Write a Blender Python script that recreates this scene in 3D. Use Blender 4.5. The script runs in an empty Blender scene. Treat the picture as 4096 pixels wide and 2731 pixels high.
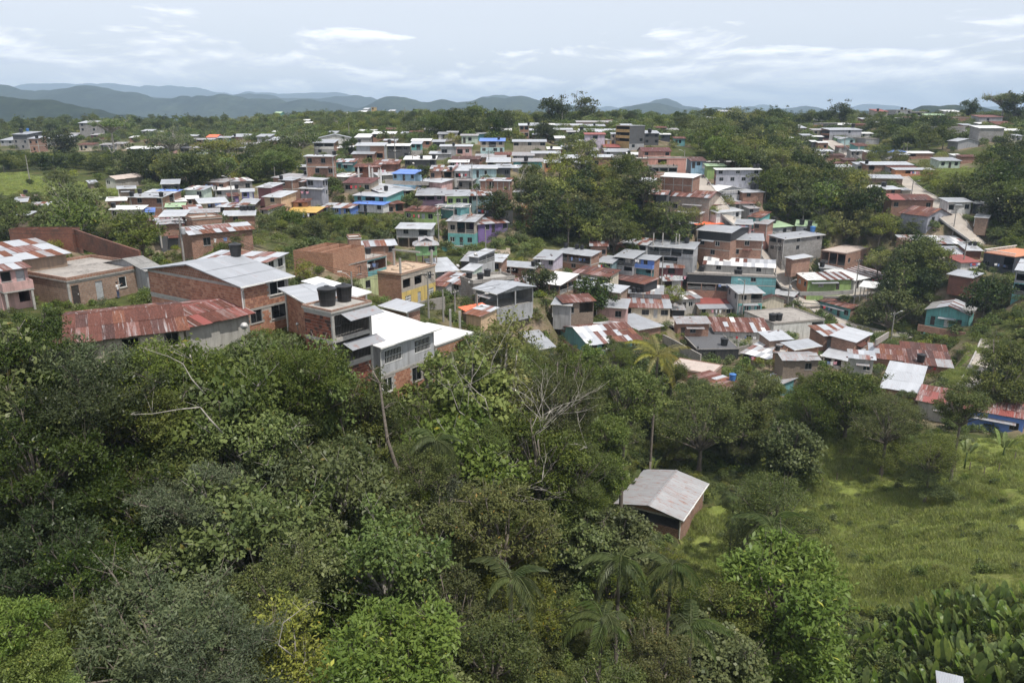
import bpy, math, random
import numpy as np
from mathutils import Vector, Matrix, noise as mnoise
random.seed(7); rng = np.random.default_rng(7)
R = math.radians
scene = bpy.context.scene
COL = scene.collection

# ------------------------------------------------------------------ camera
FPX, CX, CY, PITCH, CAMZ = 3100.0, 2048.0, 1365.5, R(16.3), 60.0   # photograph is 4096 x 2731
cam_d = bpy.data.cameras.new('camera'); cam = bpy.data.objects.new('camera', cam_d); COL.objects.link(cam)
cam_d.sensor_width = 36.0; cam_d.lens = 36.0 * FPX / 4096.0
cam_d.clip_start = 0.5; cam_d.clip_end = 60000
cam.location = (0, 0, CAMZ); cam.rotation_euler = (R(90) - PITCH, 0, 0)
scene.camera = cam
scene.render.resolution_x = 1024; scene.render.resolution_y = 682

# ------------------------------------------------------------------ sun, sky, exposure
SUN_EL, SUN_AZ = R(64), R(138)          # azimuth clockwise from the view direction (+Y)
sd = bpy.data.lights.new('sun', 'SUN'); sun = bpy.data.objects.new('sun', sd); COL.objects.link(sun)
sd.energy = 4.1; sd.angle = R(1.2); sd.color = (1.0, 0.95, 0.88)
to_sun = Vector((math.cos(SUN_EL) * math.sin(SUN_AZ), math.cos(SUN_EL) * math.cos(SUN_AZ), math.sin(SUN_EL)))
sun.rotation_euler = to_sun.to_track_quat('Z', 'Y').to_euler(); sun.location = (0, 0, 300)

world = bpy.data.worlds.new('World'); scene.world = world; world.use_nodes = True
def build_world():
    nt = world.node_tree; nt.nodes.clear(); N = nt.nodes.new; L = nt.links.new
    out = N('ShaderNodeOutputWorld'); bg = N('ShaderNodeBackground'); bg.inputs[1].default_value = 0.105
    sky = N('ShaderNodeTexSky'); sky.sky_type = 'NISHITA'; sky.sun_disc = False
    sky.sun_elevation = SUN_EL; sky.sun_rotation = SUN_AZ
    sky.altitude = 300; sky.air_density = 1.0; sky.dust_density = 1.6; sky.ozone_density = 1.2
    tc = N('ShaderNodeTexCoord'); sx = N('ShaderNodeSeparateXYZ'); L(tc.outputs['Generated'], sx.inputs[0])
    def math_(op, a, b=None, c=None):
        m = N('ShaderNodeMath'); m.operation = op
        for i, q in enumerate((a, b, c)):
            if q is None: continue
            if isinstance(q, (int, float)): m.inputs[i].default_value = q
            else: L(q, m.inputs[i])
        return m.outputs[0]
    def ramp(val, stops):
        r = N('ShaderNodeValToRGB'); L(val, r.inputs[0])
        e = r.color_ramp.elements
        while len(e) < len(stops): e.new(0.5)
        for el, (p, c) in zip(e, stops): el.position = p; el.color = (c, c, c, 1)
        return r.outputs[0]
    def noise(vec, scale, detail, rough, dist=0.0):
        n = N('ShaderNodeTexNoise'); L(vec, n.inputs['Vector']); n.inputs['Scale'].default_value = scale
        n.inputs['Detail'].default_value = detail; n.inputs['Roughness'].default_value = rough
        n.inputs['Distortion'].default_value = dist; return n.outputs[0]
    def comb(x, y, z):
        c = N('ShaderNodeCombineXYZ')
        for i, q in enumerate((x, y, z)):
            if isinstance(q, (int, float)): c.inputs[i].default_value = q
            else: L(q, c.inputs[i])
        return c.outputs[0]
    X, Y, Z = sx.outputs
    zc = math_('MAXIMUM', Z, 0.0)
    # high thin veil: direction projected on a flat cloud deck
    den = math_('ADD', zc, 0.12)
    px = math_('DIVIDE', X, den); py = math_('DIVIDE', Y, den)
    veil = noise(comb(math_('MULTIPLY', px, 0.10), math_('MULTIPLY', py, 0.2), 3.1), 1.0, 3, 0.45, 0.1)
    veil2 = noise(comb(math_('MULTIPLY', px, 0.05), math_('MULTIPLY', py, 0.11), 8.3), 1.2, 3, 0.5)
    vf = ramp(math_('ADD', math_('MULTIPLY', veil, 0.55), math_('MULTIPLY', veil2, 0.6)), [(0.36, 0.42), (0.60, 0.74), (0.80, 0.95)])
    # cumulus banks near the horizon
    r2 = math_('ADD', math_('ABSOLUTE', Y), math_('ABSOLUTE', X))
    az = math_('DIVIDE', X, r2); el = math_('DIVIDE', Z, r2)
    ay_ = math_('DIVIDE', Y, r2)
    cv = comb(math_('MULTIPLY', az, 5.5), math_('MULTIPLY', ay_, 5.5), math_('MULTIPLY', el, 26.0))
    cu = noise(cv, 1.6, 7, 0.56, 0.3)
    band = ramp(el, [(0.0, 0.80), (0.04, 0.82), (0.07, 0.58), (0.11, 0.25)])
    cf = ramp(math_('ADD', cu, math_('MULTIPLY', math_('SUBTRACT', band, 0.6), 0.55)), [(0.52, 0.0), (0.575, 0.55), (0.64, 0.98)])
    # brighter tops, greyer undersides: the same noise a little lower tells how deep in the cloud we look
    cv2 = comb(math_('MULTIPLY', az, 5.5), math_('MULTIPLY', ay_, 5.5), math_('ADD', math_('MULTIPLY', el, 26.0), 0.16))
    cu2 = noise(cv2, 1.6, 7, 0.56, 0.3)
    shade = ramp(math_('ADD', math_('MULTIPLY', math_('SUBTRACT', cu, cu2), 2.4), 0.5), [(0.2, 0.0), (0.8, 1.0)])
    def mix(f, a, b):
        m = N('ShaderNodeMix'); m.data_type = 'RGBA'
        if isinstance(f, float): m.inputs[0].default_value = f
        else: L(f, m.inputs[0])
        for s, q in ((6, a), (7, b)):
            if isinstance(q, tuple): m.inputs[s].default_value = (*q, 1)
            else: L(q, m.inputs[s])
        return m.outputs[2]
    c_cu = mix(shade, (7.6, 8.0, 8.9), (13.5, 13.4, 13.2))
    base = mix(0.25, sky.outputs[0], (6.6, 7.6, 9.4))
    c1 = mix(vf, base, (10.0, 10.1, 10.6))
    c2 = mix(cf, c1, c_cu)
    L(c2, bg.inputs[0]); L(bg.outputs[0], out.inputs[0])
build_world()
scene.view_settings.view_transform = 'Standard'; scene.view_settings.look = 'None'
scene.view_settings.exposure = 0.1; scene.view_settings.gamma = 1.0; scene.view_settings.use_curve_mapping = False
# ------------------------------------------------------------------ pixels <-> world
cP, sP = math.cos(PITCH), math.sin(PITCH)
TILES = {'T1': (0, 300, .43537), 'T2': (1024, 300, .43537), 'T3': (2048, 300, .43537), 'T4': (3072, 300, .43537),
         'T5': (0, 800, .44638), 'T6': (1024, 700, .43537), 'T7': (2048, 700, .43537), 'T8': (3072, 700, .43537),
         'U1': (600, 950, .38272), 'U2': (1100, 950, .41451), 'U3': (1700, 950, .35072), 'U4': (2300, 950, .42517),
         'U5': (3200, 950, .51025), 'U6': (2300, 1600, .44643), 'V7': (0, 1500, .78508), 'V8': (1500, 1800, 1.10374),
         'D': (0, 0, 1.7415), 'N': (0, 0, 1.0)}
def px(t, x, y):
    a, b, s = TILES[t]; return a + x * s, b + y * s
def ray(u, v):
    xr, up = (u - CX) / FPX, -(v - CY) / FPX
    return Vector((xr, cP + sP * up, -sP + cP * up))
def P(u, v, d):
    r = ray(u, v); k = d / r.y; return Vector((r.x * k, d, CAMZ + r.z * k))
def Pz(u, v, z):
    r = ray(u, v); k = (z - CAMZ) / r.z; return Vector((r.x * k, r.y * k, z))
def proj(p):
    z = p[2] - CAMZ; dep = p[1] * cP - z * sP; up = p[1] * sP + z * cP
    return CX + FPX * p[0] / dep, CY - FPX * up / dep

# ------------------------------------------------------------------ meshes
class MB:
    def __init__(s): s.v = []; s.f = []; s.m = []
    def poly(s, pts, mi=0):
        n = len(s.v); s.v += [tuple(p) for p in pts]; s.f.append(tuple(range(n, n + len(pts)))); s.m.append(mi)
    def box(s, x0, x1, y0, y1, z0, z1, mi=0):
        n = len(s.v)
        s.v += [(x0, y0, z0), (x1, y0, z0), (x1, y1, z0), (x0, y1, z0), (x0, y0, z1), (x1, y0, z1), (x1, y1, z1), (x0, y1, z1)]
        for q in ((0, 3, 2, 1), (4, 5, 6, 7), (0, 1, 5, 4), (1, 2, 6, 5), (2, 3, 7, 6), (3, 0, 4, 7)):
            s.f.append(tuple(n + i for i in q)); s.m.append(mi)
    def prism(s, top, th, mi=0):
        """solid slab: a polygon of 3-D points and its copy th lower"""
        n = len(s.v); k = len(top)
        s.v += [tuple(p) for p in top] + [(p[0], p[1], p[2] - th) for p in top]
        s.f.append(tuple(range(n, n + k))); s.f.append(tuple(n + k + i for i in reversed(range(k)))); s.m += [mi, mi]
        for i in range(k):
            j = (i + 1) % k; s.f.append((n + i, n + k + i, n + k + j, n + j)); s.m.append(mi)
    def tube(s, p0, p1, r0, r1=None, n=6, mi=0, cap=True):
        r1 = r0 if r1 is None else r1
        p0, p1 = Vector(p0), Vector(p1); d = (p1 - p0)
        if d.length < 1e-6: return
        d.normalize(); a = d.orthogonal().normalized(); b = d.cross(a); k = len(s.v)
        for p, r in ((p0, r0), (p1, r1)):
            for i in range(n):
                t = 2 * math.pi * i / n; s.v.append(tuple(p + a * (r * math.cos(t)) + b * (r * math.sin(t))))
        for i in range(n):
            j = (i + 1) % n; s.f.append((k + i, k + j, k + n + j, k + n + i)); s.m.append(mi)
        if cap:
            s.f.append(tuple(k + i for i in reversed(range(n)))); s.f.append(tuple(k + n + i for i in range(n))); s.m += [mi, mi]
    def path(s, pts, rad, n=6, mi=0):
        for i in range(len(pts) - 1):
            r0 = rad[i] if isinstance(rad, (list, tuple)) else rad; r1 = rad[i + 1] if isinstance(rad, (list, tuple)) else rad
            s.tube(pts[i], pts[i + 1], r0, r1, n, mi, cap=(i == 0 or i == len(pts) - 2))
    def lathe(s, prof, n=14, mi=0):
        k = len(s.v)
        for r, z in prof:
            for i in range(n):
                t = 2 * math.pi * i / n; s.v.append((r * math.cos(t), r * math.sin(t), z))
        for q in range(len(prof) - 1):
            for i in range(n):
                j = (i + 1) % n; s.f.append((k + q * n + i, k + q * n + j, k + (q + 1) * n + j, k + (q + 1) * n + i)); s.m.append(mi)
        s.f.append(tuple(k + i for i in reversed(range(n)))); s.m.append(mi)
        s.f.append(tuple(k + (len(prof) - 1) * n + i for i in range(n))); s.m.append(mi)
    def mesh(s, name, mats=(), smooth=False):
        me = bpy.data.meshes.new(name); me.from_pydata(s.v, [], s.f)
        for m in mats: me.materials.append(m)
        if len(mats) > 1: me.polygons.foreach_set('material_index', s.m)
        uv = me.uv_layers.new(name='UVMap'); buf = []
        for p in me.polygons:
            nx, ny, nz = abs(p.normal.x), abs(p.normal.y), abs(p.normal.z)
            for vi in p.vertices:
                c = s.v[vi]
                buf += ((c[0], c[1]) if nz > .75 else ((c[0], c[2]) if ny >= nx else (c[1], c[2])))
        uv.data.foreach_set('uv', buf)
        if smooth: me.polygons.foreach_set('use_smooth', [True] * len(me.polygons))
        return me
    def obj(s, name, mats, parent=None, smooth=False):
        if not isinstance(mats, (list, tuple)): mats = [mats]
        return link(name, s.mesh(name, mats, smooth), parent)
def link(name, me, parent=None):
    o = bpy.data.objects.new(name, me); COL.objects.link(o)
    if parent is not None: o.parent = parent
    return o
def shared(name, me, mat, parent=None):
    """object on shared mesh data (mesh has one empty slot) with its own material"""
    o = link(name, me, parent); o.material_slots[0].link = 'OBJECT'; o.material_slots[0].material = mat; return o
LABELS = {}
def tag(o, label, cat, group=None):
    o['label'] = label; o['category'] = cat
    if group: o['group'] = group
    return o
def empty(name, loc, rz=0):
    o = bpy.data.objects.new(name, None); COL.objects.link(o); o.location = loc; o.rotation_euler = (0, 0, rz)
    o.empty_display_size = 0.3; return o

# ------------------------------------------------------------------ materials
MATS = {}
def newmat(name):
    m = bpy.data.materials.new(name); m.use_nodes = True; nt = m.node_tree
    return m, nt, nt.nodes['Principled BSDF']
def nd(nt, t, **kw):
    n = nt.nodes.new(t)
    for k, v in kw.items(): setattr(n, k, v)
    return n
def mixc(nt, f, a, b, blend='MIX'):
    m = nt.nodes.new('ShaderNodeMix'); m.data_type = 'RGBA'; m.blend_type = blend
    for s, q in ((0, f), (6, a), (7, b)):
        if isinstance(q, (int, float)): m.inputs[s].default_value = q
        elif isinstance(q, tuple): m.inputs[s].default_value = (*q[:3], 1)
        else: nt.links.new(q, m.inputs[s])
    return m.outputs[2]
def nz(nt, vec, scale, detail=4, rough=.6, lo=.35, hi=.65, stretch=None):
    if stretch:
        mp = nt.nodes.new('ShaderNodeMapping'); mp.inputs['Scale'].default_value = stretch
        nt.links.new(vec, mp.inputs['Vector']); vec = mp.outputs[0]
    n = nt.nodes.new('ShaderNodeTexNoise'); n.inputs['Scale'].default_value = scale; n.inputs['Detail'].default_value = detail
    n.inputs['Roughness'].default_value = rough; nt.links.new(vec, n.inputs['Vector'])
    r = nt.nodes.new('ShaderNodeMapRange'); r.inputs[1].default_value = lo; r.inputs[2].default_value = hi
    nt.links.new(n.outputs[0], r.inputs[0]); return r.outputs[0]
def coords(nt, objrandom=True):
    """object coordinates shifted by the object's random number, so no two walls wear the same stains"""
    tc = nt.nodes.new('ShaderNodeTexCoord')
    if not objrandom: return tc.outputs['Object']
    oi = nt.nodes.new('ShaderNodeObjectInfo'); m = nt.nodes.new('ShaderNodeVectorMath'); m.operation = 'MULTIPLY_ADD'
    m.inputs[1].default_value = (1, 1, 1)
    c = nt.nodes.new('ShaderNodeMath'); c.operation = 'MULTIPLY'; c.inputs[1].default_value = 57.0
    nt.links.new(oi.outputs['Random'], c.inputs[0]); nt.links.new(tc.outputs['Object'], m.inputs[0]); nt.links.new(c.outputs[0], m.inputs[2])
    return m.outputs[0]
def bump(nt, bsdf, h, strength=.3, dist=.02):
    b = nt.nodes.new('ShaderNodeBump'); b.inputs['Strength'].default_value = strength; b.inputs['Distance'].default_value = dist
    nt.links.new(h, b.inputs['Height']); nt.links.new(b.outputs[0], bsdf.inputs['Normal'])
def sc(c, k): return tuple(min(1, x * k) for x in c)
def plaster(name, c, dirt=.55):
    m, nt, b = newmat(name); v = coords(nt)
    big = nz(nt, v, .7, 5, .65, .38, .68); st = nz(nt, v, 1.0, 5, .7, .46, .72, (2.6, 2.6, .28))
    col = mixc(nt, big, c, sc(c, .78)); k = nt.nodes.new('ShaderNodeMath'); k.operation = 'MULTIPLY'; k.inputs[1].default_value = dirt
    nt.links.new(st, k.inputs[0]); col = mixc(nt, k.outputs[0], col, (.10, .092, .08))
    nt.links.new(col, b.inputs['Base Color']); b.inputs['Roughness'].default_value = .85
    bump(nt, b, nz(nt, v, 9, 4, .6, 0, 1), .25, .02); return m
def brick(name, c1, c2, mort, stain=.5, bw=.345, bh=.24, ms=.018):
    m, nt, b = newmat(name); v = coords(nt); uv = nd(nt, 'ShaderNodeUVMap')
    t = nd(nt, 'ShaderNodeTexBrick'); t.inputs['Scale'].default_value = 1.0; t.inputs['Brick Width'].default_value = bw
    t.inputs['Row Height'].default_value = bh; t.inputs['Mortar Size'].default_value = ms; t.inputs['Mortar Smooth'].default_value = .15
    t.inputs['Color1'].default_value = (*c1, 1); t.inputs['Color2'].default_value = (*c2, 1); t.inputs['Mortar'].default_value = (*mort, 1)
    nt.links.new(uv.outputs[0], t.inputs[0])
    big = nz(nt, v, .5, 5, .7, .45, .75); fine = nz(nt, v, 3, 4, .6, .3, .8)
    k = nt.nodes.new('ShaderNodeMath'); k.operation = 'MULTIPLY'; k.inputs[1].default_value = stain; nt.links.new(big, k.inputs[0])
    col = mixc(nt, fine, t.outputs[0], (.62, .55, .5), 'MULTIPLY'); 
    col = mixc(nt, k.outputs[0], col, (.055, .045, .038))
    nt.links.new(col, b.inputs['Base Color']); b.inputs['Roughness'].default_value = .9
    inv = nd(nt, 'ShaderNodeMath', operation='SUBTRACT'); inv.inputs[0].default_value = 1; nt.links.new(t.outputs['Fac'], inv.inputs[1])
    bump(nt, b, inv.outputs[0], .6, .03); return m
def metal(name, c, rust=.25, rough=.42, met=.25, rc=(.17, .062, .035)):
    m, nt, b = newmat(name); v = coords(nt)
    streak = nz(nt, v, 1.0, 6, .68, .5 - .12 * rust + .08 * (rust < .3), .72 - .2 * rust, (3.4, .45, 1))
    spot = nz(nt, v, 2.3, 6, .7, .56 - .2 * rust, .74 - .15 * rust)
    mx = nd(nt, 'ShaderNodeMath', operation='MULTIPLY'); nt.links.new(streak, mx.inputs[0]); nt.links.new(spot, mx.inputs[1])
    big = nz(nt, v, .5, 4, .6, .35, .65); oi = nd(nt, 'ShaderNodeObjectInfo')
    c0 = mixc(nt, oi.outputs['Random'], sc(c, .86), sc(c, 1.12)); c0 = mixc(nt, big, c0, sc(c, .92))
    r0 = mixc(nt, nz(nt, v, 4, 5, .65, .3, .7), rc, sc(rc, 1.9))
    col = mixc(nt, mx.outputs[0], c0, r0)
    nt.links.new(col, b.inputs['Base Color']); b.inputs['Roughness'].default_value = rough; b.inputs['Metallic'].default_value = met
    return m
def rusty(name, c, zinc=.2):
    m, nt, b = newmat(name); v = coords(nt)
    st = nz(nt, v, 1.0, 6, .72, .58 - .14 * zinc, .70, (3.2, .4, 1)); big = nz(nt, v, .8, 5, .65, .3, .7)
    oi = nd(nt, 'ShaderNodeObjectInfo'); c0 = mixc(nt, oi.outputs['Random'], sc(c, .72), sc(c, 1.35)); c0 = mixc(nt, big, c0, sc(c, .7))
    col = mixc(nt, nz(nt, v, 7, 4, .7, .45, .8), c0, sc(c, 1.7))
    k = nd(nt, 'ShaderNodeMath', operation='MULTIPLY'); k.inputs[1].default_value = .85; nt.links.new(st, k.inputs[0])
    col = mixc(nt, k.outputs[0], col, (.42, .40, .40))
    nt.links.new(col, b.inputs['Base Color']); b.inputs['Roughness'].default_value = .8; b.inputs['Specular IOR Level'].default_value = .25; return m
def plain(name, c, rough=.6, met=0., spec=.5, var=.25, scale=3.):
    m, nt, b = newmat(name); v = coords(nt)
    col = mixc(nt, nz(nt, v, scale, 4, .6, .3, .7), sc(c, 1 + var), sc(c, 1 - var))
    nt.links.new(col, b.inputs['Base Color']); b.inputs['Roughness'].default_value = rough; b.inputs['Metallic'].default_value = met
    b.inputs['Specular IOR Level'].default_value = spec; return m
def stained(name, c, dark=(.045, .042, .038), amt=.7):
    m, nt, b = newmat(name); v = coords(nt)
    a = nz(nt, v, .45, 6, .7, .42, .66); f = nz(nt, v, 3.5, 5, .7, .35, .7)
    k = nd(nt, 'ShaderNodeMath', operation='MULTIPLY'); nt.links.new(a, k.inputs[0]); nt.links.new(f, k.inputs[1])
    k2 = nd(nt, 'ShaderNodeMath', operation='MULTIPLY'); nt.links.new(k.outputs[0], k2.inputs[0]); k2.inputs[1].default_value = amt
    col = mixc(nt, k2.outputs[0], mixc(nt, f, c, sc(c, .85)), dark)
    nt.links.new(col, b.inputs['Base Color']); b.inputs['Roughness'].default_value = .9
    bump(nt, b, f, .2, .02); return m
WALLC = {'white': (.62, .61, .58), 'cream': (.60, .52, .38), 'grey': (.33, .335, .345), 'lgrey': (.43, .435, .45), 'lav': (.34, .345, .40),
         'dgrey': (.085, .088, .095), 'black': (.028, .029, .031), 'beige': (.42, .36, .29), 'tan': (.36, .29, .21), 'brown': (.30, .20, .13),
         'teal': (.10, .36, .38), 'turq': (.10, .42, .40), 'aqua': (.36, .56, .58), 'sky': (.22, .42, .58), 'blue': (.06, .12, .36),
         'lime': (.26, .41, .09), 'plime': (.48, .55, .24), 'green': (.17, .38, .13), 'yellow': (.62, .43, .06), 'ochre': (.55, .34, .08),
         'purple': (.19, .11, .34), 'violet': (.34, .22, .50), 'indigo': (.12, .12, .34), 'lilac': (.52, .45, .55), 'pink': (.58, .33, .30), 'peach': (.60, .40, .22),
         'coral': (.60, .27, .20), 'orange': (.58, .22, .07), 'maroon': (.20, .055, .06), 'mint': (.45, .56, .45), 'dpurp': (.14, .08, .13),
         'tealg': (.17, .29, .32), 'navy': (.03, .038, .055), 'oldw': (.44, .42, .38)}
WALLC = {k: tuple(.8 * x + .2 * (.3 * c[0] + .6 * c[1] + .1 * c[2]) for x in c) for k, c in WALLC.items()}
def wmat(n):
    if n in MATS: return MATS[n]
    if n in WALLC: m = plaster('paint_' + n, WALLC[n])
    elif n == 'brick': m = brick('brick_clay', (.37, .195, .13), (.31, .155, .10), (.40, .36, .32), .5)
    elif n == 'brickd': m = brick('brick_dark', (.26, .10, .065), (.20, .08, .055), (.15, .12, .10), .8)
    elif n == 'brickt': m = brick('brick_tan', (.37, .245, .175), (.30, .20, .15), (.36, .33, .29), .5)
    elif n == 'bricko': m = brick('brick_orange', (.45, .22, .125), (.39, .185, .105), (.42, .34, .28), .25)
    elif n == 'brickw': m = brick('brick_peeling', (.42, .30, .24), (.36, .34, .31), (.40, .38, .35), .45)
    elif n == 'mortar': m = plaster('mortar_grey', (.42, .385, .35), .35)
    elif n == 'block': m = brick('block_grey', (.33, .325, .315), (.28, .275, .27), (.36, .355, .345), .55, .4, .2, .012)
    elif n == 'tarp': m = plain('black_tarp', (.022, .022, .025), .55, var=.4)
    elif n == 'wood': m = plain('weathered_boards', (.19, .15, .115), .85, var=.35, scale=6)
    elif n == 'zwall': m = metal('sheet_wall', (.36, .37, .38), .5, .55)
    MATS[n] = m; return m
def gm(n):
    """roof, trim and other general materials"""
    if n in MATS: return MATS[n]
    mk = {'z1': lambda: metal('zinc_bright', (.50, .515, .54), .2), 'z2': lambda: metal('zinc_grey', (.40, .415, .44), .22),
          'z3': lambda: metal('zinc_aged', (.33, .335, .345), .55, .55, .1), 'zw': lambda: metal('roof_white', (.68, .68, .67), .12, .5, 0.),
          'zd': lambda: metal('zinc_dull', (.30, .31, .33), .3, .6, .1),
          'r1': lambda: rusty('rust_brown', (.115, .046, .034), .1), 'r2': lambda: rusty('rust_orange', (.165, .068, .042), .2),
          'r3': lambda: rusty('rust_pale', (.17, .075, .06), .75), 'rd': lambda: rusty('rust_dark', (.085, .042, .036), .1),
          'red': lambda: metal('roof_red', (.27, .075, .062), .35, .6, 0., (.13, .05, .04)), 'redp': lambda: rusty('red_worn', (.20, .072, .06), .7),
          'blue': lambda: metal('roof_blue', (.13, .24, .60), .05, .5, 0.), 'yel': lambda: metal('roof_ochre', (.55, .36, .10), .15, .6, 0.),
          'grn': lambda: metal('roof_green', (.33, .45, .28), .15, .6, 0.), 'pk': lambda: metal('roof_pink', (.62, .30, .27), .1, .6, 0.),
          'org': lambda: plain('orange_tarp', (.75, .16, .07), .55), 'dkred': lambda: rusty('tile_dark', (.11, .045, .042), .05),
          'asb': lambda: stained('fibre_cement', (.27, .265, .255)), 'terra': lambda: plain('terracotta', (.52, .22, .12), .8),
          'conc': lambda: stained('concrete', (.40, .38, .35), amt=.55), 'concd': lambda: stained('concrete_stained', (.36, .33, .30), amt=1.0),
          'concp': lambda: stained('concrete_pink', (.50, .42, .37), amt=.35), 'concw': lambda: stained('concrete_pale', (.66, .65, .63), amt=.45),
          'sand': lambda: plain('sand', (.42, .31, .22), .95), 'dk': lambda: plain('dark_slab', (.10, .10, .105), .85),
          'trim': lambda: plain('white_trim', (.72, .71, .67), .55, var=.1), 'frame': lambda: plain('window_frame', (.12, .12, .125), .5, var=.3),
          'framew': lambda: plain('window_frame_white', (.62, .62, .60), .5, var=.1),
          'glass': lambda: plain('window_glass', (.018, .021, .024), .12, var=.3), 'door': lambda: plain('door_dark', (.045, .036, .032), .6, var=.4),
          'doorw': lambda: plain('door_white', (.60, .60, .58), .6, var=.1), 'doorg': lambda: plain('door_green', (.12, .42, .06), .6, var=.1),
          'shut': lambda: plain('metal_shutter', (.33, .34, .35), .5, var=.2), 'bar': lambda: plain('painted_bar', (.50, .50, .49), .5, var=.1),
          'bard': lambda: plain('dark_bar', (.03, .03, .033), .5, var=.2), 'tank': lambda: plain('tank_black', (.016, .016, .018), .42, var=.2),
          'tankb': lambda: plain('tank_blue', (.045, .15, .38), .42, var=.2), 'tankw': lambda: plain('tank_grey', (.5, .5, .5), .5, var=.1),
          'pole': lambda: plain('pole_concrete', (.25, .235, .215), .9), 'wire': lambda: plain('cable_black', (.02, .02, .02), .7, var=.1),
          'dish': lambda: plain('dish_white', (.62, .61, .58), .5, var=.08), 'wood': lambda: wmat('wood'), 'fig': lambda: None}[n]
    MATS[n] = mk(); return MATS[n]
# ------------------------------------------------------------------ how far the ground is, by pixel (from storey, door and tank sizes)
DCTRL = [(1650,1230,127),(1900,1200,130),(2000,1000,185),(1900,990,187),(1500,880,195),(1340,830,198),(1150,880,182),(950,850,185),
 (870,1000,130),(700,960,125),(900,900,150),(1000,800,190),(700,800,178),(560,760,190),(380,880,160),(120,830,172),(1450,700,215),(1700,690,225),
 (1700,790,203),(2000,700,230),(1800,620,252),(1300,620,260),(1500,590,278),(2150,620,255),(2500,600,272),(2500,560,292),(2550,520,325),(2200,510,335),
 (1750,500,345),(1750,540,312),(2300,850,212),(2750,760,216),(2900,800,210),(2750,830,206),(2900,1050,197),(2650,1050,191),(2400,1080,179),(2150,1130,164),
 (2400,1180,160),(2550,1130,177),(2650,1270,180),(2450,1440,124),(2600,1340,148),(2700,1290,172),(2950,1250,186),(3100,1130,196),(3150,1230,188),
 (3300,1180,194),(3400,1240,184),(3250,1050,205),(3400,1060,206),(3350,1300,172),(3400,1390,149),(3200,1400,148),(3050,1340,162),(2850,1380,153),
 (2900,1480,132),(3000,1530,126),(2700,1530,118),(3600,1480,131),(3700,1420,141),(3780,1270,165),(3700,1330,153),(3900,1330,150),(4000,1100,184),
 (3750,1080,192),(3900,1030,198),(3650,1560,121),(3900,1640,113),(4090,1700,106),(3800,880,202),(3950,960,196),(3600,800,226),(3750,760,238),
 (3500,700,262),(3350,640,312),(3400,600,332),(3300,560,352),(3550,620,312),(3780,640,290),(3700,560,340),(3900,560,322),(4000,560,312),(3600,485,420),
 (3900,495,380),(3300,530,372),(3100,520,410),(2950,490,470),(60,590,395),(200,570,398),(350,555,400),(600,600,362),(800,570,392),(400,720,232),
 (450,740,226),(100,720,232),(900,700,242),(1000,600,302),(850,490,560),(300,480,540),(1500,475,520),(1250,520,410),(1100,560,342),
 (2000,1300,118),(2200,1300,116),(1700,1400,100),(2100,1500,98),(2400,1640,92),(600,680,262),(3050,700,236),(3100,900,214),(3450,900,214),(4050,800,212),
 (250,650,300),(700,640,310),(3250,1480,132),(2900,600,300),(3050,600,318),(4090,620,300),(2050,900,198),(2200,980,188)]
_dc = np.array(DCTRL, float); _dp = _dc[:, :2] / 400.0
_K = -np.linalg.norm(_dp[:, None] - _dp[None], axis=2); _n = len(_dp)
_A = np.zeros((_n + 3, _n + 3)); _A[:_n, :_n] = _K - 0.02 * np.eye(_n); _A[:_n, _n] = 1; _A[:_n, _n + 1:] = _dp; _A[_n:, :_n] = _A[:_n, _n:].T
_w = np.linalg.solve(_A, np.concatenate([1.0 / _dc[:, 2], [0, 0, 0]]))
def Dm(u, v):
    q = np.array([u, v]) / 400.0; k = -np.linalg.norm(_dp - q, axis=1)
    return float(np.clip(1.0 / max(1e-4, k @ _w[:_n] + _w[_n] + q @ _w[_n + 1:]), 60, 700))

HOUSES = []
def h(t, ax, ay, bx, by, top, base, kind, roof, walls, fac='', lab=None, lm=None, **o):
    HOUSES.append(dict(t=t, a=(ax, ay), b=(bx, by), top=top, base=base, kind=kind, roof=roof, walls=walls.split('/'),
                       fac=fac.split('/') if fac else [], lab=lab, lm=lm, **o))

# ---- far left hillside (T1)
h('T1',-12,600,110,602,562,645,'s','z2','grey','w.w')
h('T1',100,545,242,549,519,688,'s','z2','dgrey/block/block','./w.w/w.w.','three-storey bare block house rising above the trees at far left','three-storey block house',yaw=-14,tk=[(195,523,34),(238,520,26,'b')])
h('T1',246,586,346,586,562,712,'s','z2','brick/brick','w.w/.w.',tk=[(365,570,30)])
h('T1',412,585,605,586,550,640,'s','z2','grey','w..w.')
h('T1',585,553,692,551,532,582,'s','mix','brick','w.')
h('T1',712,440,882,444,421,572,'s','z1','block/block/block','w.D/w.w/.w','tall unfinished concrete house behind the wide flat-topped tree','tall unfinished house')
h('T1',822,556,902,552,536,586,'s','mix','maroon','w')
h('T1',1292,516,1398,516,500,566,'s','z1','lgrey','w.w')
h('T1',1180,577,1242,576,560,606,'s','zw','brick','w')
h('T1',1400,530,1475,530,515,560,'s','z2','grey','w')
h('T1',1150,671,1480,688,655,735,'s','zw','grey','oooo','long low white-roofed house with open front below the left ridge','long low white-roofed house',yaw=-8)
h('T1',1595,640,1700,640,620,690,'s','z3','dgrey','wo')
h('T1',1720,561,1812,561,547,592,'s','z1','block','w.')
h('T1',1890,576,1992,571,548,602,'g','org','violet','w.')
h('T1',2112,566,2272,574,541,612,'s','z2','brick','w..w',tk=[(2140,548,22)])
h('T1',2215,742,2290,738,718,775,'s','z1','wood','o')
h('T1',950,962,1062,962,900,1035,'x','concp','oldw','w.','pale tall house with a peaked cement roof beside the grassy hill','pale peaked house',sl=.5,yaw=-10)
h('T1',975,1003,1106,1002,970,1042,'s','terra','oldw','w.d',d=221)
h('T1',820,1000,916,995,968,1018,'s','z2','wood','.')
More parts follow.
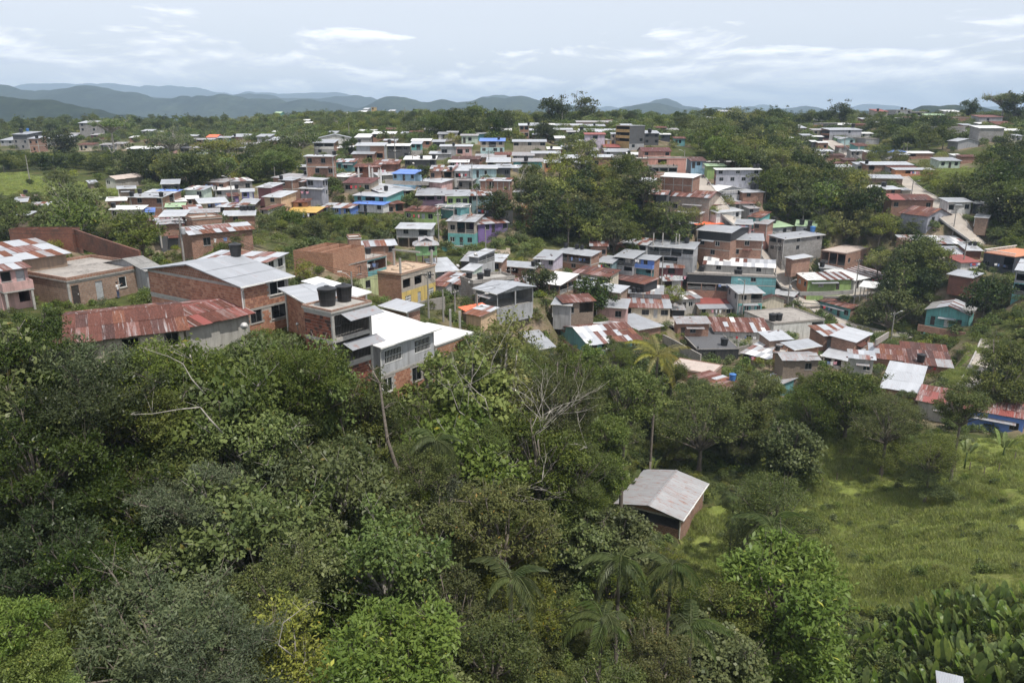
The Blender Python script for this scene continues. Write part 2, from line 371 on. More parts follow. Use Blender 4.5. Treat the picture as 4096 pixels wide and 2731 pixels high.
h('T1',1312,1082,1600,1087,1056,1172,'s','bz','brick/brick','w.O/.w.','two-storey brick house with a blue-edged zinc roof','blue-edged brick house')
h('T1',966,1158,1166,1152,1122,1202,'g','zw','brick','...w')
h('T1',1166,1122,1492,1127,1094,1235,'s','z2','brick/brick','.w..w/w...',tk=[(1205,1108,26),(1302,1090,24),(1345,1165,28)])
h('T1',120,1167,256,1162,1124,1252,'g','z2','yellow','ww','small bright yellow house among trees at the left edge','yellow house')
h('T1',216,1142,372,1132,1094,1178,'s','rust','purple','.w.',tk=[(238,1100,40)])
h('T1',250,1205,440,1200,1178,1250,'s','mix','maroon','o.')
h('T1',130,1290,262,1290,1258,1340,'s','z2','wood','o.')
h('T1',760,1195,890,1190,1165,1225,'s','rust','teal','w.')
h('T1',1450,1302,1702,1297,1240,1365,'s','z1','maroon','.w.','dark red house under a bright zinc roof','dark red house')
h('T1',992,1240,1312,1236,1204,1335,'s','zw','lilac','w...w','pale lilac house with a white roof partly hidden by a tree','pale lilac house',tk=[(905,1215,40),(945,1215,36)])
h('T1',1822,1182,2102,1166,1130,1235,'g','z1','cream','.w.d')
h('T1',1510,1217,1702,1211,1178,1255,'g','grn','mint','.w')
h('T1',1612,1167,1722,1161,1144,1192,'s','zw','grey','w')
h('T1',1702,1142,1832,1137,1114,1170,'s','zw','brick','w.')
h('T1',1692,1237,1872,1227,1200,1292,'s','mix','brick','w.')
h('T1',1722,1273,2022,1262,1231,1335,'s','z3','oldw','.w.w')
h('T1',1972,1212,2222,1217,1174,1262,'s','mix','brick','w..')
h('T1',2206,1076,2342,1072,1045,1142,'s','z1','indigo','wd','deep indigo house with a white-framed window','indigo house')
h('T1',2090,1117,2206,1112,1084,1162,'s','rust','violet','w.')
h('T1',1960,1062,2202,1052,1025,1112,'s','zw','lgrey','w..',tk=[(2250,1040,40),(1990,1100,30,'w'),(2030,1090,40)])
h('T1',2180,1187,2350,1186,1134,1225,'s','z1','tan','.w')
h('T1',2040,1297,2350,1287,1244,1372,'s','z1','brick','.w..','brick house with bright roof and a row of black tanks','tank-row brick house',tk=[(2228,1240,30),(2262,1238,36),(2300,1238,30),(2335,1236,30)])
h('T1',1300,1340,1500,1335,1300,1378,'s','mix','brick','..')
h('T1',1330,1262,1425,1258,1236,1290,'s','blue','sky','w')
# ---- behind the near ridge (T5)
h('T5',1402,222,1652,207,186,400,'s','z3','brick/dgrey','../..','plain brick house with dark painted base behind the near tree','dark-based brick house',d=131)
h('T5',1690,330,2290,246,190,445,'g','mix','brick','.w....','brick house with patched zinc and rust roof behind the tiled roof','patched-roof brick house',d=118,dep=7)
h('T5',1722,195,1986,148,125,280,'f','conc','brick','....',d=142,dep=5)
h('U1',480,232,1225,262,45,335,'s','mix','white','....','white-walled house with large streaked rusty roof behind the grey-roofed brick house','streaked-roof white house',d=88,R=(1585,165),fs='ww',sl=.04)
# ---- T6 / U2: middle slope left of centre
h('T6',340,692,702,722,632,745,'n','','bricko','....','roofless orange brick walls of a house under construction','roofless brick walls',d=112)
h('T6',835,838,1196,738,640,1085,'f','concd','brick+teal/plime','wo/dw.','two-storey terrace-roofed house with turquoise porch over pale lime wall','turquoise-porch terrace house',d=118,L=(618,768),fs='ddw/.',fsw='ochre/brickt',tk=[(918,690,62),(1090,718,62)],par=.12)
h('T6',1332,922,1645,832,760,1185,'f','sand','beige/yellow','DDw/ldl','unfinished beige and yellow house with sand on its roof slab','sand-roofed yellow house',d=122,L=(1200,850),fs='./.',fsw='brick/brick',par=.15)
h('T6',1450,652,1682,646,566,725,'p','z3','green','.w','little bright green hut on stilts with a pyramid zinc roof','green stilt hut',d=150,stilt=2.5,sl=.55)
h('T6',950,663,1302,645,598,695,'g','mix','brick','...w',d=142)
h('T6',855,590,962,585,574,655,'f','zw','brick','.',d=140,dep=3)
h('T6',1275,492,1615,497,440,578,'s','z1','grey','wD','grey two-room house on stilts above the green hut','grey stilt house',d=178,stilt=2.2)
h('T6',1345,332,1642,342,286,432,'s','rust','lime','w.dw','lime green house with brown roof and a solid green balcony','lime balcony house',d=191,bal='lime')
h('T6',1740,424,2016,434,360,650,'s','mixo','beige/turq','wOO/wdw','beige over turquoise house with patchy orange and zinc roof','beige-over-turquoise house',d=187,bal2='turq')
h('T6',2032,456,2332,437,390,532,'s','mix','purple','.wd.w','purple house with streaky roof beside the wooded gully','purple house',d=190)
h('T6',1462,187,1738,186,121,252,'s','z2','dpurp','oow',d=198)
h('T6',1740,192,1968,191,138,292,'s','z2','lime','www','narrow lime green house with a green balcony above the roof frame','narrow lime house',d=197,bal='lime')
h('T6',1970,192,2192,187,135,262,'s','mix','tealg','wo.',d=199)
h('T6',1126,158,1470,134,80,212,'s','z1','dpurp','ow.o',d=203,tk=[(1200,140,42)])
h('T6',880,188,1202,203,126,262,'s','z1','turq','wow',d=196)
h('T6',880,262,1172,277,246,342,'s','bl','white','wd.w','white house with deep blue roof edge below a zinc roof','blue-edged white house',d=192,stilt=1.5,dep=3.5)
h('T6',582,297,876,307,260,372,'s','mix','blue','wdwdw','low royal blue house with streaked rusty roof','low royal blue house',d=190)
h('T6',262,342,552,348,291,418,'s','yel','maroon','w.dw','house with ochre yellow roof and dark red lower wall','ochre-roofed house',d=184)
h('T6',320,252,482,252,232,305,'s','rust','bricko','.D.',d=189,dep=4)
h('T6',195,338,272,338,312,385,'s','pk','wood','o',d=185,dep=4)
h('T6',52,200,232,207,136,348,'s','z1','peach/peach','w/d','peach two-storey house with zinc roof','peach house',d=186,dep=7)
h('T6',440,38,612,48,5,292,'s','z1','lav/lav/lav','W./.w/.D','grey three-storey house with overhanging middle roof','grey three-storey house',d=198,R=(722,15),fs='ww/.w/..',dep=None)
h('T6',388,122,608,132,108,172,'s','z1','lav','w.',d=197,dep=1.6)
h('T6',202,48,332,53,20,205,'s','z2','brick/brick','w./w.',d=199,tk=[(225,30,36)])
h('T2',135,942,430,962,912,1010,'s','z3','brick','...',d=206,tk=[(600,905,28),(635,906,28)])
h('T2',330,980,445,985,955,1060,'s','mix','wood','o.',d=201)
h('T6',782,74,1062,78,25,165,'s','dkred','tan','W.w','tan house with a dark maroon roof right of the grey three-storey house','maroon-roofed tan house',d=200)
h('T6',20,315,105,322,268,395,'s','rust','grey','w.',d=180)
h('T2',-5,1030,140,1035,990,1055,'s','z1','maroon','..',d=188)
# ---- T6/U3 lower middle
h('U3',480,212,615,224,112,420,'s','z1','lgrey/lgrey','o/.','narrow tall grey house with an open glazed top room','narrow tall grey house',d=152,R=(738,130),fs='OO/..',dep=None,sl=.05)
h('U3',398,366,562,380,300,422,'s','z1','mint','.w',d=147)
h('U3',395,270,520,275,160,330,'s','zd','dgrey','.',d=156)
h('U3',105,392,392,372,235,425,'s','z1','grey','..',d=146)
h('U3',95,492,412,542,408,640,'g','mix','grey/grey','..w/...',d=140)
h('U3',408,478,552,530,400,700,'f','conc','block','.','bare grey block tower with tanks and a satellite dish','bare block tower',d=134,R=(815,405),fs='w..',par=.5,tk=[(490,470,78),(632,490,82),(680,440,86)])
h('U3',540,577,820,648,475,800,'g','z2','grey','O','open-sided house with a wide grey hipped roof on white posts','open-sided grey-roofed house',d=126,R=(1130,526),fs='OO',sl=.16)
h('U3',862,322,1265,352,232,510,'s','z2','brick/grey','DD.w/.w.w','brick upper storey with black openings and two small roof tanks','black-opening brick house',d=163,R=(1378,282),fs='../..',tk=[(1235,325,58),(1262,303,50)])
h('U3',1230,238,1478,256,145,352,'s','z2','lilac','w.w','pale lilac house with grey roof behind the black-opening brick house','small lilac house',d=170)
h('U3',1475,168,1900,217,84,352,'s','z2','brick/brick','OOO/.w.','zinc-roofed house with three railed open bays over brick','three-bay veranda house',d=178,R=(2060,147),fs='./.',tk=[(1640,95,58),(1820,110,54),(1880,115,50)])
h('U3',1265,512,1545,548,340,655,'s','zw','brickt','oo','veranda house under a shiny white corrugated roof','shiny white-roofed house',d=150,R=(1692,396),fs='OO')
h('U3',1680,397,2102,452,345,560,'s','rust','cream','dw.w','long cream house with brown roof and a concrete balcony','long cream balcony house',d=165,bal='oldw')
h('U3',1550,543,2230,632,512,690,'s','z1','brickt','w.w....','long low tan brick house with a grey zinc roof','long low tan house',d=152,dep=4.5,tk=[(1650,545,54),(1955,590,54)])
h('U4',300,372,652,443,320,530,'s','rust','tarp/cream','.../.d.','brown-roofed house with a side of black plastic sheeting','black-plastic-sided house',d=166,R=(727,366))
h('U3',1160,592,1332,597,525,662,'s','pk','brick','..','small brick house with a pink roof','pink-roofed house',d=142)
h('U3',1435,760,1680,775,695,800,'s','z2','grey','..',d=133)
h('U3',432,858,640,905,780,965,'s','mix','peach','..',d=114)
h('U3',30,545,240,560,520,650,'g','rust','lgrey','..',d=131)
# ---- T7/U4: centre right
h('T7',1692,503,2022,533,450,762,'g','z2','tarp/brick/brick','./w.w./.w.','three-storey brick block with a black plastic top storey','black-topped brick block',d=199,sl=.1)
h('T7',2018,592,2322,603,527,762,'g','z2','brick/brick','.w./w..',d=198,sl=.12)
h('T7',1240,652,1682,682,605,832,'s','z2','lgrey/grey','OOOo/oO.','two-storey open gallery house with zinc roof','open gallery house',d=190,tk=[(1605,625,52)])
h('T7',1010,627,1242,647,578,692,'s','mix','grey','OOO',d=193)
h('T7',940,642,1012,652,600,702,'s','mix','orange','.',d=194)
h('T7',926,747,1120,768,690,902,'s','z2','dgrey/grey','Ol/lo','dark grey half of the paired houses, with white lattice windows','lattice-window house',d=182)
h('T7',1124,768,1318,788,692,902,'s','z2','blue/teal','dw./.o','bright blue upper house with a blue flower balcony','bright blue house',d=181,R=(1415,738),fs='./.',fsw='brick/brick',balu='blue')
h('T7',765,797,926,812,742,872,'s','z2','tealg','.w',d=175)
h('T7',1345,850,1590,858,838,940,'s','mix','maroon','.o.',d=184,dep=4)
h('U4',1200,252,1890,288,195,345,'g','mixw','oldw','.w.w.w.','long whitewashed house with a patched white and rust roof','long whitewashed house',d=192)
h('U4',1060,345,1895,380,318,492,'f','concd','tarp+teal/brick+teal','....w./OOO.w.','long flat-roofed terrace with parapet and black tanks','long flat terrace',d=185,dep=4.5,par=.35,tk=[(1105,318,56),(1192,322,56),(1518,355,50),(1548,362,52)])
h('U4',1530,527,1792,523,385,722,'s','z1','beige/turq','wO/dwdw','two-storey beige house with turquoise ground floor by the plaza','turquoise-based beige house',d=186,L=(1366,392),fs='.ww/...',fsw='grey/grey',sl=.06,dep=None)
h('U4',1168,672,1496,670,540,718,'s','redz','cream','w.d.w','cream house with a bright red roof and zinc lower edge','red-roofed cream house',d=180)
h('U4',428,657,916,667,535,762,'s','rz','cream','o.WdW','cream house with large rust-streaked roof and parked motorbikes','rust-streaked cream house',d=183)
h('U4',910,682,1046,684,600,760,'s','z3','tarp','.',d=181)
h('U4',498,522,832,537,445,565,'s','mixz','grey','..',d=176,tk=[(550,518,48),(598,520,42)])
h('U4',592,870,836,828,690,955,'s','z2','brick','...','wide plain grey roof beside the rusty-roofed teal house','wide plain grey roof',d=150,L=(345,745),sl=.05,dep=None,fs='..')
h('U4',120,1014,642,960,812,1150,'g','rzw','teal/pink','dwwdw/w.w.w','teal two-storey house with half white half rust roof and balcony','teal balcony house',d=125,balr='bard')
h('U3',1255,1275,1502,1248,1065,1330,'s','z2','grey','..',d=122)
h('U4',1300,882,1852,895,728,1005,'s','rzs','white','..wd','white house with striped rusty roof beside the flat terrace','striped-roof white house',d=160,L=(1160,738))
h('U4',1150,1058,1542,1052,858,1115,'f','dk','black','.w..','low black house with a dark flat roof','low black house',d=150,L=(955,864),fs='w..',par=.1,tk=[(1402,1020,78)])
h('U4',1870,818,2346,778,668,945,'f','concd','white','...o','white hall with a stained flat concrete roof and two tanks','flat-roofed white hall',d=168,L=(1600,702),fs='...',par=.25,tk=[(1855,790,76),(1915,785,72)])
h('U4',1752,592,1992,584,500,682,'x','rd','cream','..','cream gabled house with dark brown roof at the plaza','cream gabled house',d=188,sl=.35,dep=6)
h('U4',1840,520,2062,562,488,600,'s','z1','zwall','O.',d=190,dep=4)
h('U4',880,1222,1282,1292,1120,1310,'f','concp','brick','....','bare pinkish roof slab with brick edges among the trees','pinkish roof slab',d=124,R=(1480,1224),fs='..',par=.1)
h('U4',1050,1302,1472,1472,1270,1500,'s','rzs','wood','...','striped rusty low roof beside a blue water tank','striped low roof',d=111,R=(1512,1340),sl=.03,fs='..',tk=[(1545,1330,72,'b')])
h('U4',1552,1080,1832,1148,1000,1190,'s','mixz','wood','o.',d=142,R=(1912,1012),fs='.')
h('U4',2062,1058,2327,1018,945,1172,'s','z2','bricko','..','orange brick block with grey roof beside a stair tower','orange brick block',d=142,L=(1917,988),fs='w.',dep=None)
h('U4',1862,1085,1972,1100,1060,1210,'f','conc','brick','.',d=137,dep=2.5,tk=[(1905,1070,52)])
h('U4',1762,1312,1950,1380,1240,1440,'s','mixz','teal','o.',d=130,R=(2205,1240),fs='...',tk=[(1890,1255,62)])
h('U5',440,824,577,750,706,905,'s','z1','brick','.w','two-storey brick cube with zinc roof above the white yard roof','brick cube house',d=146,L=(220,770),fs='...',dep=None,sl=.08)
h('U5',160,927,422,977,868,1005,'s','z1','white','DD.',d=141,R=(532,872))
h('U5',545,942,817,968,834,1012,'s','rz','brick','...',d=138)
h('U5',815,984,1208,1022,772,1060,'s','rz2','brick','....','large patched dark rust roof beside the little garden','large dark rust roof',d=137,R=(1285,848),fs='..',tk=[(945,975,68)])
h('U5',620,1172,935,1224,1005,1262,'s','z1','brick','....','broad pale zinc roof below the dark rust roof','broad pale zinc roof',d=122,R=(1146,1027),fs='...')
h('U5',905,1272,1790,1430,1115,1490,'s','redp','oldw+blue','.....w','long weathered red roof over a blue wall at the right edge','long weathered red roof',d=113,dep=6.5)
h('U5',140,472,400,582,440,612,'s','rust','turq','dwdw','turquoise cottage with rusty roof at the plaza bend','turquoise cottage',d=185,R=(511,541),fs='..',fsw='brickt')
h('T8',360,967,792,959,880,1060,'s','wst','lime','.l.d.','lime green and orange corner house with half white roof','lime and orange corner house',d=190,L=(225,897),fs='lw',fsw='orange',dep=None,sl=.08)
h('T8',800,972,1122,907,850,1022,'s','cst','white','dwwdd','white row house with cream and rust-striped roof behind a lamp post','white row house',d=195)
h('T8',470,852,692,863,812,895,'s','z1','grey','..',d=201,tk=[(470,880,50)])
h('T8',720,724,936,670,620,812,'f','concp','brick','w.w','house under construction with pale slab roof on wooden props','propped slab house',d=205,L=(500,692),fs='OOO',par=.05)
h('T8',150,592,526,547,508,752,'s','z2','block/block/block','.w.w/.w../....','grey block apartment house with roof tanks by the road','grey block apartment house',d=204,L=(15,547),fs='ow/ww/..',dep=None,sl=.08,tk=[(405,515,52),(462,518,52,'b')])
h('T8',40,487,246,470,424,560,'s','grn','lgrey','..w.','pale green-roofed house above the block apartments','pale green-roofed house',d=213,tk=[(50,440,56)])
h('T8',246,467,450,477,415,560,'s','grn','lgrey','.w.',d=212,tk=[(312,440,50),(385,460,44)])
h('T8',225,777,412,747,722,832,'s','z1','brick','..','small brick annex with zinc roof beside the block apartments','small brick annex',d=196,L=(135,754),fs='.')
h('T7',2155,377,2292,402,335,462,'s','rust','turq','.d','turquoise house with brown roof by the steep road','turquoise roadside house',d=216)
h('T7',2200,427,2352,472,408,592,'s','z3','brick/coral','w./..',d=212)
# ---- T3: upper middle and right
h('T3',1890,1068,2152,1052,1010,1132,'x','zw','lgrey','d.w','grey gabled house with a white roof below the three-storey block','white-gabled grey house',d=218,sl=.2,dep=8)
h('T3',2120,1082,2332,1078,1048,1142,'s','z1','brick','w.',d=219,tk=[(2170,1045,60)])
h('T3',2030,1187,2252,1182,1145,1252,'s','mix','oldw','d.w',d=214)
h('T3',2180,1230,2290,1225,1195,1275,'s','z3','grey','w.',d=212,dep=4)
h('T3',1870,873,2300,868,828,1037,'s','zw','lav/lav/lav','w.w.w/wwww/....','wide grey three-storey block with a white roof on the ridge road','wide grey block',d=222,L=(1812,880),fs='o/o/.',fsw='brick/brick/brick',yaw=4,tk=[(2185,850,30),(2245,850,34)])
h('T3',1785,842,1976,834,815,885,'s','grn','lime','..',d=231)
h('T3',1760,802,2210,808,790,835,'f','conc','brick','.....',d=241,dep=6,tk=[(1935,795,36)])
h('T3',1640,785,1800,800,752,860,'s','rd','sky','dwd','sky blue house with dark roof where the road bends','sky blue roadside house',d=236)
h('T3',1300,928,1668,947,905,1057,'s','zw','brick/brick','./....','long brick house with concrete columns and a white roof','columned brick house',d=213,cols=5)
h('T3',1175,897,1302,932,880,1000,'f','conc','brick','..',d=214,dep=6,tk=[(1180,895,36),(1312,915,34)])
h('T3',1078,960,1286,997,945,1067,'g','z1','brick','..',d=211,dep=7)
h('T3',1136,1092,1432,1102,1058,1235,'g','mix','dgrey','Oo.','rusty ragged roof over a dark open yard','ragged rusty house',d=206)
h('T3',1440,1112,1826,1132,1062,1262,'g','rz','brickw','w.w.','old peeling brick house with a rusty roof','old peeling brick house',d=203)
h('T3',1475,1240,1740,1293,1232,1320,'s','mixz','wood','..',d=200,dep=2.5)
h('T3',1250,752,1602,792,740,835,'f','pk','coral','.o..','salmon pink flat-topped house by the ridge road','salmon flat-topped house',d=236,dep=6)
h('T3',1140,748,1252,792,738,835,'f','conc','brick','w.',d=234,dep=5,tk=[(1228,770,34),(1200,768,30,'b')])
h('T3',1270,840,1520,860,822,905,'f','conc','grey','oOo',d=226,dep=5)
h('T3',1195,692,1472,717,664,747,'g','dkred','coral','w..w','coral house with a dark maroon pitched roof','maroon-pitched coral house',d=247)
h('T3',1083,470,1222,466,455,682,'f','z1','dgrey/dgrey/dgrey/grey','../../.w/w.','four-storey dark grey block with ochre balconies','four-storey ochre-balcony block',yaw=24,L=(998,466),dep=9,fs='o/o/o/.',fsw='ochre/ochre/ochre/ochre')
h('T3',1215,532,1362,542,510,645,'s','z2','dgrey/dgrey','w.w/w.w','dark grey two-storey house right of the ochre-balcony block','dark grey two-storey house',tk=[(1318,522,34),(1342,524,30)])
h('T3',1358,550,1465,545,536,600,'s','zw','navy','w.')
h('T3',910,542,1000,547,528,642,'s','z2','beige/tan','w.w/ddd')
h('T3',868,600,912,602,575,655,'f','conc','ochre','d')
h('T3',665,547,866,547,530,672,'s','red','lilac/lilac','.W./...','tall pale house with a bright red roof strip','red-strip pale house')
h('T3',840,668,1000,662,635,685,'s','red','maroon','..')
h('T3',850,692,1092,722,675,745,'s','z2','grey','w..w')
h('T3',1060,735,1212,732,710,775,'s','zw','dgrey','w.',tk=[(1040,745,30),(1095,748,30)])
h('T3',740,752,942,757,730,852,'s','z1','brick','w..',d=238)
h('T3',945,762,1140,762,745,852,'f','conc','white','....',d=236,dep=6)
h('T3',290,807,452,807,780,882,'s','z1','orange','w.D','orange brick house with zinc roof above the grove','orange house',d=226)
h('T3',435,767,642,762,735,812,'s','z1','grey','OO',d=229)
h('T3',570,822,746,802,790,882,'s','z1','lgrey','.w',d=223)
h('T3',0,617,322,612,592,712,'s','z2','beige/beige','W.w.W/.....','long beige two-storey house with large white windows','long beige house')
h('T2',2050,612,2292,607,580,722,'s','blue','beige/aqua','wOw/w.wd','house with a bright blue roof on the upper slope','bright blue-roofed house',tk=[(2230,585,24)])
h('T3',175,712,452,732,698,782,'s','z1','beige','..o.')
h('T3',60,467,166,464,445,587,'s','z1','brick/brick','ww/ww',tk=[(182,455,22)])
h('T3',168,470,300,465,440,520,'s','z2','dgrey','..w')
h('T3',110,512,250,508,492,560,'s','z1','grey','w.')
h('T3',185,547,336,552,537,605,'s','z2','brick','OO')
h('T3',375,507,562,502,488,557,'s','z1','brick','.w..')
h('T3',300,462,402,458,445,495,'s','zw','grey','w.')
h('T3',400,468,660,462,448,500,'s','z1','lgrey','w....')
h('T3',620,522,1000,527,495,562,'s','z1','lgrey','w.w..w',tk=[(600,518,40)])
h('T3',590,432,932,440,420,462,'s','mix','brick','....')
h('T3',660,472,862,470,452,502,'s','z2','lav','w..w',tk=[(815,462,22)])
h('T3',390,585,495,580,560,640,'s','zw','grey','.o')
h('T3',320,685,475,680,660,720,'s','zw','maroon','o.',tk=[(362,680,22)])
h('T3',-5,860,180,855,828,910,'s','mixz','lgrey','.w.')
h('T3',0,800,290,795,765,850,'s','mix','turq','.o..',tk=[(140,830,44)])
h('T3',-5,745,210,740,708,790,'s','mix','grey','w...')
h('T3',5,1075,130,1078,1048,1150,'s','z1','green','wO')
h('T3',1912,342,2052,332,322,388,'s','z2','dgrey/dgrey','w.w/...',tk=[(1945,330,20)])
h('T3',1720,397,1842,392,380,425,'s','z1','brick','w.w')
h('T3',1858,402,1932,400,388,420,'s','zw','turq','.')
h('T3',2195,472,2272,469,460,522,'s','zw','brick','.w')
h('T3',2262,507,2350,502,490,545,'s','zw','brick','..')
h('T3',890,420,925,420,405,440,'f','conc','brick','.')
# ---- T2: upper left middle
h('T2',-4,572,132,562,542,642,'s','z2','grey','.w.')
h('T2',110,602,252,602,570,662,'s','z1','brick','w..')
h('T2',-4,668,95,662,638,735,'s','zw','wood','o.',tk=[(80,648,22)])
h('T2',60,690,215,685,655,735,'s','zw','wood','oo')
h('T2',515,620,722,630,595,715,'s','z2','concw/grey','oo/w.','pale two-storey house with open galleries behind the umbrella tree','pale gallery house',R=(790,606),fs='w/.',fsw='brick/brick',dep=8)
h('T2',565,585,885,580,540,640,'x','z1','white','....','large white gabled shed on the upper slope','large white gabled shed',sl=.22,yaw=12,dep=12)
h('T2',740,668,886,677,650,725,'s','zw','brick','...')
h('T2',905,642,1186,657,620,782,'s','z1','grey+brick','w.D','grey and brick house with one big dark window','big dark window house',d=240,tk=[(925,620,24),(955,618,22)])
h('T2',1190,652,1416,652,630,772,'s','zw','dgrey/dgrey','OOw/..w',tk=[(1215,632,34),(1245,628,34)])
h('T2',870,722,1086,732,700,802,'s','z2','brick','..W',d=236)
h('T2',435,742,712,754,720,932,'s','z1','brick/brick','w.w./.w.w','big square two-storey brick block on the slope','big square brick block',d=205,R=(878,745),fs='w.w/w.w',yaw=-12,cols=2,tk=[(735,735,32),(765,738,32),(800,736,34),(838,735,34)])
h('T2',375,842,460,845,835,905,'s','z2','dgrey','.')
h('T2',1415,628,1522,642,610,742,'s','z1','turq/oldw','wO/..','narrow turquoise house with a balcony below the dense trees','narrow turquoise house')
h('T2',1420,600,1610,612,585,665,'s','zw','brick','..w')
h('T2',1682,652,1992,662,638,742,'s','z1','grey+pink','W.Dw','grey and pink house left of the bright blue roof','grey and pink house',tk=[(1815,655,26)])
h('T2',1586,718,1792,732,700,750,'s','z1','grey','...')
h('T2',1350,762,1655,792,745,852,'s','zw','dgrey','w...w','dark house with a broad white roof and three tanks','broad white-roofed dark house',d=226,tk=[(1510,770,28),(1662,780,40),(1698,780,38)])
h('T2',1062,803,1312,842,780,882,'s','rz','brickd','o..',d=219)
h('T2',890,833,1142,862,815,905,'s','rust','brickd','o..',d=216)
h('T2',1236,907,1462,912,868,967,'s','blue','sky','w.d.w','little sky blue house with a blue roof','little sky blue house',d=205)
h('T2',1586,882,1712,882,832,972,'s','mix','brick','w.',d=212)
h('T2',1712,885,1805,886,835,970,'s','mix','wood','o',d=213,tk=[(1800,870,20)])
h('T2',1806,882,1976,882,822,972,'s','z1','white','W.','whitewashed house right of the rusty-roofed brick one','whitewashed house',d=212)
h('T2',1960,862,2222,857,828,948,'s','z1','aqua','.d.w..','pale aqua bungalow with a railed terrace','pale aqua bungalow',d=214)
h('T2',2200,857,2350,852,820,942,'s','z2','dgrey','.w',d=215)
h('T2',2040,972,2340,977,945,1058,'s','mix','brick','.w..','low brick house with white posts above the black sheeting','white-post brick house',d=203,cols=6)
h('T2',1790,772,2062,782,745,832,'s','rd','brick','...',d=228)
h('T2',2010,752,2302,762,725,802,'s','mix','brick','w..w',d=238)
h('T2',2112,802,2342,802,760,835,'s','z1','grey','o.w',d=226)
h('T2',1760,800,1960,805,782,835,'s','zw','brick','w..',d=224)
h('T2',2190,730,2350,740,708,770,'s','rust','brick','..',d=240)
h('T2',930,518,1102,522,502,565,'s','zw','white','....')
h('T2',1060,542,1282,542,520,595,'s','zw','brick','w.o.',tk=[(1140,545,26)])
h('T2',900,575,1050,575,540,610,'s','zw','grey','..')
h('T2',650,532,742,537,515,565,'s','z2','grey','w.')
h('T2',1180,502,1300,498,486,522,'s','rust','brick','.')
h('T2',815,357,890,354,345,375,'s','z1','grey','..')
h('T2',930,340,1012,340,328,360,'s','zw','wood','.w')
h('T2',980,318,1030,318,303,335,'s','z1','grey','.')
h('T2',1215,335,1272,335,320,350,'s','z1','grey','.')
h('T2',1060,300,1082,300,268,330,'f','conc','ochre','w')
h('T2',420,422,486,418,408,440,'s','zw','grey','.')
h('T2',440,442,512,442,430,470,'s','zw','brick','..')
h('T2',450,470,500,470,458,490,'s','z1','maroon','.')
h('T2',145,525,200,522,515,545,'s','zw','grey','.')
h('T2',165,355,230,352,338,368,'g','grn','turq','.')
h('T2',1520,462,1622,467,450,492,'s','z1','lgrey','w..')
h('T2',1602,437,1690,437,425,475,'s','zw','brick','w.w')
h('T2',1545,412,1602,412,392,445,'f','conc','brick','w.')
h('T2',1760,452,1852,447,436,480,'s','zw','brick','..')
h('T2',1842,472,1946,472,455,512,'s','rd','white','w.w')
h('T2',2186,422,2350,430,405,475,'s','zd','dgrey+white','..w')
h('T2',2180,480,2280,480,465,500,'s','red','coral','..')
h('T2',2242,517,2350,517,490,575,'s','zw','brick','.o')
h('T2',1600,502,1742,507,485,530,'s','mix','brick','...')
# ---- T4: right hill
h('T4',-4,522,132,537,500,572,'s','z2','brick','w..')
h('T4',135,492,226,484,470,530,'s','z2','lgrey','w.')
h('T4',212,488,362,488,455,562,'s','z1','brick/brick','D.w/..w','two-storey brick house with bright stepped roof on the right hill','stepped-roof brick house')
h('T4',100,577,242,582,560,615,'s','zw','brick','...')
h('T4',385,458,506,456,442,500,'f','conc','bricko','....')
h('T4',445,420,512,418,406,448,'s','z1','dgrey','w')
h('T4',505,448,640,445,432,495,'f','conc','dgrey','...')
h('T4',610,462,800,458,442,495,'s','zw','grey','o.w')
h('T4',630,408,708,405,390,440,'x','zw','white','w',sl=.3)
h('T4',566,514,876,498,484,600,'s','z1','lav/grey','..w./d...','long grey two-storey house where the hill road climbs','long grey hill house',L=(500,497),fs='o/o',fsw='brick/maroon',dep=7,yaw=14,tk=[(840,482,34)])
h('T4',672,588,816,592,562,642,'x','z1','aqua','.w','pale aqua gabled house beside the climbing road','pale aqua gabled house',sl=.22,dep=6)
h('T4',622,578,700,578,568,622,'s','z2','green','..')
h('T4',815,657,946,652,625,702,'s','rust','turq','d.w','small turquoise house with a brown roof below the hill road','small turquoise hill house')
h('T4',980,718,1282,702,692,772,'s','blue','lav','dwd.','lavender house with a long sloping blue roof on the right hill','long blue-roofed house',yaw=10)
h('T4',912,714,985,718,702,800,'s','zw','brick','o',dep=5)
h('T4',1195,735,1310,735,722,790,'s','z1','brick','w.')
h('T4',400,612,462,618,600,668,'s','zw','dgrey','.')
h('T4',458,618,566,628,612,690,'s','zw','brick','.w')
h('T4',398,570,518,568,560,612,'s','zw','black','..')
h('T4',392,702,612,704,682,745,'s','z1','grey','..w')
h('T4',372,745,560,745,728,770,'s','zw','wood','..')
h('T4',540,742,722,742,720,792,'s','rd','brick','..')
h('T4',905,812,1346,842,795,890,'s','z1','brick','D.w..','long brick house with zinc roof below the right hill road','long brick hill house',tk=[(870,805,34)])
h('T4',1115,853,1385,853,826,905,'s','rust','grey','o..')
h('T4',1170,874,1536,872,852,928,'s','z1','orange','.o..','orange house under a pale zinc roof by the lawn','orange lawn house')
h('T4',630,852,802,844,822,895,'s','z1','brick','w..')
h('T4',576,882,752,882,865,912,'s','mix','brick','...')
h('T4',680,932,802,932,900,950,'s','zw','wood','..',tk=[(790,895,28)])
h('T4',590,812,700,812,796,845,'s','rust','brick','..')
h('T4',700,775,848,792,762,812,'s','rd','brick','..')
h('T4',940,947,1256,952,915,1018,'s','z2','brickt','....','plain windowless tan brick house on the right hill','windowless tan brick house')
h('T4',895,1037,1082,1047,1015,1112,'s','zw','grey','o.w',tk=[(1078,1030,50)])
h('T4',1082,1052,1242,1048,1020,1112,'s','z1','brick','.w.')
h('T4',1230,1062,1332,1060,1044,1100,'s','zd','beige','.')
h('T4',1130,1147,1542,1153,1095,1242,'s','rzr','brick','w...w','brick house with brown and red roof beside the right-hand road','brown-and-red-roofed house',d=214)
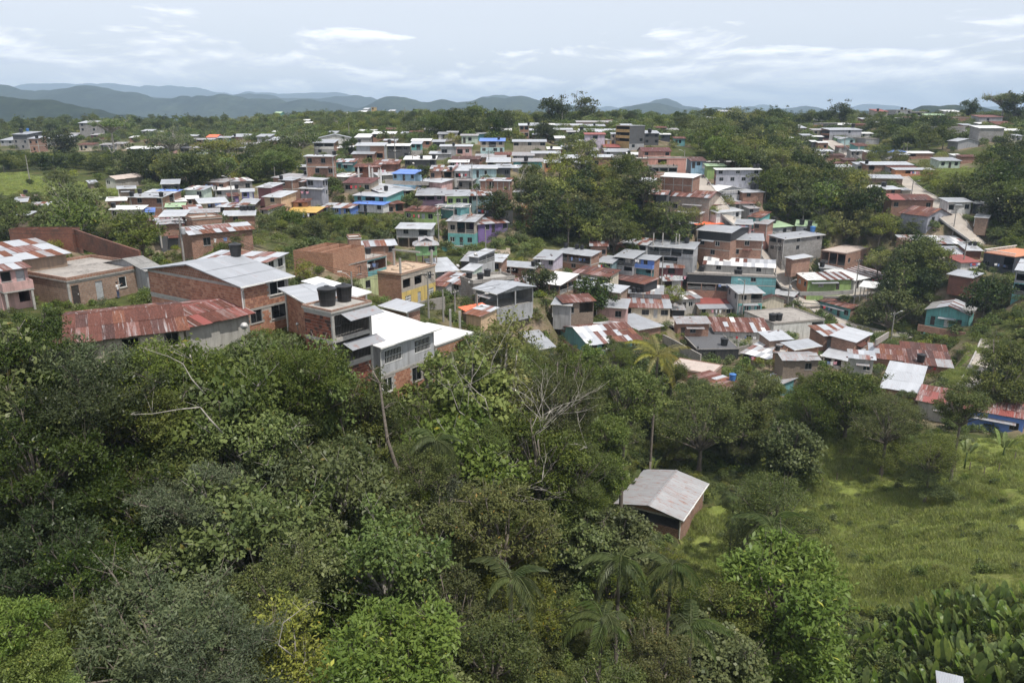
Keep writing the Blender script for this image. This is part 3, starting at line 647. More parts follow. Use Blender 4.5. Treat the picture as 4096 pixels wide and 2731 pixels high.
h('T4',1475,1302,1696,1284,1225,1372,'x','rust','lav','ww','grey gabled house with a maroon roof by the right-hand road','maroon-gabled house',d=205,sl=.38,dep=9)
h('T4',1652,1167,1892,1167,1128,1262,'s','z2','white','D.w','white cottage with grey roof above the right-hand road','white roadside cottage',d=208)
h('T4',1880,1180,1975,1190,1160,1262,'s','z2','dgrey','o',d=209)
h('T4',1950,1208,2050,1208,1200,1272,'s','z3','oldw','.',d=208,dep=4)
h('T4',1892,1302,2032,1317,1285,1372,'s','z2','brickt','..',d=200)
h('T4',1572,782,1786,797,757,858,'s','z2','mint','wdw','pale mint cottage with a dark porch on the lawn','pale mint cottage')
h('T4',1702,742,1790,738,725,770,'s','zw','grey','.')
h('T4',1775,752,1945,752,732,785,'s','rust','brick','..')
h('T4',1590,478,1812,492,462,595,'f','conc','block','w.w.','bare concrete block house high on the right hill','bare concrete hill house',dep=8)
h('T4',1942,487,2190,492,465,615,'s','zw','block','....')
h('T4',1682,392,1852,397,384,445,'f','conc','brick','....',dep=7)
h('T4',1452,374,1642,368,357,395,'s','grn','white','...')
h('T4',1942,388,2172,388,368,440,'s','redp','grey','.w..')
h('T4',2100,457,2276,457,415,475,'g','rust','maroon','..')
h('T4',2166,512,2350,512,494,565,'s','zw','grey','.o.')
h('T4',2280,560,2350,560,545,630,'s','z2','grey','w')
h('T4',1180,324,1322,332,312,392,'f','conc','grey/dgrey','w.w/...',tk=[(1235,318,24),(1268,320,20)])
h('T4',1320,345,1475,345,330,385,'f','conc','grey','oo.')
h('T4',1002,337,1112,337,314,412,'s','red','beige/white','.w/W','tall beige house with a small red roof on the skyline','tall red-topped house',tk=[(990,335,22)])
h('T4',1122,402,1262,406,390,445,'x','zw','grey','..',sl=.15,dep=8)
h('T4',862,402,1022,412,393,445,'s','z1','brick','w.w',tk=[(858,400,20,'b')])
h('T4',1745,608,1952,616,585,665,'x','z1','grey','..',sl=.25,dep=8)
h('T4',1282,718,1532,722,700,750,'s','zw','brick','o..')
h('T4',860,542,976,537,525,575,'s','zw','white','w.w')
h('T4',900,592,1022,590,578,625,'f','conc','grey','..')
h('T4',1000,440,1110,440,428,470,'s','z2','brick','..')
h('T4',800,455,930,460,445,480,'s','rust','brick','.')
h('T4',1640,340,1780,338,322,362,'s','zw','white','..')
h('T4',1935,450,2060,448,436,480,'s','zw','grey','o.')
# ---- T8: right side
h('T8',1262,627,1842,637,555,690,'s','mixz','brick','..wo.','long brick house with patchy zinc and rust roof under the road','long patchy-roof house',d=194,tk=[(1455,620,40)])
h('T8',1600,692,1792,692,664,745,'s','z2','brick','..',d=188)
h('T8',1490,782,1782,802,745,835,'f','concp','white','....',d=183,dep=6)
h('T8',1665,715,1786,735,700,790,'s','z1','brick','..',d=184,dep=4)
h('T8',1776,808,1962,798,735,850,'s','red','white','...',d=178)
h('T8',1820,692,1982,696,635,765,'s','z1','brickd','...','dark brick house with pale roof beside the navy house','dark brick house',d=184,tk=[(1855,645,32),(1975,650,34)])
h('T8',1988,698,2268,772,640,885,'f','terra','navy','w.o','dark navy house with a white balustrade roof terrace','navy balustrade house',d=178,R=(2380,690),fs='...',par=0,balu='rail')
h('T8',1642,907,1886,947,805,965,'s','z2','brickd','...','wide grey roof in front of the navy house','wide grey roof below navy house',d=170,R=(2002,892),fs='..')
h('T8',2265,867,2420,895,780,1110,'s','z1','grey/teal','D/O',"teal and grey house cut off by the right edge",'teal edge house',d=158)
h('U5',975,560,1337,620,420,705,'x','asbz','turq','ddd','teal house with grey and rust gabled roof and netted porch','netted teal house',d=163,sl=.33,dep=9)
h('T8',832,1024,1002,1044,1000,1115,'s','zw','none','O',d=182,dep=5)
h('T2',1165,600,1300,605,590,640,'s','z1','brick','..')
# ---- near ridge houses, left foreground
h('U1',945,520,1505,400,250,962,'g','z2n','brickn/brickn','.W/wW','near brick house with grey ribbed roof and two big windows','grey-roofed near brick house',d=66,L=(105,297),fs='../..',sl=.16,dep=None,near=1,tk=[(940,210,140)])
h('U2',40,486,345,657,330,960,'s','z2n','brickn','.',"brick house with ribbed zinc roof behind the black tanks",'ribbed-roof brick house',d=63,R=(700,545),near=1,sl=.03)
h('U2',545,735,915,640,540,1310,'f','conc','brickdn/brickdn/brickdn','O/O/.','dark sooty brick tower house with balconies and two roof tanks','sooty brick tower',d=54.5,L=(340,662),fs='././.',par=.12,near=1,tk=[(510,672,188),(672,630,172)],awn=1)
h('U2',1015,1065,1598,872,640,1512,'s','zwn','lgreyn/brickn','bb/w.wd','near white-roofed house with barred windows over brick','white-roofed barred house',d=60.5,R=(1082,646),fs='./.',near=1,sl=.08,dep=None)
h('U2',770,568,920,520,510,720,'s','zwn','brick','.',d=66,dep=6,near=1)
h('U2',1000,655,1275,720,605,790,'s','z2n','brick','..','low brick house with pale zinc roof beyond the white roof','low pale-roofed brick house',d=78,near=1,R=(1392,684))
h('U2',1545,1048,1905,925,830,1420,'f','concw','bricko/white','.D/w..','brick house with a bright white concrete slab roof','white slab house',d=71,dep=6,par=0,near=1)
h('T5',560,1292,1700,1160,980,1440,'g','rustn','cream/oldw','w.D.w/....','long rusty corrugated roof of the nearest left house','long rusty near roof',d=54.5,dep=10.5,sl=.17,near=1)
h('T5',1640,1152,2290,1012,870,1215,'g','redpn','oldw','...','worn red corrugated roof against the near brick house','worn red near roof',d=61,dep=8.5,sl=.16,near=1)
h('T5',560,1345,800,1300,1270,1400,'s','rustn','oldw','..',d=53,dep=2.5,near=1)
h('T5',600,738,1342,602,470,872,'f','concd','brickt','d.d.w.d','long brown single-storey row with dark doors and flat roof','brown row with dark doors',d=82,par=.35,near=1,dep=11)
h('T5',185,538,640,475,340,760,'s','mixn','brown','..','brown upper storey under a patched rust and zinc roof','patched-roof brown storey',d=84,near=1,dep=8)
h('T5',-60,645,282,600,455,905,'s','mixn','pink/pink','wd/.D','pink house with a projecting balcony at the left edge','pink balcony house',d=76,near=1,dep=7,balu='pink')
h('T5',1300,642,1482,612,432,790,'g','asb','grey','.d','grey house with a mossy fibre-cement roof','mossy grey-roofed house',d=84,R=(1625,548),dep=9,near=1,sl=.2)
h('T5',75,262,640,262,225,420,'n','','brickd','....','dark ruined brick wall along the back of the brown row','ruined brick wall',d=100,dep=2)
# ---- the shack in the gully
h('U6',965,1080,1195,746,620,1068,'g','z3n','brick','....','small brick shack with a zinc roof in the green gully','gully shack',d=84,dep=8.4,sl=.2,near=1,fs='o',L=None)
h('T3',1690,1378,1952,1368,1335,1400,'s','org','wood','..','sagging orange tarpaulin roof beside the steep road','orange tarpaulin shelter',d=203,dep=5)
h('U3',520,884,800,812,782,930,'s','org','wood','..','bright orange tarpaulin roof among the centre lanes','orange tarpaulin roof',d=113,dep=3.4)

h('V8',2040,880,2140,905,850,930,'s','z2n','wood','.','corner of a zinc shed roof at the bottom right edge','bottom edge shed',d=41,dep=2.0,near=1)
# ---- the small houses that fill the gaps between: same way of placing, modest sizes
_ir = random.Random(11)
def boxes(): return [(px(H['t'], *H['a'])[0], px(H['t'], 0, H['top'])[1], px(H['t'], *H['b'])[0], px(H['t'], 0, H['base'])[1]) for H in HOUSES]
def _in(pt, poly):
    x, y = pt; c = False; j = len(poly) - 1
    for i in range(len(poly)):
        if (poly[i][1] > y) != (poly[j][1] > y) and x < (poly[j][0] - poly[i][0]) * (y - poly[i][1]) / (poly[j][1] - poly[i][1]) + poly[i][0]: c = not c
        j = i
    return c
for poly, n in [([(1250,600),(1700,530),(2100,510),(2700,530),(2750,640),(2450,690),(2150,660),(2050,750),(1900,770),(1550,770),(1250,740)], 46), ([(480,800),(750,770),(1050,750),(1080,900),(900,930),(650,890)], 16),
                ([(1950,1090),(2400,1030),(2900,1110),(3000,1260),(2800,1400),(2500,1320),(2100,1220)], 20), ([(3200,530),(3500,560),(3450,700),(3300,650)], 10), ([(3500,480),(4050,490),(4050,570),(3600,550)], 11), ([(0,570),(1050,575),(1050,625),(0,620)], 15),
                ([(3000,1390),(3400,1390),(3700,1460),(3500,1500),(3050,1500)], 8), ([(2800,850),(2950,860),(3050,960),(2900,1000),(2750,950)], 7), ([(1500,800),(1950,780),(2000,880),(1560,890)], 9), ([(1700,1090),(2000,1060),(2000,1180),(1780,1200)], 6), ([(3350,1000),(3400,1000),(3400,1010)], 0)]:
    bx = boxes(); k = t_ = 0
    while k < n and t_ < 900:
        t_ += 1; u, v = _ir.uniform(min(q[0] for q in poly), max(q[0] for q in poly)), _ir.uniform(min(q[1] for q in poly), max(q[1] for q in poly))
        if not _in((u, v), poly): continue
        d = Dm(u, v); w = _ir.uniform(4.6, 7.2) * FPX / d; hh = _ir.uniform(2.3, 2.9) * FPX / d; tp = hh + _ir.uniform(.9, 1.5) * FPX / d * .8; me_ = (u - w / 2, v - tp, u + w / 2, v)
        ov = sum(max(0, min(me_[2], b[2]) - max(me_[0], b[0])) * max(0, min(me_[3], b[3]) - max(me_[1], b[1])) for b in bx) / ((me_[2] - me_[0]) * (me_[3] - me_[1]))
        if ov > .34: continue
        bx.append(me_); k += 1; tilt = _ir.uniform(-.05, .05) * w * (.2 if v < 650 else 1)
        h('N', u - w / 2, v - hh + tilt, u + w / 2, v - hh - tilt, v - tp, v, _ir.choice('sssg'), _ir.choice(['z1', 'z2', 'z2', 'z3', 'z3', 'mix', 'rust', 'mixz', 'z2', 'rz', 'rust']),
          _ir.choice(['brick', 'brick', 'brick', 'grey', 'lgrey', 'oldw', 'block', 'wood', 'brickt', 'cream', 'teal', 'dgrey', 'white', 'beige', 'pink', 'mint']), _ir.choice(['w.d', 'wd', '.w', 'w.w', 'd.w', 'o.', 'wo', 'dw.']), dep=_ir.uniform(4, 5.8))
# ------------------------------------------------------------------ place every house from its eave pixels
def place(H):
    if 'yin' not in H: H['yin'] = H.get('yaw')
    t = H['t']; a = px(t, *H['a']); b = px(t, *H['b']); um = (a[0] + b[0]) / 2; vm = (a[1] + b[1]) / 2
    vb = px(t, 0, H['base'])[1]; vt = px(t, 0, H['top'])[1]
    d = H.get('d') or Dm(um, vb)
    sl = H.get('sl'); kind = H['kind']
    if sl is None: sl = {'s': .12, 'g': .22, 'x': .3, 'p': .5}.get(kind, 0.0)
    if kind in 'fn': sl = 0.0
    M = P(um, vm, d); ze = M.z
    depr = math.degrees(math.atan2(CAMZ - ze, d))
    if depr > 3.9 and H['yin'] is None:
        A = Pz(*a, ze); B = Pz(*b, ze); yaw = math.atan2(B.y - A.y, B.x - A.x)
        lim = R(62) if ('L' in H and H['L']) or ('R' in H and H['R']) or H.get('near') else R(38)
        if abs(yaw) > lim: yaw = math.copysign(lim, yaw)
    else:
        yaw = R(H['yin'] or 0)
    A0 = P(a[0], vm, d); c, s = math.cos(yaw), math.sin(yaw)
    # line through M with this yaw; its ends meet the two eave pixels' columns
    def at_u(u):
        xr = (u - CX) / FPX; z = ze - CAMZ
        # (M.x + t c) = xr * ((M.y + t s) cP - z sP)
        return (xr * (M.y * cP - z * sP) - M.x) / (c - xr * s * cP)
    t0, t1 = at_u(a[0]), at_u(b[0]); W = t1 - t0
    A = Vector((M.x + c * t0, M.y + s * t0, ze)); n = Vector((-s, c, 0)); u = Vector((c, s, 0))
    Dp = H.get('dep')
    for key, base in (('L', A), ('R', A + u * W)):
        if Dp is None and H.get(key):
            q = px(t, *H[key]); z = ze
            for _ in range(4):
                C = Pz(*q, z); Dp = (C - base).dot(n); Dp = max(2.5, min(16, Dp)); z = ze + (sl * Dp if kind == 's' else 0)
    if Dp is None:
        frac = .5 if kind in 'gxp' else 1.0
        lo, hi = 2.5, 13.0
        for _ in range(24):
            m = (lo + hi) / 2; q = M + n * (m * frac); q.z = ze + sl * m * frac
            if kind == 'x': q.z = ze + sl * W / 2
            if proj(q)[1] > vt: lo = m
            else: hi = m
        Dp = max(3.6, (lo + hi) / 2)
    zb = P(um, vb, d).z; wh = max(2.0 * len(H['walls']), ze - zb)
    H.update(A=A, u=u, n=n, W=W, Dp=Dp, ze=ze, wh=wh, zb=ze - wh, sl=sl, yaw=yaw, dd=d, um=um, vm=vm)
for H in HOUSES: place(H)
# a house lower in the picture stands nearer than the one above it: settle the distances so that rows never cross
for H in HOUSES: H['d'] = H['dd']; H['d0'] = H['dd']
pairs = []
for i, X in enumerate(HOUSES):
    for Y in HOUSES:
        if X is Y or (X.get('near') and Y.get('near')): continue
        xa, xb = px(X['t'], *X['a'])[0], px(X['t'], *X['b'])[0]; ya, yb = px(Y['t'], *Y['a'])[0], px(Y['t'], *Y['b'])[0]
        ov = min(xb, yb) - max(xa, ya)
        if ov < .25 * min(xb - xa, yb - ya): continue
        bx, by = px(X['t'], 0, X['base'])[1], px(Y['t'], 0, Y['base'])[1]
        if X['vm'] > Y['vm'] + 7 and bx > by + 5 and X['vm'] - Y['vm'] < 260: pairs.append((X, Y))
for _ in range(160):
    for X, Y in pairs:
        e = X['d'] + .55 * X['Dp'] + .4 - Y['d']
        if e > 0:
            wx, wy = (0, 1) if X.get('near') else ((1, 0) if Y.get('near') else (.5, .5))
            X['d'] = max(X['d0'] * .84, X['d'] - e * wx * .6); Y['d'] = min(Y['d0'] * 1.16, Y['d'] + e * wy * .6)
for H in HOUSES: place(H)

# roads: pixel centre lines, width in metres; the ground's distance gives their height
def gp(t, x, y, d=None):
    u, v = px(t, x, y); return P(u, v, d or Dm(u, v))
ROADS = [
 dict(name='ridge_road', w=4.9, lab='pale concrete road', pts=[gp('T3', *q) for q in ((1560,765),(1640,860),(1690,930),(1740,1010),(1800,1090),(1870,1160),(1930,1215),(1985,1290),(2060,1375))] +
      [gp('T8', *q) for q in ((10,760),(75,850),(130,930),(175,1010),(230,1090),(300,1150),(400,1200))]),
 dict(name='plaza_road', w=6.8, pts=[gp('T8', *q) for q in ((130,1000),(270,1090),(420,1110),(600,1085),(760,1090),(960,1090))]),
 dict(name='lower_street', w=3.4, pts=[Pz(*px('T8', x, y), CAMZ + z) for x, y, z in ((300,1130,-44.6),(390,1200,-46.2),(500,1280,-47.6),(620,1340,-47.8))] + [Pz(*px('U5', x, y), CAMZ - 47.8) for x, y in ((420,695),(560,745),(700,765),(900,770),(1200,785),(1480,795))]),
 dict(name='centre_street', w=7.0, pts=[gp('U4', *q) for q in ((560,775),(700,790),(850,812),(1000,815),(1130,815))]),
 dict(name='hill_road', w=6.5, pts=[gp('T4', *q) for q in ((560,600),(620,640),(680,685),(750,740),(830,790))]),
 dict(name='right_road', w=6.0, pts=[gp('T4', *q) for q in ((1190,930),(1260,1000),(1350,1070),(1450,1120),(1560,1190),(1660,1275))] + [gp('T8', *q) for q in ((1700,420),(1790,500),(1880,580),(1960,640))]),
 dict(name='garden_path', w=2.6, pts=[gp('U5', *q) for q in ((1490,800),(1470,860),(1420,980),(1350,1110),(1310,1165))]),
 dict(name='gully_stairs', w=1.8, pts=[gp('T6', *q) for q in ((2040,500),(2035,560),(2030,640))]),
 dict(name='top_road', w=5.5, pts=[gp('T4', *q) for q in ((2110,560),(2180,590),(2260,630))]),
]
def resample(pts, step):
    out = [pts[0]]
    for p, q in zip(pts, pts[1:]):
        n = max(1, int((q - p).length / step))
        out += [p.lerp(q, (i + 1) / n) for i in range(n)]
    return out
def smooth(pts, k=3):
    for _ in range(k):
        pts = [pts[0]] + [(pts[i - 1] + pts[i] * 2 + pts[i + 1]) / 4 for i in range(1, len(pts) - 1)] + [pts[-1]]
    return pts
for rd in ROADS: rd['line'] = smooth(resample(rd['pts'], 2.5), 6)

# ------------------------------------------------------------------ terrain: heights through all the bases
ctrl = []
for H in HOUSES:
    f = H['A'] + H['u'] * (H['W'] / 2); st = H.get('stilt', 0)
    ctrl.append((f.x, f.y, H['zb'] - st)); g = f + H['n'] * (H['Dp'] * .75); ctrl.append((g.x, g.y, H['zb'] - st * .3))
for rd in ROADS:
    for p in rd['line'][::3]: ctrl.append(tuple(p))
C2 = np.array(ctrl)
for u in range(60, 4096, 150):
    for v in range(500, 1500, 62):
        if u < 2050 and v > 1010 - max(0, (u - 1500)) * .1: continue
        if v > 1500: continue
        p = P(u, v, Dm(u, v))
        if np.min((C2[:, 0] - p.x) ** 2 + (C2[:, 1] - p.y) ** 2) > 15 ** 2: ctrl.append(tuple(p))
# foreground and far ground, metres from the camera's foot (z from the camera)
for x, y, z in [(-60,20,-22),(-40,25,-23),(-25,25,-27),(-10,22,-33),(0,22,-40),(12,25,-42),(28,28,-36),(45,30,-30),(-60,45,-21),(-38,42,-22.5),(-22,42,-26),
                (-10,45,-31),(0,48,-38),(10,50,-44),(22,45,-42),(35,45,-37),(55,50,-33),(-60,65,-20),(-2,62,-30),(6,66,-40),(14,70,-45),(24,68,-46),(38,66,-42),
                (60,70,-38),(10,85,-44),(20,86,-48),(32,84,-47.5),(45,82,-46),(62,88,-43),(5,95,-41),(18,100,-45),(-5,80,-30),(-2,90,-34),
                (0,-60,-30),(-80,-60,-26),(80,-60,-26),(-120,20,-26),(120,40,-34),(95,75,-40),(-110,90,-24),(-90,120,-30),(-60,118,-28),(-35,108,-29),(-12,105,-30)]:
    ctrl.append((x, y, CAMZ + z))
for x in range(-420, 421, 120):
    for y, z in ((640, -9), (780, -30), (950, -60)): ctrl.append((x, y, CAMZ + z + 6 * math.sin(x * .013)))
for x, y, z in ((-330,300,-20),(-330,200,-30),(330,300,-8),(330,200,-20),(260,120,-30),(-250,120,-36),(-330,450,-8),(330,450,4),(-200,60,-30),(220,40,-30)): ctrl.append((x, y, CAMZ + z))
C3 = np.array(ctrl); keepc = []
for i in np.argsort(C3[:, 2]):                     # of controls closer than 3.5 m keep the lowest
    if all((C3[i, 0] - C3[j, 0]) ** 2 + (C3[i, 1] - C3[j, 1]) ** 2 > 12 for j in keepc): keepc.append(i)
C3 = C3[keepc]; _m = len(C3)
nbr = np.argsort(np.linalg.norm(C3[:, None, :2] - C3[None, :, :2], axis=2), axis=1)[:, 1:7]; med = np.median(C3[nbr, 2], axis=1)
C3[:, 2] = np.clip(C3[:, 2], med - 9, med + 7)
_K3 = -np.linalg.norm(C3[:, None, :2] - C3[None, :, :2], axis=2); _A3 = np.zeros((_m + 1, _m + 1)); _A3[:_m, :_m] = _K3 - 1.5 * np.eye(_m); _A3[:_m, _m] = 1; _A3[_m, :_m] = 1
_w3 = np.linalg.solve(_A3, np.concatenate([C3[:, 2], [0]]))
def axis(lo, hi, step, far, grow):
    a = list(np.arange(lo, hi + .1, step)); s = step
    while a[-1] < far: s *= grow; a.append(a[-1] + s)
    s = step
    while a[0] > -far: s *= grow; a.insert(0, a[0] - s)
    return np.array(a)
GX = axis(-190, 190, 2.2, 12000, 1.22); GY = axis(18, 345, 2.2, 12000, 1.22)
XX, YY = np.meshgrid(GX, GY); q = np.stack([XX.ravel(), YY.ravel()], 1); ZZ = np.zeros(len(q))
for i in range(0, len(q), 4000):
    dd = np.linalg.norm(q[i:i + 4000, None] - C3[None, :, :2], axis=2); ZZ[i:i + 4000] = -dd @ _w3[:_m] + _w3[_m]
ZZ = ZZ.reshape(XX.shape)
rad = np.sqrt(XX ** 2 + (YY - 200) ** 2); far = np.clip((rad - 480) / 500, 0, 1)
ZZ = ZZ * (1 - far) + far * (CAMZ - 70 - np.clip((rad - 900) / 2500, 0, 1) * 70)
amp = np.clip(1 - far, 0, 1) * .35
ZZ += amp * (np.sin(XX * .31 + 1.3 * np.sin(YY * .23)) * np.sin(YY * .37 + np.sin(XX * .19)))
pm = np.clip((XX - 12) / 12, 0, 1) * np.clip((YY - 30) / 10, 0, 1) * np.clip((112 - YY) / 12, 0, 1) * np.clip((110 - XX) / 20, 0, 1)
ZZ += pm * (.9 * np.sin(XX * .42 + 1.7 * np.sin(YY * .21)) * np.cos(YY * .36 + 1.1 * np.sin(XX * .27)) + .5 * np.sin(XX * .8 + YY * .55))
for rd in ROADS:                                   # roads are cut into the slope
    L = np.array([tuple(p) for p in rd['line']])
    box = (XX > L[:, 0].min() - 14) & (XX < L[:, 0].max() + 14) & (YY > L[:, 1].min() - 14) & (YY < L[:, 1].max() + 14)
    for j, i in zip(*np.where(box)):
        d2 = (L[:, 0] - XX[j, i]) ** 2 + (L[:, 1] - YY[j, i]) ** 2; k = d2.argmin(); dist = math.sqrt(d2[k]); hw = rd['w'] / 2
        if dist < hw + 5:
            f = min(1, max(0, (hw + 5 - dist) / 3.2)); ZZ[j, i] = ZZ[j, i] * (1 - f) + (L[k, 2] - .22) * f
FOOT = []
for H in HOUSES:                                   # level pads under the houses
    FOOT.append((H['A'].x, H['A'].y, H['u'].x, H['u'].y, H['W'], H['Dp'], H['zb'] - H.get('stilt', 0)))
    ax, ay, ux, uy, W, Dp, zb = FOOT[-1]
    lx = (XX - ax) * ux + (YY - ay) * uy; ly = -(XX - ax) * uy + (YY - ay) * ux
    ins = (lx > -1.5) & (lx < W + 1.5) & (ly > -1.2) & (ly < Dp + .6)
    ZZ[ins] = np.minimum(ZZ[ins], zb - .12)
def tz(x, y):
    i = int(np.clip(np.searchsorted(GX, x) - 1, 0, len(GX) - 2)); j = int(np.clip(np.searchsorted(GY, y) - 1, 0, len(GY) - 2))
    fx = (x - GX[i]) / (GX[i + 1] - GX[i]); fy = (y - GY[j]) / (GY[j + 1] - GY[j]); fx = min(1, max(0, fx)); fy = min(1, max(0, fy))
    return float((ZZ[j, i] * (1 - fx) + ZZ[j, i + 1] * fx) * (1 - fy) + (ZZ[j + 1, i] * (1 - fx) + ZZ[j + 1, i + 1] * fx) * fy)
FA = np.array(FOOT)
def in_house(x, y, m=.6):
    lx = (x - FA[:, 0]) * FA[:, 2] + (y - FA[:, 1]) * FA[:, 3]; ly = -(x - FA[:, 0]) * FA[:, 3] + (y - FA[:, 1]) * FA[:, 2]
    return bool(np.any((lx > -m) & (lx < FA[:, 4] + m) & (ly > -m) & (ly < FA[:, 5] + m)))
RL = np.concatenate([np.array([(p.x, p.y, rd['w'] / 2) for p in rd['line']]) for rd in ROADS])
def on_road(x, y, m=.8):
    return bool(np.any((RL[:, 0] - x) ** 2 + (RL[:, 1] - y) ** 2 < (RL[:, 2] + m) ** 2))
def ground_hit(u, v, y0=26, y1=900):
    """first point of the terrain along a pixel's ray"""
    r = ray(u, v); y = y0; step = 1.0
    while y < y1:
        k = y / r.y
        if CAMZ + r.z * k <= tz(r.x * k, y): return Vector((r.x * k, y, tz(r.x * k, y)))
        y += step; step = min(4, step * 1.01)
    return None
# ------------------------------------------------------------------ the setting: ground, roads, hills
def ground_mat(name, c1, c2, c3, s=.05, worn=False):
    m, nt, b = newmat(name); g = nd(nt, 'ShaderNodeNewGeometry').outputs['Position']
    col = mixc(nt, nz(nt, g, s, 6, .65, .38, .62), c1, c2); col = mixc(nt, nz(nt, g, s * 5, 5, .7, .5, .72), col, c3)
    col = mixc(nt, nz(nt, g, 1.3, 5, .7, .3, .75), col, sc(c1, .55))
    if worn:
        at = nd(nt, 'ShaderNodeAttribute'); at.attribute_name = 'worn'; k = nd(nt, 'ShaderNodeMath', operation='MULTIPLY'); nt.links.new(at.outputs['Fac'], k.inputs[0]); nt.links.new(nz(nt, g, .35, 5, .7, .3, .52), k.inputs[1])
        col = mixc(nt, k.outputs[0], col, mixc(nt, nz(nt, g, .8, 5, .7, .3, .7), (.30, .235, .175), (.20, .145, .10)))
    nt.links.new(col, b.inputs['Base Color']); b.inputs['Roughness'].default_value = .95
    b.inputs['Specular IOR Level'].default_value = .1
    bump(nt, b, nz(nt, g, 2.2, 6, .7, 0, 1), .7, .25); return m
GROUND = ground_mat('ground_green', (.058, .075, .022), (.11, .125, .038), (.17, .12, .07), worn=True)
def grid_obj(name, X, Y, Z, mat, kind='structure'):
    ny, nx = X.shape; me = bpy.data.meshes.new(name); me.vertices.add(nx * ny)
    me.vertices.foreach_set('co', np.stack([X, Y, Z], 2).reshape(-1).astype(np.float32))
    i = np.arange((ny - 1) * (nx - 1)); r, c = i // (nx - 1), i % (nx - 1); a = r * nx + c
    F = np.stack([a, a + 1, a + nx + 1, a + nx], 1).reshape(-1); n = len(i)
    me.loops.add(n * 4); me.polygons.add(n); me.loops.foreach_set('vertex_index', F.astype(np.int32))
    me.polygons.foreach_set('loop_start', np.arange(0, n * 4, 4, dtype=np.int32)); me.polygons.foreach_set('use_smooth', np.ones(n, bool))
    me.update(calc_edges=True); me.materials.append(mat); o = link(name, me)
    if kind: o['kind'] = kind
    return o
gro = grid_obj('ground', XX, YY, ZZ, GROUND)
worn = np.zeros(XX.shape)
for ax, ay, ux, uy, W, Dp, zb in FOOT:
    lx = (XX - ax) * ux + (YY - ay) * uy; ly = -(XX - ax) * uy + (YY - ay) * ux
    dx = np.maximum(np.maximum(-lx, lx - W), 0); dy = np.maximum(np.maximum(-ly, ly - Dp), 0); worn = np.maximum(worn, np.clip(1 - np.hypot(dx, dy) / 5.0, 0, 1) * (ay > 95))
wa = gro.data.attributes.new('worn', 'FLOAT', 'POINT'); wa.data.foreach_set('value', worn.reshape(-1).astype(np.float32))
def road_mat(name, c, joints=True):
    m, nt, b = newmat(name); v = nd(nt, 'ShaderNodeUVMap').outputs[0]; g = nd(nt, 'ShaderNodeNewGeometry').outputs['Position']
    oi = nd(nt, 'ShaderNodeObjectInfo'); col = mixc(nt, oi.outputs['Random'], sc(c, .8), sc(c, 1.12)); col = mixc(nt, nz(nt, g, .25, 5, .65, .35, .7), col, sc(c, .72)); col = mixc(nt, nz(nt, g, 1.6, 5, .7, .55, .8), col, (.22, .16, .12))
    nt.links.new(col, b.inputs['Base Color']); b.inputs['Roughness'].default_value = .9; bump(nt, b, nz(nt, g, 6, 4, .6, 0, 1), .2, .02); return m
RM = road_mat('road_concrete', (.42, .375, .325)); KM = gm('conc')
for rd in ROADS:
    L = rd['line']; hw = rd['w'] / 2; slab = MB(); kerb = MB(); rows = []; panels = []
    for i, p in enumerate(L):
        t = (L[min(i + 1, len(L) - 1)] - L[max(i - 1, 0)]); t.z = 0; t.normalize(); s = Vector((t.y, -t.x, 0)); rows.append((p, s))
    if rd['name'] == 'gully_stairs':
        r = empty('outdoor_stairs', rows[0][0]); tag(r, 'steep wooden stairs climbing beside the purple house', 'stairs')
        for i, (p, s) in enumerate(rows):
            mb = MB(); mb.box(-.9, .9, -.3, .3, -.5, .12); o = mb.obj('step', gm('wood'), r); o.location = p - rows[0][0]
        continue
    for i in range(len(rows) - 1):
        (p, s), (p2, s2) = rows[i], rows[i + 1]
        slab.prism([p - s * hw - Vector((0, 0, .06)), p + s * hw - Vector((0, 0, .06)), p2 + s2 * hw - Vector((0, 0, .06)), p2 - s2 * hw - Vector((0, 0, .06))], .35)
        e1, e2 = p.lerp(p2, .008), p.lerp(p2, .992); panels.append([e1 - s * (hw - .02), e1 + s * (hw - .02), e2 + s2 * (hw - .02), e2 - s2 * (hw - .02)])
        for sg in (-1, 1):
            k = MB()
            a, b_ = p + s * (sg * hw), p2 + s2 * (sg * hw); a2, b2 = p + s * (sg * (hw + .3)), p2 + s2 * (sg * (hw + .3))
            up = Vector((0, 0, .13)); pts = [a + up, a2 + up, b2 + up, b_ + up]
            if sg < 0: pts = pts[::-1]
            kerb.prism(pts, .5)
    ro = slab.obj(rd['name'], RM); ro['kind'] = 'structure'
    kerb.obj('kerb', KM, ro)
    for pn in panels:
        q = MB(); q.prism([p + Vector((0, 0, rng.normal() * .006)) for p in pn], .055); q.obj('road_slab', RM, ro)
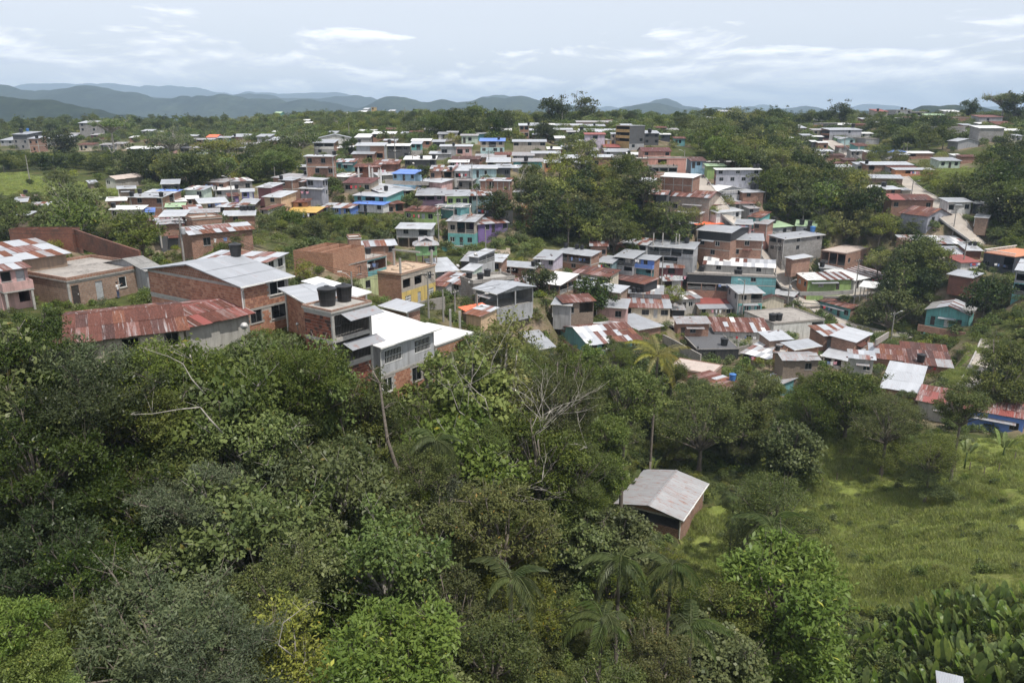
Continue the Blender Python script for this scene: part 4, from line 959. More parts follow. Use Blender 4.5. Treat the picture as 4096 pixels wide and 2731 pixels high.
# patches of lawn and bare earth laid on the slope (image outlines; the ground gives their distance)
def inside(pt, poly):
    x, y = pt; c = False; j = len(poly) - 1
    for i in range(len(poly)):
        if (poly[i][1] > y) != (poly[j][1] > y) and x < (poly[j][0] - poly[i][0]) * (y - poly[i][1]) / (poly[j][1] - poly[i][1]) + poly[i][0]: c = not c
        j = i
    return c
GRASS = ground_mat('lawn', (.15, .20, .045), (.21, .25, .06), (.10, .14, .035), .08)
GRASSL = ground_mat('pasture', (.19, .235, .055), (.26, .285, .08), (.21, .18, .08), .09)
EARTH = ground_mat('bare_earth', (.30, .15, .075), (.36, .22, .13), (.17, .10, .06), .3)
PALE = ground_mat('pale_earth', (.40, .34, .27), (.34, .27, .20), (.16, .14, .09), .3)
PATCH = [('pasture', GRASSL, 'N', [(3080,1760),(3300,1720),(3700,1790),(4200,1740),(4400,2300),(4200,2520),(3500,2460),(3250,2300),(3050,2100),(2950,1950)], 1.2),
         ('gully_grass', GRASSL, 'N', [(2750,2050),(2980,2000),(3080,2150),(2950,2420),(2700,2300)], 1.0),
         ('hill_meadow', GRASS, 'T1', [(-100,905),(120,900),(300,930),(560,965),(800,1000),(1060,1045),(1180,1090),(1060,1110),(830,1090),(380,1085),(-100,1110)], 2.0),
         ('lawn', GRASS, 'T4', [(1270,930),(1420,905),(1560,860),(1900,860),(1880,930),(1640,960),(1400,985)], 1.5),
         ('garden_lawn', GRASS, 'U5', [(1290,900),(1420,830),(1470,840),(1350,1110),(1300,1160),(1140,1150),(1130,1060),(1230,1010)], 1.0),
         ('hillside_clearing', GRASS, 'T4', [(2000,720),(2100,620),(2250,650),(2150,700)], 2.0),
         ('earth_cliff', EARTH, 'T3', [(85,1160),(150,1165),(290,1378),(260,1420),(130,1420)], 1.0),
         ('earth_slip', PALE, 'T6', [(570,500),(650,480),(620,560),(560,620),(520,600)], 1.0),
         ('earth_yard', PALE, 'T6', [(2180,690),(2352,680),(2340,740),(2200,760)], 1.0),
         ('hill_track', PALE, 'T1', [(1760,428),(1990,460),(1985,470),(1740,436)], 3.0),
         ('gully_mud', EARTH, 'U6', [(500,660),(830,640),(780,700),(620,720),(560,790)], 1.0)]
for name, mat, t, poly, step in PATCH:
    pl = [px(t, *q) for q in poly]; us = [q[0] for q in pl]; vs = [q[1] for q in pl]; pts = []
    for k in range(12):
        for e in range(len(pl)):
            f = k / 12; a, b = pl[e], pl[(e + 1) % len(pl)]; g = ground_hit(a[0] + (b[0] - a[0]) * f, a[1] + (b[1] - a[1]) * f)
            if g: pts.append(g)
    if not pts: continue
    x0, x1 = min(p.x for p in pts), max(p.x for p in pts); y0, y1 = min(p.y for p in pts), max(p.y for p in pts)
    mb = MB(); cache = {}
    def vert(x, y):
        k = (round(x, 2), round(y, 2))
        if k not in cache: cache[k] = len(mb.v); mb.v.append((x, y, tz(x, y) + .06 + (max(0, mnoise.noise((x * .45, y * .45, 2)) + .5 * mnoise.noise((x * 1.1, y * 1.1, 4))) * .45 if name in ('pasture', 'gully_grass') else 0)))
        return cache[k]
    nx, ny = int((x1 - x0) / step) + 1, int((y1 - y0) / step) + 1
    for i in range(min(nx, 200)):
        for j in range(min(ny, 200)):
            x, y = x0 + i * step, y0 + j * step; cx, cy = x + step / 2, y + step / 2
            jit = (mnoise.noise((cx * .25, cy * .25, 0)) * 40, mnoise.noise((cx * .25, cy * .25, 7)) * 25)
            uv = proj((cx, cy, tz(cx, cy)))
            if inside((uv[0] + jit[0] * .6, uv[1] + jit[1] * .6), pl) and not in_house(cx, cy, .2) and not on_road(cx, cy, .2):
                mb.f.append((vert(x, y), vert(x + step, y), vert(x + step, y + step), vert(x, y + step))); mb.m.append(0)
    if mb.f:
        o = mb.obj(name, mat, smooth=True); o['kind'] = 'structure'

# far hills: real ridges, each a strip of terrain kilometres away; crest outline from the photograph
def hill_mat(name, c1, c2):
    m, nt, b = newmat(name); g = nd(nt, 'ShaderNodeNewGeometry').outputs['Position']
    col = mixc(nt, nz(nt, g, .0035, 7, .68, .42, .62), c1, c2); col = mixc(nt, nz(nt, g, .04, 5, .7, .35, .7), col, sc(c1, .5))
    nt.links.new(col, b.inputs['Base Color']); b.inputs['Roughness'].default_value = 1; b.inputs['Specular IOR Level'].default_value = 0; return m
HM = hill_mat('far_forest', (.018, .028, .014), (.05, .064, .03))
HZMAX = 0.0
def ridge(name, dist, crest, seed, depth, zfoot, rough):
    us = np.linspace(-900, 5000, 640); cr = np.interp(us, [c[0] for c in crest], [c[1] for c in crest])
    rows = 40; X = np.zeros((rows, len(us))); Y = np.zeros_like(X); Z = np.zeros_like(X)
    for i, (u, v) in enumerate(zip(us, cr)):
        top = P(u, v - 5, dist); n1 = sum(mnoise.noise((u * .004 * k, seed, k)) / k for k in (1, 2, 4, 8)); top.z += rough * n1
        for j in range(rows):
            f = j / (rows - 1) * 2 - 1                      # -1 near foot, 0 crest, 1 far foot
            y = dist + f * depth; k = y / dist; x = top.x * (1 + 0.0 * k)
            prof = max(0, 1 - abs(f)) ** 1.15
            nn = sum(mnoise.noise((x * .0022 * k2, y * .0022 * k2, seed)) / k2 for k2 in (1, 2, 4, 8))
            X[j, i] = x; Y[j, i] = y; Z[j, i] = zfoot + (top.z - zfoot) * prof * (1 + .8 * nn * (1 - prof)) 
    global HZMAX; HZMAX = max(HZMAX, float(Z.max()))
    grid_obj(name, X, Y, Z, HM)
ridge('near_hill', 1700, [(-900,380),(0,382),(60,388),(180,405),(330,440),(520,470),(900,505),(1700,480),(2050,455),(2300,470),(2600,462),(2900,480),(3300,470),(3600,440),(3700,425),(3800,432),(3900,452),(5000,470)], 1.7, 500, -40, 14)
ridge('middle_hills', 3600, [(-900,350),(0,338),(90,345),(170,352),(330,362),(480,368),(700,385),(1000,400),(1250,398),(1400,410),(1700,402),(1900,392),(2050,395),(2250,415),(2500,432),(3000,445),(3800,450),(5000,450)], 4.1, 1100, -70, 40)
ridge('far_hills', 5200, [(-900,370),(900,400),(1300,402),(1390,396),(1480,386),(1560,396),(1700,415),(1850,400),(1960,393),(2150,402),(2230,425),(2450,440),(2600,428),(2700,416),(2800,426),(2900,410),(3010,412),(3080,432),(3300,455),(5000,470)], 9.3, 1200, -70, 55)
ridge('distant_range', 8600, [(-900,360),(200,342),(300,336),(370,334),(520,338),(640,352),(760,362),(900,376),(1050,385),(1150,384),(1280,392),(1400,395),(1560,392),(1800,410),(2100,405),(2300,430),(5000,455)], 12.6, 1600, -70, 70)
# ------------------------------------------------------------------ houses
def sheet_mesh(name, ribs, amp):
    mb = MB(); n = ribs * 2
    for i in range(n):
        z0, z1 = (amp if i % 2 else 0), (0 if i % 2 else amp); x0, x1 = i / n, (i + 1) / n
        mb.poly([(x0, 0, z0), (x1, 0, z1), (x1, 1, z1), (x0, 1, z0)])
    me = mb.mesh(name); me.materials.append(None); return me
SHEET_N = sheet_mesh('roof_sheet_corrugated', 9, .022); SHEET_M = sheet_mesh('roof_sheet_ribbed', 4, .03)
def boxmesh(name, x0, x1, y0, y1, z0, z1):
    mb = MB(); mb.box(x0, x1, y0, y1, z0, z1); me = mb.mesh(name); me.materials.append(None); return me
BRICK = boxmesh('brick', 0, 1, 0, .03, 0, 1)
_wm = {}
def win_meshes(w, hh, kind):
    k = (round(w, 1), round(hh, 1), kind)
    if k not in _wm:
        w, hh = k[0], k[1]; f = MB(); t = .06
        f.box(0, w, 0, .06, 0, t); f.box(0, w, 0, .06, hh - t, hh); f.box(0, t, 0, .06, t, hh - t); f.box(w - t, w, 0, .06, t, hh - t)
        if w > .9 and kind != 'b': f.box(w / 2 - .03, w / 2 + .03, .005, .055, t, hh - t)
        if kind == 'b':
            for i in range(1, int(w / .17)): f.tube((i * .17, -.06, 0), (i * .17, -.06, hh), .014, n=4)
            for z in (.05, hh / 2, hh - .05): f.box(0, w, -.07, -.05, z - .015, z + .015)
        if kind == 'l':
            nx, nzz = max(2, int(w / .35)), max(2, int(hh / .35))
            for i in range(1, nx): f.box(i * w / nx - .05, i * w / nx + .05, -.01, .05, t, hh - t)
            for j in range(1, nzz): f.box(t, w - t, -.012, .052, j * hh / nzz - .05, j * hh / nzz + .05)
        fm = f.mesh('window_frame'); fm.materials.append(None)
        p = MB(); p.box(.03, w - .03, .07, .085, .03, hh - .03); pm = p.mesh('window_pane'); pm.materials.append(None)
        _wm[k] = (fm, pm, w, hh)
    return _wm[k]
BRN = ['r1', 'r1', 'r2', 'r3', 'rd']
def roof_pick(code, i, j, nu, ns, rs):
    c = code; x = i / max(1, nu - 1)
    if c == 'rust': return rs.choice(['r1', 'r1', 'r1', 'r2', 'r3', 'rd'])
    if c == 'mix': return ['r1', 'z2', 'r3', 'z1', 'r2', 'z3', 'r1'][int((mnoise.noise((i * .45, j * .8, rs.seed0)) + 1) * 3.4) % 7]
    if c == 'mixo': return ['r2', 'z1', 'z2', 'z3', 'z1', 'r2', 'z2'][int((mnoise.noise((i * .6, j * .9, rs.seed0)) + 1) * 3.4) % 7]
    if c == 'mixz': return rs.choice(['z1', 'z2', 'z2', 'z3', 'r3', 'zw'])
    if c == 'mixw': return rs.choice(['zw', 'z1', 'zw', 'r1', 'z2'])
    if c == 'rz': return rs.choice(['r1', 'r1', 'r2', 'r3', 'r3', 'z2'])
    if c == 'rz2': return 'z3' if (x > .72 and j == 0) else rs.choice(['r1', 'rd', 'r1', 'rd', 'r3'])
    if c == 'rzr': return ('red' if x < .3 else rs.choice(['rd', 'r1', 'rd']))
    if c == 'rzw': return rs.choice(['z1', 'zw', 'r3']) if x < .42 else rs.choice(['r1', 'r1', 'r2', 'z1', 'r3'])
    if c == 'rzs': return ['r1', 'r3', 'r1', 'z1' if rs.random() < .4 else 'r1', 'r2', 'zw' if rs.random() < .3 else 'r3'][i % 6]
    if c == 'wst': return 'zw' if x < .42 else ('r1' if i % 2 else 'z1')
    if c == 'cst': return 'zw' if x < .4 else ('r1' if i % 2 else 'z1')
    if c == 'redz': return 'z2' if j == 0 else 'red'
    if c == 'bz': return 'blue' if (j == ns - 1 and x > .25) else 'z1'
    if c == 'bl': return 'blue'
    if c == 'asbz': return 'asb' if j == 0 else rs.choice(['z2', 'z2', 'z1', 'r1'])
    if c == 'redp': return rs.choice(['redp', 'redp', 'red', 'redp', 'r1', 'r3'])
    return c
BASEMAT = {'rust': 'r1', 'mix': 'z3', 'mixo': 'z2', 'mixz': 'z2', 'mixw': 'z1', 'rz': 'r1', 'rz2': 'rd', 'rzr': 'rd', 'rzw': 'r1', 'rzs': 'r1', 'wst': 'z1', 'cst': 'z1',
           'redz': 'red', 'bz': 'z1', 'bl': 'blue', 'asbz': 'asb', 'redp': 'redp'}
RESERVE = {}
class RS(random.Random): pass
def roof_plane(roof, O, eu, es, lu, ls, code, near, d, rs, poly=None):
    """thin deck plus overlapping corrugated sheets; O low corner, eu along the eave, es up the slope"""
    eu, es = Vector(eu).normalized(), Vector(es).normalized(); nrm = eu.cross(es).normalized()
    if nrm.z < 0: nrm = -nrm
    c = [Vector(O), Vector(O) + eu * lu, Vector(O) + eu * lu + es * ls, Vector(O) + es * ls]
    nu = max(2, round(lu / (.84 if d < 100 else .98))); ns = 1 if ls < 3.2 else (2 if ls < 6.4 else 3); w = lu / nu; l = ls / ns
    sgn = 1 if eu.cross(es).z > 0 else -1
    for j in range(ns):
        for i in range(nu):
            key = roof_pick(code, i, j, nu, ns, rs)
            if poly and not poly((i + .5) / nu, (j + .5) / ns): continue
            o = shared('roof_sheet', SHEET_N if near else SHEET_M, gm(key), roof)
            rag = rs.random() ** 2 * .16 if j == 0 else 0.0; org = Vector(O) + eu * (i * w - .02) + es * (j * l - .06 - rag) + nrm * (.012 + j * .022 + rs.random() * .008)
            sx, sy = w + .05, l + (.1 if j < ns - 1 else .06) + rag
            tilt = (rs.random() - .5) * (.012 if near else .02)
            es2 = (es + nrm * tilt + eu * (rs.random() - .5) * .006).normalized()
            m = Matrix.Identity(4)
            for r_ in range(3): m[r_][0] = eu[r_] * sx; m[r_][1] = es2[r_] * sy; m[r_][2] = nrm[r_]; m[r_][3] = org[r_]
            o.matrix_local = m
    return c
def wall_strip(mb, width, z0, z1, holes, to3d, mi, split=None):
    xs = sorted({0, width, *[q for hh in holes for q in (hh[0], hh[1])], *([width / 2] if split is not None else [])}); zs = sorted({z0, z1, *[q for hh in holes for q in (hh[2], hh[3])]})
    for x0, x1 in zip(xs, xs[1:]):
        for a, b in zip(zs, zs[1:]):
            cx, cz = (x0 + x1) / 2, (a + b) / 2
            if any(hh[0] < cx < hh[1] and hh[2] < cz < hh[3] for hh in holes): continue
            mb.poly([to3d(x0, a, 0), to3d(x1, a, 0), to3d(x1, b, 0), to3d(x0, b, 0)], split if (split is not None and cx > width / 2) else mi)
    for x0, x1, a, b in holes:
        t = .16
        mb.poly([to3d(x0, a, 0), to3d(x0, b, 0), to3d(x0, b, t), to3d(x0, a, t)], mi); mb.poly([to3d(x1, b, 0), to3d(x1, a, 0), to3d(x1, a, t), to3d(x1, b, t)], mi)
        mb.poly([to3d(x0, a, 0), to3d(x0, a, t), to3d(x1, a, t), to3d(x1, a, 0)], mi); mb.poly([to3d(x0, b, t), to3d(x0, b, 0), to3d(x1, b, 0), to3d(x1, b, t)], mi)
def openings(cells, width, z0, hs, rs):
    out = []; n = max(1, len(cells)); cw = width / n
    for i, ch in enumerate(cells):
        c = (i + .5) * cw
        if ch == '.': continue
        if ch == 'w': w, s, hh = min(1.2, cw * .68), .82, min(1.2, hs - 1.0)
        elif ch in 'Wb': w, s, hh = min(2.0, cw * .74), .75, min(1.25, hs - 1.0)
        elif ch == 'l': w, s, hh = min(1.5, cw * .6), .8, min(1.2, hs - 1.0)
        elif ch == 'd': w, s, hh = min(.95, cw * .6), .02, min(2.05, hs - .2)
        elif ch == 'D': w, s, hh = min(2.0, cw * .7), .55, min(1.45, hs - .8)
        elif ch in 'oO': w, s, hh = cw - .22, (.8 if ch == 'o' else .12), None
        if hh is None: hh = hs - s - .22
        w = round(max(.4, w), 1); hh = round(max(.5, hh), 1)
        jit = 0 if ch in 'oO' else (rs.random() - .5) * .15 * cw
        x0 = max(.06, c - w / 2 + jit); x1 = min(width - .06, x0 + w)
        out.append((x0, x1, z0 + s, min(z0 + hs - .08, z0 + s + hh), ch))
    return out
def build_house(H):
    W, Dp, kind, sl, wh, d = H['W'], H['Dp'], H['kind'], H['sl'], H['wh'], H['dd']; near = bool(H.get('near')); rs = RS(hash((round(H['um']), round(H['vm']))) & 0xffff); rs.seed0 = rs.random() * 50
    code = H['roof']; sheetcode = code[:-1] if code in ('z2n', 'z3n', 'zwn', 'rustn', 'redpn', 'mixn') else code
    o = .0 if kind in 'fn' else min(.42, W * .06 + .12); st = H.get('stilt', 0)
    root = empty('house', (H['A'].x, H['A'].y, H['zb']), H['yaw']); H['root'] = root
    hasfly = kind in 'sgxp' 
    def rz(x, y):
        if kind == 's': return wh + sl * y
        if kind == 'g': return wh + sl * (Dp / 2 - abs(y - Dp / 2))
        if kind == 'x': return wh + sl * (W / 2 - abs(x - W / 2))
        if kind == 'p': return wh + sl * min(x, W - x, y, Dp - y)
        return wh
    H['rz'] = rz
    x0, x1, y0, y1 = o, W - o, o, Dp - o; ww, wd = x1 - x0, y1 - y0
    Ht = wh - (0 if kind in 'fn' else .02)           # rectangular part of the walls
    n = len(H['walls']); hs = Ht / n
    faces = {'front': (ww, lambda s, z, i: (x0 + s, y0 + i, z)), 'right': (wd, lambda s, z, i: (x1 - i, y0 + s, z)),
             'left': (wd, lambda s, z, i: (x0 + i, y1 - s, z)), 'back': (ww, lambda s, z, i: (x1 - s, y1 - i, z))}
    side = 'left' if H.get('L') else ('right' if H.get('R') else ('left' if H['um'] > 2300 else 'right'))
    fs = H.get('fs', '').split('/') if H.get('fs') else []; fsw = H.get('fsw', '').split('/') if H.get('fsw') else []
    interior_dark = False
    bricks = []
    for k, wn in enumerate(H['walls']):
        zt = Ht - k * hs; zb = zt - hs; low = (k == n - 1)
        if wn == 'none': 
            cells = {}; wns = []
            posts = MB()
            for xx in (x0 + .1, (x0 + x1) / 2, x1 - .1):
                for yy in (y0 + .1, y1 - .1): posts.box(xx - .09, xx + .09, yy - .09, yy + .09, -1.5, rz(xx, yy) - .06)
            posts.obj('post', gm('conc'), root); continue
        parts = wn.split('+'); base_n = parts[0]; nearb = base_n.endswith('n') and base_n[:-1] in ('brick', 'brickd', 'lgrey'); 
        if nearb: base_n = base_n[:-1]
        mats = [wmat('mortar') if (nearb and base_n != 'lgrey') else (gm(base_n) if base_n == 'concw' else wmat(base_n))]
        mats += [wmat(q) for q in parts[1:]]
        sm = None
        if fsw: sm = wmat(fsw[min(k, len(fsw) - 1)]); mats.append(sm)
        mb = MB()
        for fname, (width, f3) in faces.items():
            cells = ''
            if fname == 'front' and k < len(H['fac']): cells = H['fac'][k]
            elif fname == side and k < len(fs): cells = fs[k]
            ops = openings(cells, width, zb, hs, rs) if cells else []
            bot = zb - ((2.6 if not st else 0) if low else 0)
            mi = (len(mats) - 1) if (fname == side and sm) else 0
            wall_strip(mb, width, bot, zt, [q[:4] for q in ops], f3, mi, 1 if (fname == 'front' and len(parts) > 1) else None)
            for a, b, c_, e, ch in ops:
                vec0 = Vector(f3(a, c_, .04)); ang = {'front': 0, 'right': math.pi / 2, 'left': -math.pi / 2, 'back': math.pi}[fname]
                if ch in 'wWbl':
                    fm, pm, w_, h_ = win_meshes(b - a, e - c_, ch); far_ = d > 270
                    fr = shared('window', pm if far_ else fm, gm('glass') if far_ else gm('framew' if (ch in 'lb' or rs.random() < .18) else 'frame'), root)
                    fr.location = vec0; fr.rotation_euler = (0, 0, ang); fr.scale = ((b - a) / w_, 1, (e - c_) / h_)
                    if not far_: shared('pane', pm, gm('glass'), fr)
                    if ch in 'wW' and d < 215:
                        q = MB(); q.box(a - .06, b + .06, -.07, .05, c_ - .07, c_ - .003); s_ = q.obj('sill', gm('conc'), fr)
                        # sill is written in wall coordinates: bring it to the window's own
                        s_.location = (-a / fr.scale.x, -0.04, -c_ / fr.scale.z); s_.scale = (1 / fr.scale.x, 1, 1 / fr.scale.z)
                elif ch == 'd':
                    q = MB(); q.box(0, b - a, .04, .09, 0, e - c_); dm = 'doorg' if base_n == 'plime' else rs.choice(['door', 'door', 'door', 'doorw', 'shut'])
                    do = q.obj('door', gm(dm), root); do.location = vec0; do.rotation_euler = (0, 0, ang)
                    if d < 215:
                        q = MB(); q.box(b - a - .16, b - a - .08, .0, .04, .95, 1.1); q.obj('handle', gm('bar'), do)
                elif ch == 'O':
                    q = MB(); L_ = b - a; nb = max(3, int(L_ / (.14 if d < 100 else .22)))
                    hb = (e - c_) if near else .85
                    for i in range(nb + 1): q.box(i * L_ / nb - .012, i * L_ / nb + .012, 0, .024, 0, hb)
                    q.box(0, L_, -.01, .035, hb - .04, hb + .02); q.box(0, L_, -.01, .035, hb * .5 - .02, hb * .5 + .02)
                    ro = q.obj('railing', gm('bard' if near or rs.random() < .5 else 'bar'), root); ro.location = vec0; ro.rotation_euler = (0, 0, ang)
                if ch in 'oOD': interior_dark = True
            if nearb and base_n != 'lgrey' and (fname == 'front' or fname == side):
                bricks.append((fname, width, f3, bot + 1.4 if low else zb, zt, [q[:4] for q in ops], base_n))
        if k == 0 and kind in 'sgx':                       # gable ends / upper edges up to the roof
            gi = (len(mats) - 1) if sm else 0
            if nearb and base_n != 'lgrey': mats.append(wmat(base_n)); gi = len(mats) - 1
            for fname, (width, f3) in faces.items():
                S = [0, width / 2, width]; top = [(s, rz(*f3(s, 0, 0)[:2]) - .05) for s in S]
                pts = [f3(0, Ht, 0), f3(width, Ht, 0)] + [f3(s, max(z, Ht), 0) for s, z in reversed(top)]
                mb.poly(pts, gi if fname == side or not sm else 0)
        mb.obj('wall', mats, root)
        if interior_dark or st:
            q = MB(); q.box(x0 + .05, x1 - .05, y0 + .05, y1 - .05, zb - .1, zb + .02); q.obj('floor', gm('conc'), root)
        if base_n.startswith('brick') and n > 1 and k > 0 or near and base_n.startswith('brick'):
            q = MB(); e = .012; q.box(x0 - e - .02, x1 + e + .02, y0 - e - .02, y0 + .05, zt - .2, zt - .003); 
            if side == 'right': q.box(x1 - .05, x1 + e + .02, y0 + .051, y1 + e, zt - .2, zt - .003)
            else: q.box(x0 - e - .02, x0 + .05, y0 + .051, y1 + e, zt - .2, zt - .003)
            q.obj('beam', gm('conc'), root)
    nc = H.get('cols', 2 if (H['walls'][0].startswith('brick') and (n > 1 or near)) else 0)
    for i in range(nc):
        q = MB(); xx = x0 - .04 + (ww - .14) * i / max(1, nc - 1); q.box(xx, xx + .22, y0 - .045, y0 + .1, 0, Ht - .21); q.obj('column', gm('conc'), root)
    # brick by brick on the nearest houses
    nb = 0; left = MB()
    for fname, width, f3, za, zb2, holes, bn in bricks:
        bw, bh = .345, .243; rows = int((zb2 - za - .2) / bh)
        for r_ in range(rows):
            z = za + r_ * bh + .012; off = (bw / 2 if r_ % 2 else 0); s = -off
            while s < width - .06:
                a, b = max(0.02, s) + .006, min(width - .02, s + bw) - .009; s += bw
                if b - a < .08: continue
                if any(q[0] - .02 < b and q[1] + .02 > a and q[2] - .04 < z + bh - .02 and q[3] + .04 > z for q in holes): continue
                p = Vector(f3(a, z, -.018))
                if nb < 300:
                    bo = shared('brick', BRICK, brick_mat(bn, rs), root); bo.location = p; bo.scale = (b - a, 1, bh - .022)
                    bo.rotation_euler = (0, 0, {'front': 0, 'right': math.pi / 2, 'left': -math.pi / 2}[fname]); nb += 1
                else:
                    ang = {'front': 0, 'right': math.pi / 2, 'left': -math.pi / 2}[fname]; cc, ss = math.cos(ang), math.sin(ang)
                    k0 = len(left.v); left.box(0, b - a, 0, .03, 0, bh - .022)
                    for i in range(k0, len(left.v)):
                        x, y, zz = left.v[i]; left.v[i] = (p.x + x * cc - y * ss, p.y + x * ss + y * cc, p.z + zz)
                    mi = rs.randrange(3)
                    for i in range(6): left.m[-1 - i] = mi
    if left.f:
        lo = left.obj('brickwork', [brick_mat(bricks[0][6], rs, i) for i in range(3)], root); lo['kind'] = 'stuff'
    # roof
    if kind == 'f':
        q = MB(); q.box(-.12, W + .12, -.12, Dp + .12, wh - .0, wh + .14)
        rf = q.obj('roof', gm(code) if code in ('conc', 'concd', 'concp', 'concw', 'sand', 'dk') else gm(code), root)
        pr = H.get('par', .3 if rs.random() < .5 else 0)
        if pr:
            q = MB(); a, b = -.1, .04
            q.box(a, W - a, a, b, wh + .142, wh + .14 + pr); q.box(a, W - a, Dp - b, Dp - a, wh + .142, wh + .14 + pr)
            q.box(a, b, b + .002, Dp - b - .002, wh + .142, wh + .14 + pr); q.box(W - b, W - a, b + .002, Dp - b - .002, wh + .142, wh + .14 + pr)
            q.obj('parapet', wmat('brick') if H['walls'][0].startswith('brick') or H['walls'][0] == 'beige' else gm('concd'), root)
        if code == 'sand':
            import math as _m
            q = MB(); 
            for (cx_, cy_, r_) in ((W * .35, Dp * .5, 1.2), (W * .65, Dp * .6, 1.5), (W * .5, Dp * .35, .9)):
                q2 = len(q.v); q.lathe([(r_, 0), (r_ * .75, .16), (r_ * .4, .34), (.1, .42)], 10)
                for i in range(q2, len(q.v)): v_ = q.v[i]; q.v[i] = (v_[0] + cx_, v_[1] + cy_, v_[2] + wh + .141)
            q.obj('sand_heap', gm('sand'), root, True)
    elif kind == 'n':
        q = MB(); 
        for s in (.33, .66): q.box(W * s - .08, W * s + .08, .1, Dp - .1, 0, wh * .96)
        q.obj('wall', wmat(H['walls'][0]), root)
    else:
        deck = MB(); th = .05
        def slab(pts): deck.prism([(p[0], p[1], p[2]) for p in pts], th)
        bm = gm(BASEMAT.get(sheetcode, sheetcode))
        planes = []
        if kind == 's':
            slab([(0, 0, wh), (W, 0, wh), (W, Dp, wh + sl * Dp), (0, Dp, wh + sl * Dp)]); L_ = Dp * math.hypot(1, sl)
            planes = [((0, 0, wh), (1, 0, 0), (0, 1, sl), W, L_, None)]
        elif kind == 'g':
            hgt = wh + sl * Dp / 2; slab([(0, 0, wh), (W, 0, wh), (W, Dp / 2, hgt), (0, Dp / 2, hgt)]); slab([(W, Dp, wh), (0, Dp, wh), (0, Dp / 2, hgt), (W, Dp / 2, hgt)])
            L_ = Dp / 2 * math.hypot(1, sl); planes = [((0, 0, wh), (1, 0, 0), (0, 1, sl), W, L_, None), ((W, Dp, wh), (-1, 0, 0), (0, -1, sl), W, L_, None)]
        elif kind == 'x':
            hgt = wh + sl * W / 2; slab([(0, Dp, wh), (0, 0, wh), (W / 2, 0, hgt), (W / 2, Dp, hgt)]); slab([(W, 0, wh), (W, Dp, wh), (W / 2, Dp, hgt), (W / 2, 0, hgt)])
            L_ = W / 2 * math.hypot(1, sl); planes = [((0, Dp, wh), (0, -1, 0), (1, 0, sl), Dp, L_, None), ((W, 0, wh), (0, 1, 0), (-1, 0, sl), Dp, L_, None)]
        elif kind == 'p':
            ap = (W / 2, Dp / 2, wh + sl * min(W, Dp) / 2); cs = [(0, 0, wh), (W, 0, wh), (W, Dp, wh), (0, Dp, wh)]
            for i in range(4): slab([cs[i], cs[(i + 1) % 4], ap])
            for i in range(4):
                a, b = Vector(cs[i]), Vector(cs[(i + 1) % 4]); mid = (a + b) / 2; es = Vector(ap) - mid
                planes.append((a, (b - a), es, (b - a).length, es.length, lambda u_, v_: abs(u_ - .5) < .5 * (1 - v_) + .08))
        rf = deck.obj('roof', bm, root)
        if d < 236 or near:
            for O, eu, es, lu, ls, pl in planes: roof_plane(rf, O, eu, es, lu, ls, sheetcode, near, d, rs, pl)
        else:
            rib = MB()
            for O, eu, es, lu, ls, pl in planes:
                if pl: continue
                O, eu, es = Vector(O), Vector(eu).normalized(), Vector(es).normalized(); k = max(2, int(lu / 1.1))
                nr = eu.cross(es); nr = nr if nr.z > 0 else -nr
                for i in range(k + 1):
                    p = O + eu * (lu * i / k) + nr * .02; rib.tube(p, p + es * ls, .035, n=4, cap=False)
                nrow = 2 if ls > 3 else 1
                for i in range(k):
                    key = roof_pick(sheetcode, i, 0, k, nrow, rs)
            rib.obj('roof_seam', bm, rf)
        if kind == 'g' and d < 236:
            q = MB(); hgt = wh + sl * Dp / 2; q.prism([(-.05, Dp / 2 - .2, hgt + .03), (W + .05, Dp / 2 - .2, hgt + .03), (W + .05, Dp / 2, hgt + .075), (-.05, Dp / 2, hgt + .075)], .02)
            q.prism([(-.05, Dp / 2, hgt + .075), (W + .05, Dp / 2, hgt + .075), (W + .05, Dp / 2 + .2, hgt + .03), (-.05, Dp / 2 + .2, hgt + .03)], .02)
            q.obj('ridge_cap', bm, rf)
        if sheetcode in ('z1', 'z2', 'zw') and d < 250 and rs.random() < .75 or near and sheetcode[0] == 'z':
            q = MB(); q.box(-.03, W + .03, -.13, -.015, wh - .10, wh + .02); g_ = q.obj('gutter', gm('trim'), rf)
            if near or rs.random() < .4:
                q = MB(); xx = x0 - .08; q.tube((xx, -.07, wh - .08), (xx, y0 - .07, wh - .5), .045, n=6); q.tube((xx, y0 - .07, wh - .5), (xx, y0 - .07, -.4), .045, n=6); q.obj('downpipe', gm('trim'), root)
    # extras: window awnings, stubs of rebar for the floor to come, odds and ends weighing the roof down
    if d < 235 and not near:
        if rs.random() < .35 and ww > 3:
            a_, b_ = ww * rs.uniform(.05, .4), ww * rs.uniform(.5, .95); za = Ht - hs + 2.15 if n == 1 else Ht - hs - .05
            if za < Ht - .3 or n > 1:
                q = MB(); q.prism([(x0 + a_, y0 - .95, za - .22), (x0 + b_, y0 - .95, za - .26), (x0 + b_, y0 - .01, za), (x0 + a_, y0 - .01, za)], .03); q.obj('awning', gm(rs.choice(['z2', 'z3', 'r1', 'zd'])), root)
        if kind == 'f' and code != 'sand':
            for xx, yy in ((.15, .15), (W - .15, .15), (W / 2, .15), (.15, Dp - .2), (W - .15, Dp - .2)):
                if rs.random() < .6:
                    q = MB(); hh_ = rs.uniform(.4, 1.3)
                    if rs.random() < .4: q.box(xx - .12, xx + .12, yy - .12, yy + .12, wh + .142, wh + .14 + hh_ * .8)
                    for dx in (-.07, .07): q.tube((xx + dx, yy, wh + .142), (xx + dx * 1.5, yy + .05, wh + .3 + hh_), .014, n=4)
                    q.obj('rebar', gm('bard') if hh_ < .9 else gm('conc'), root)
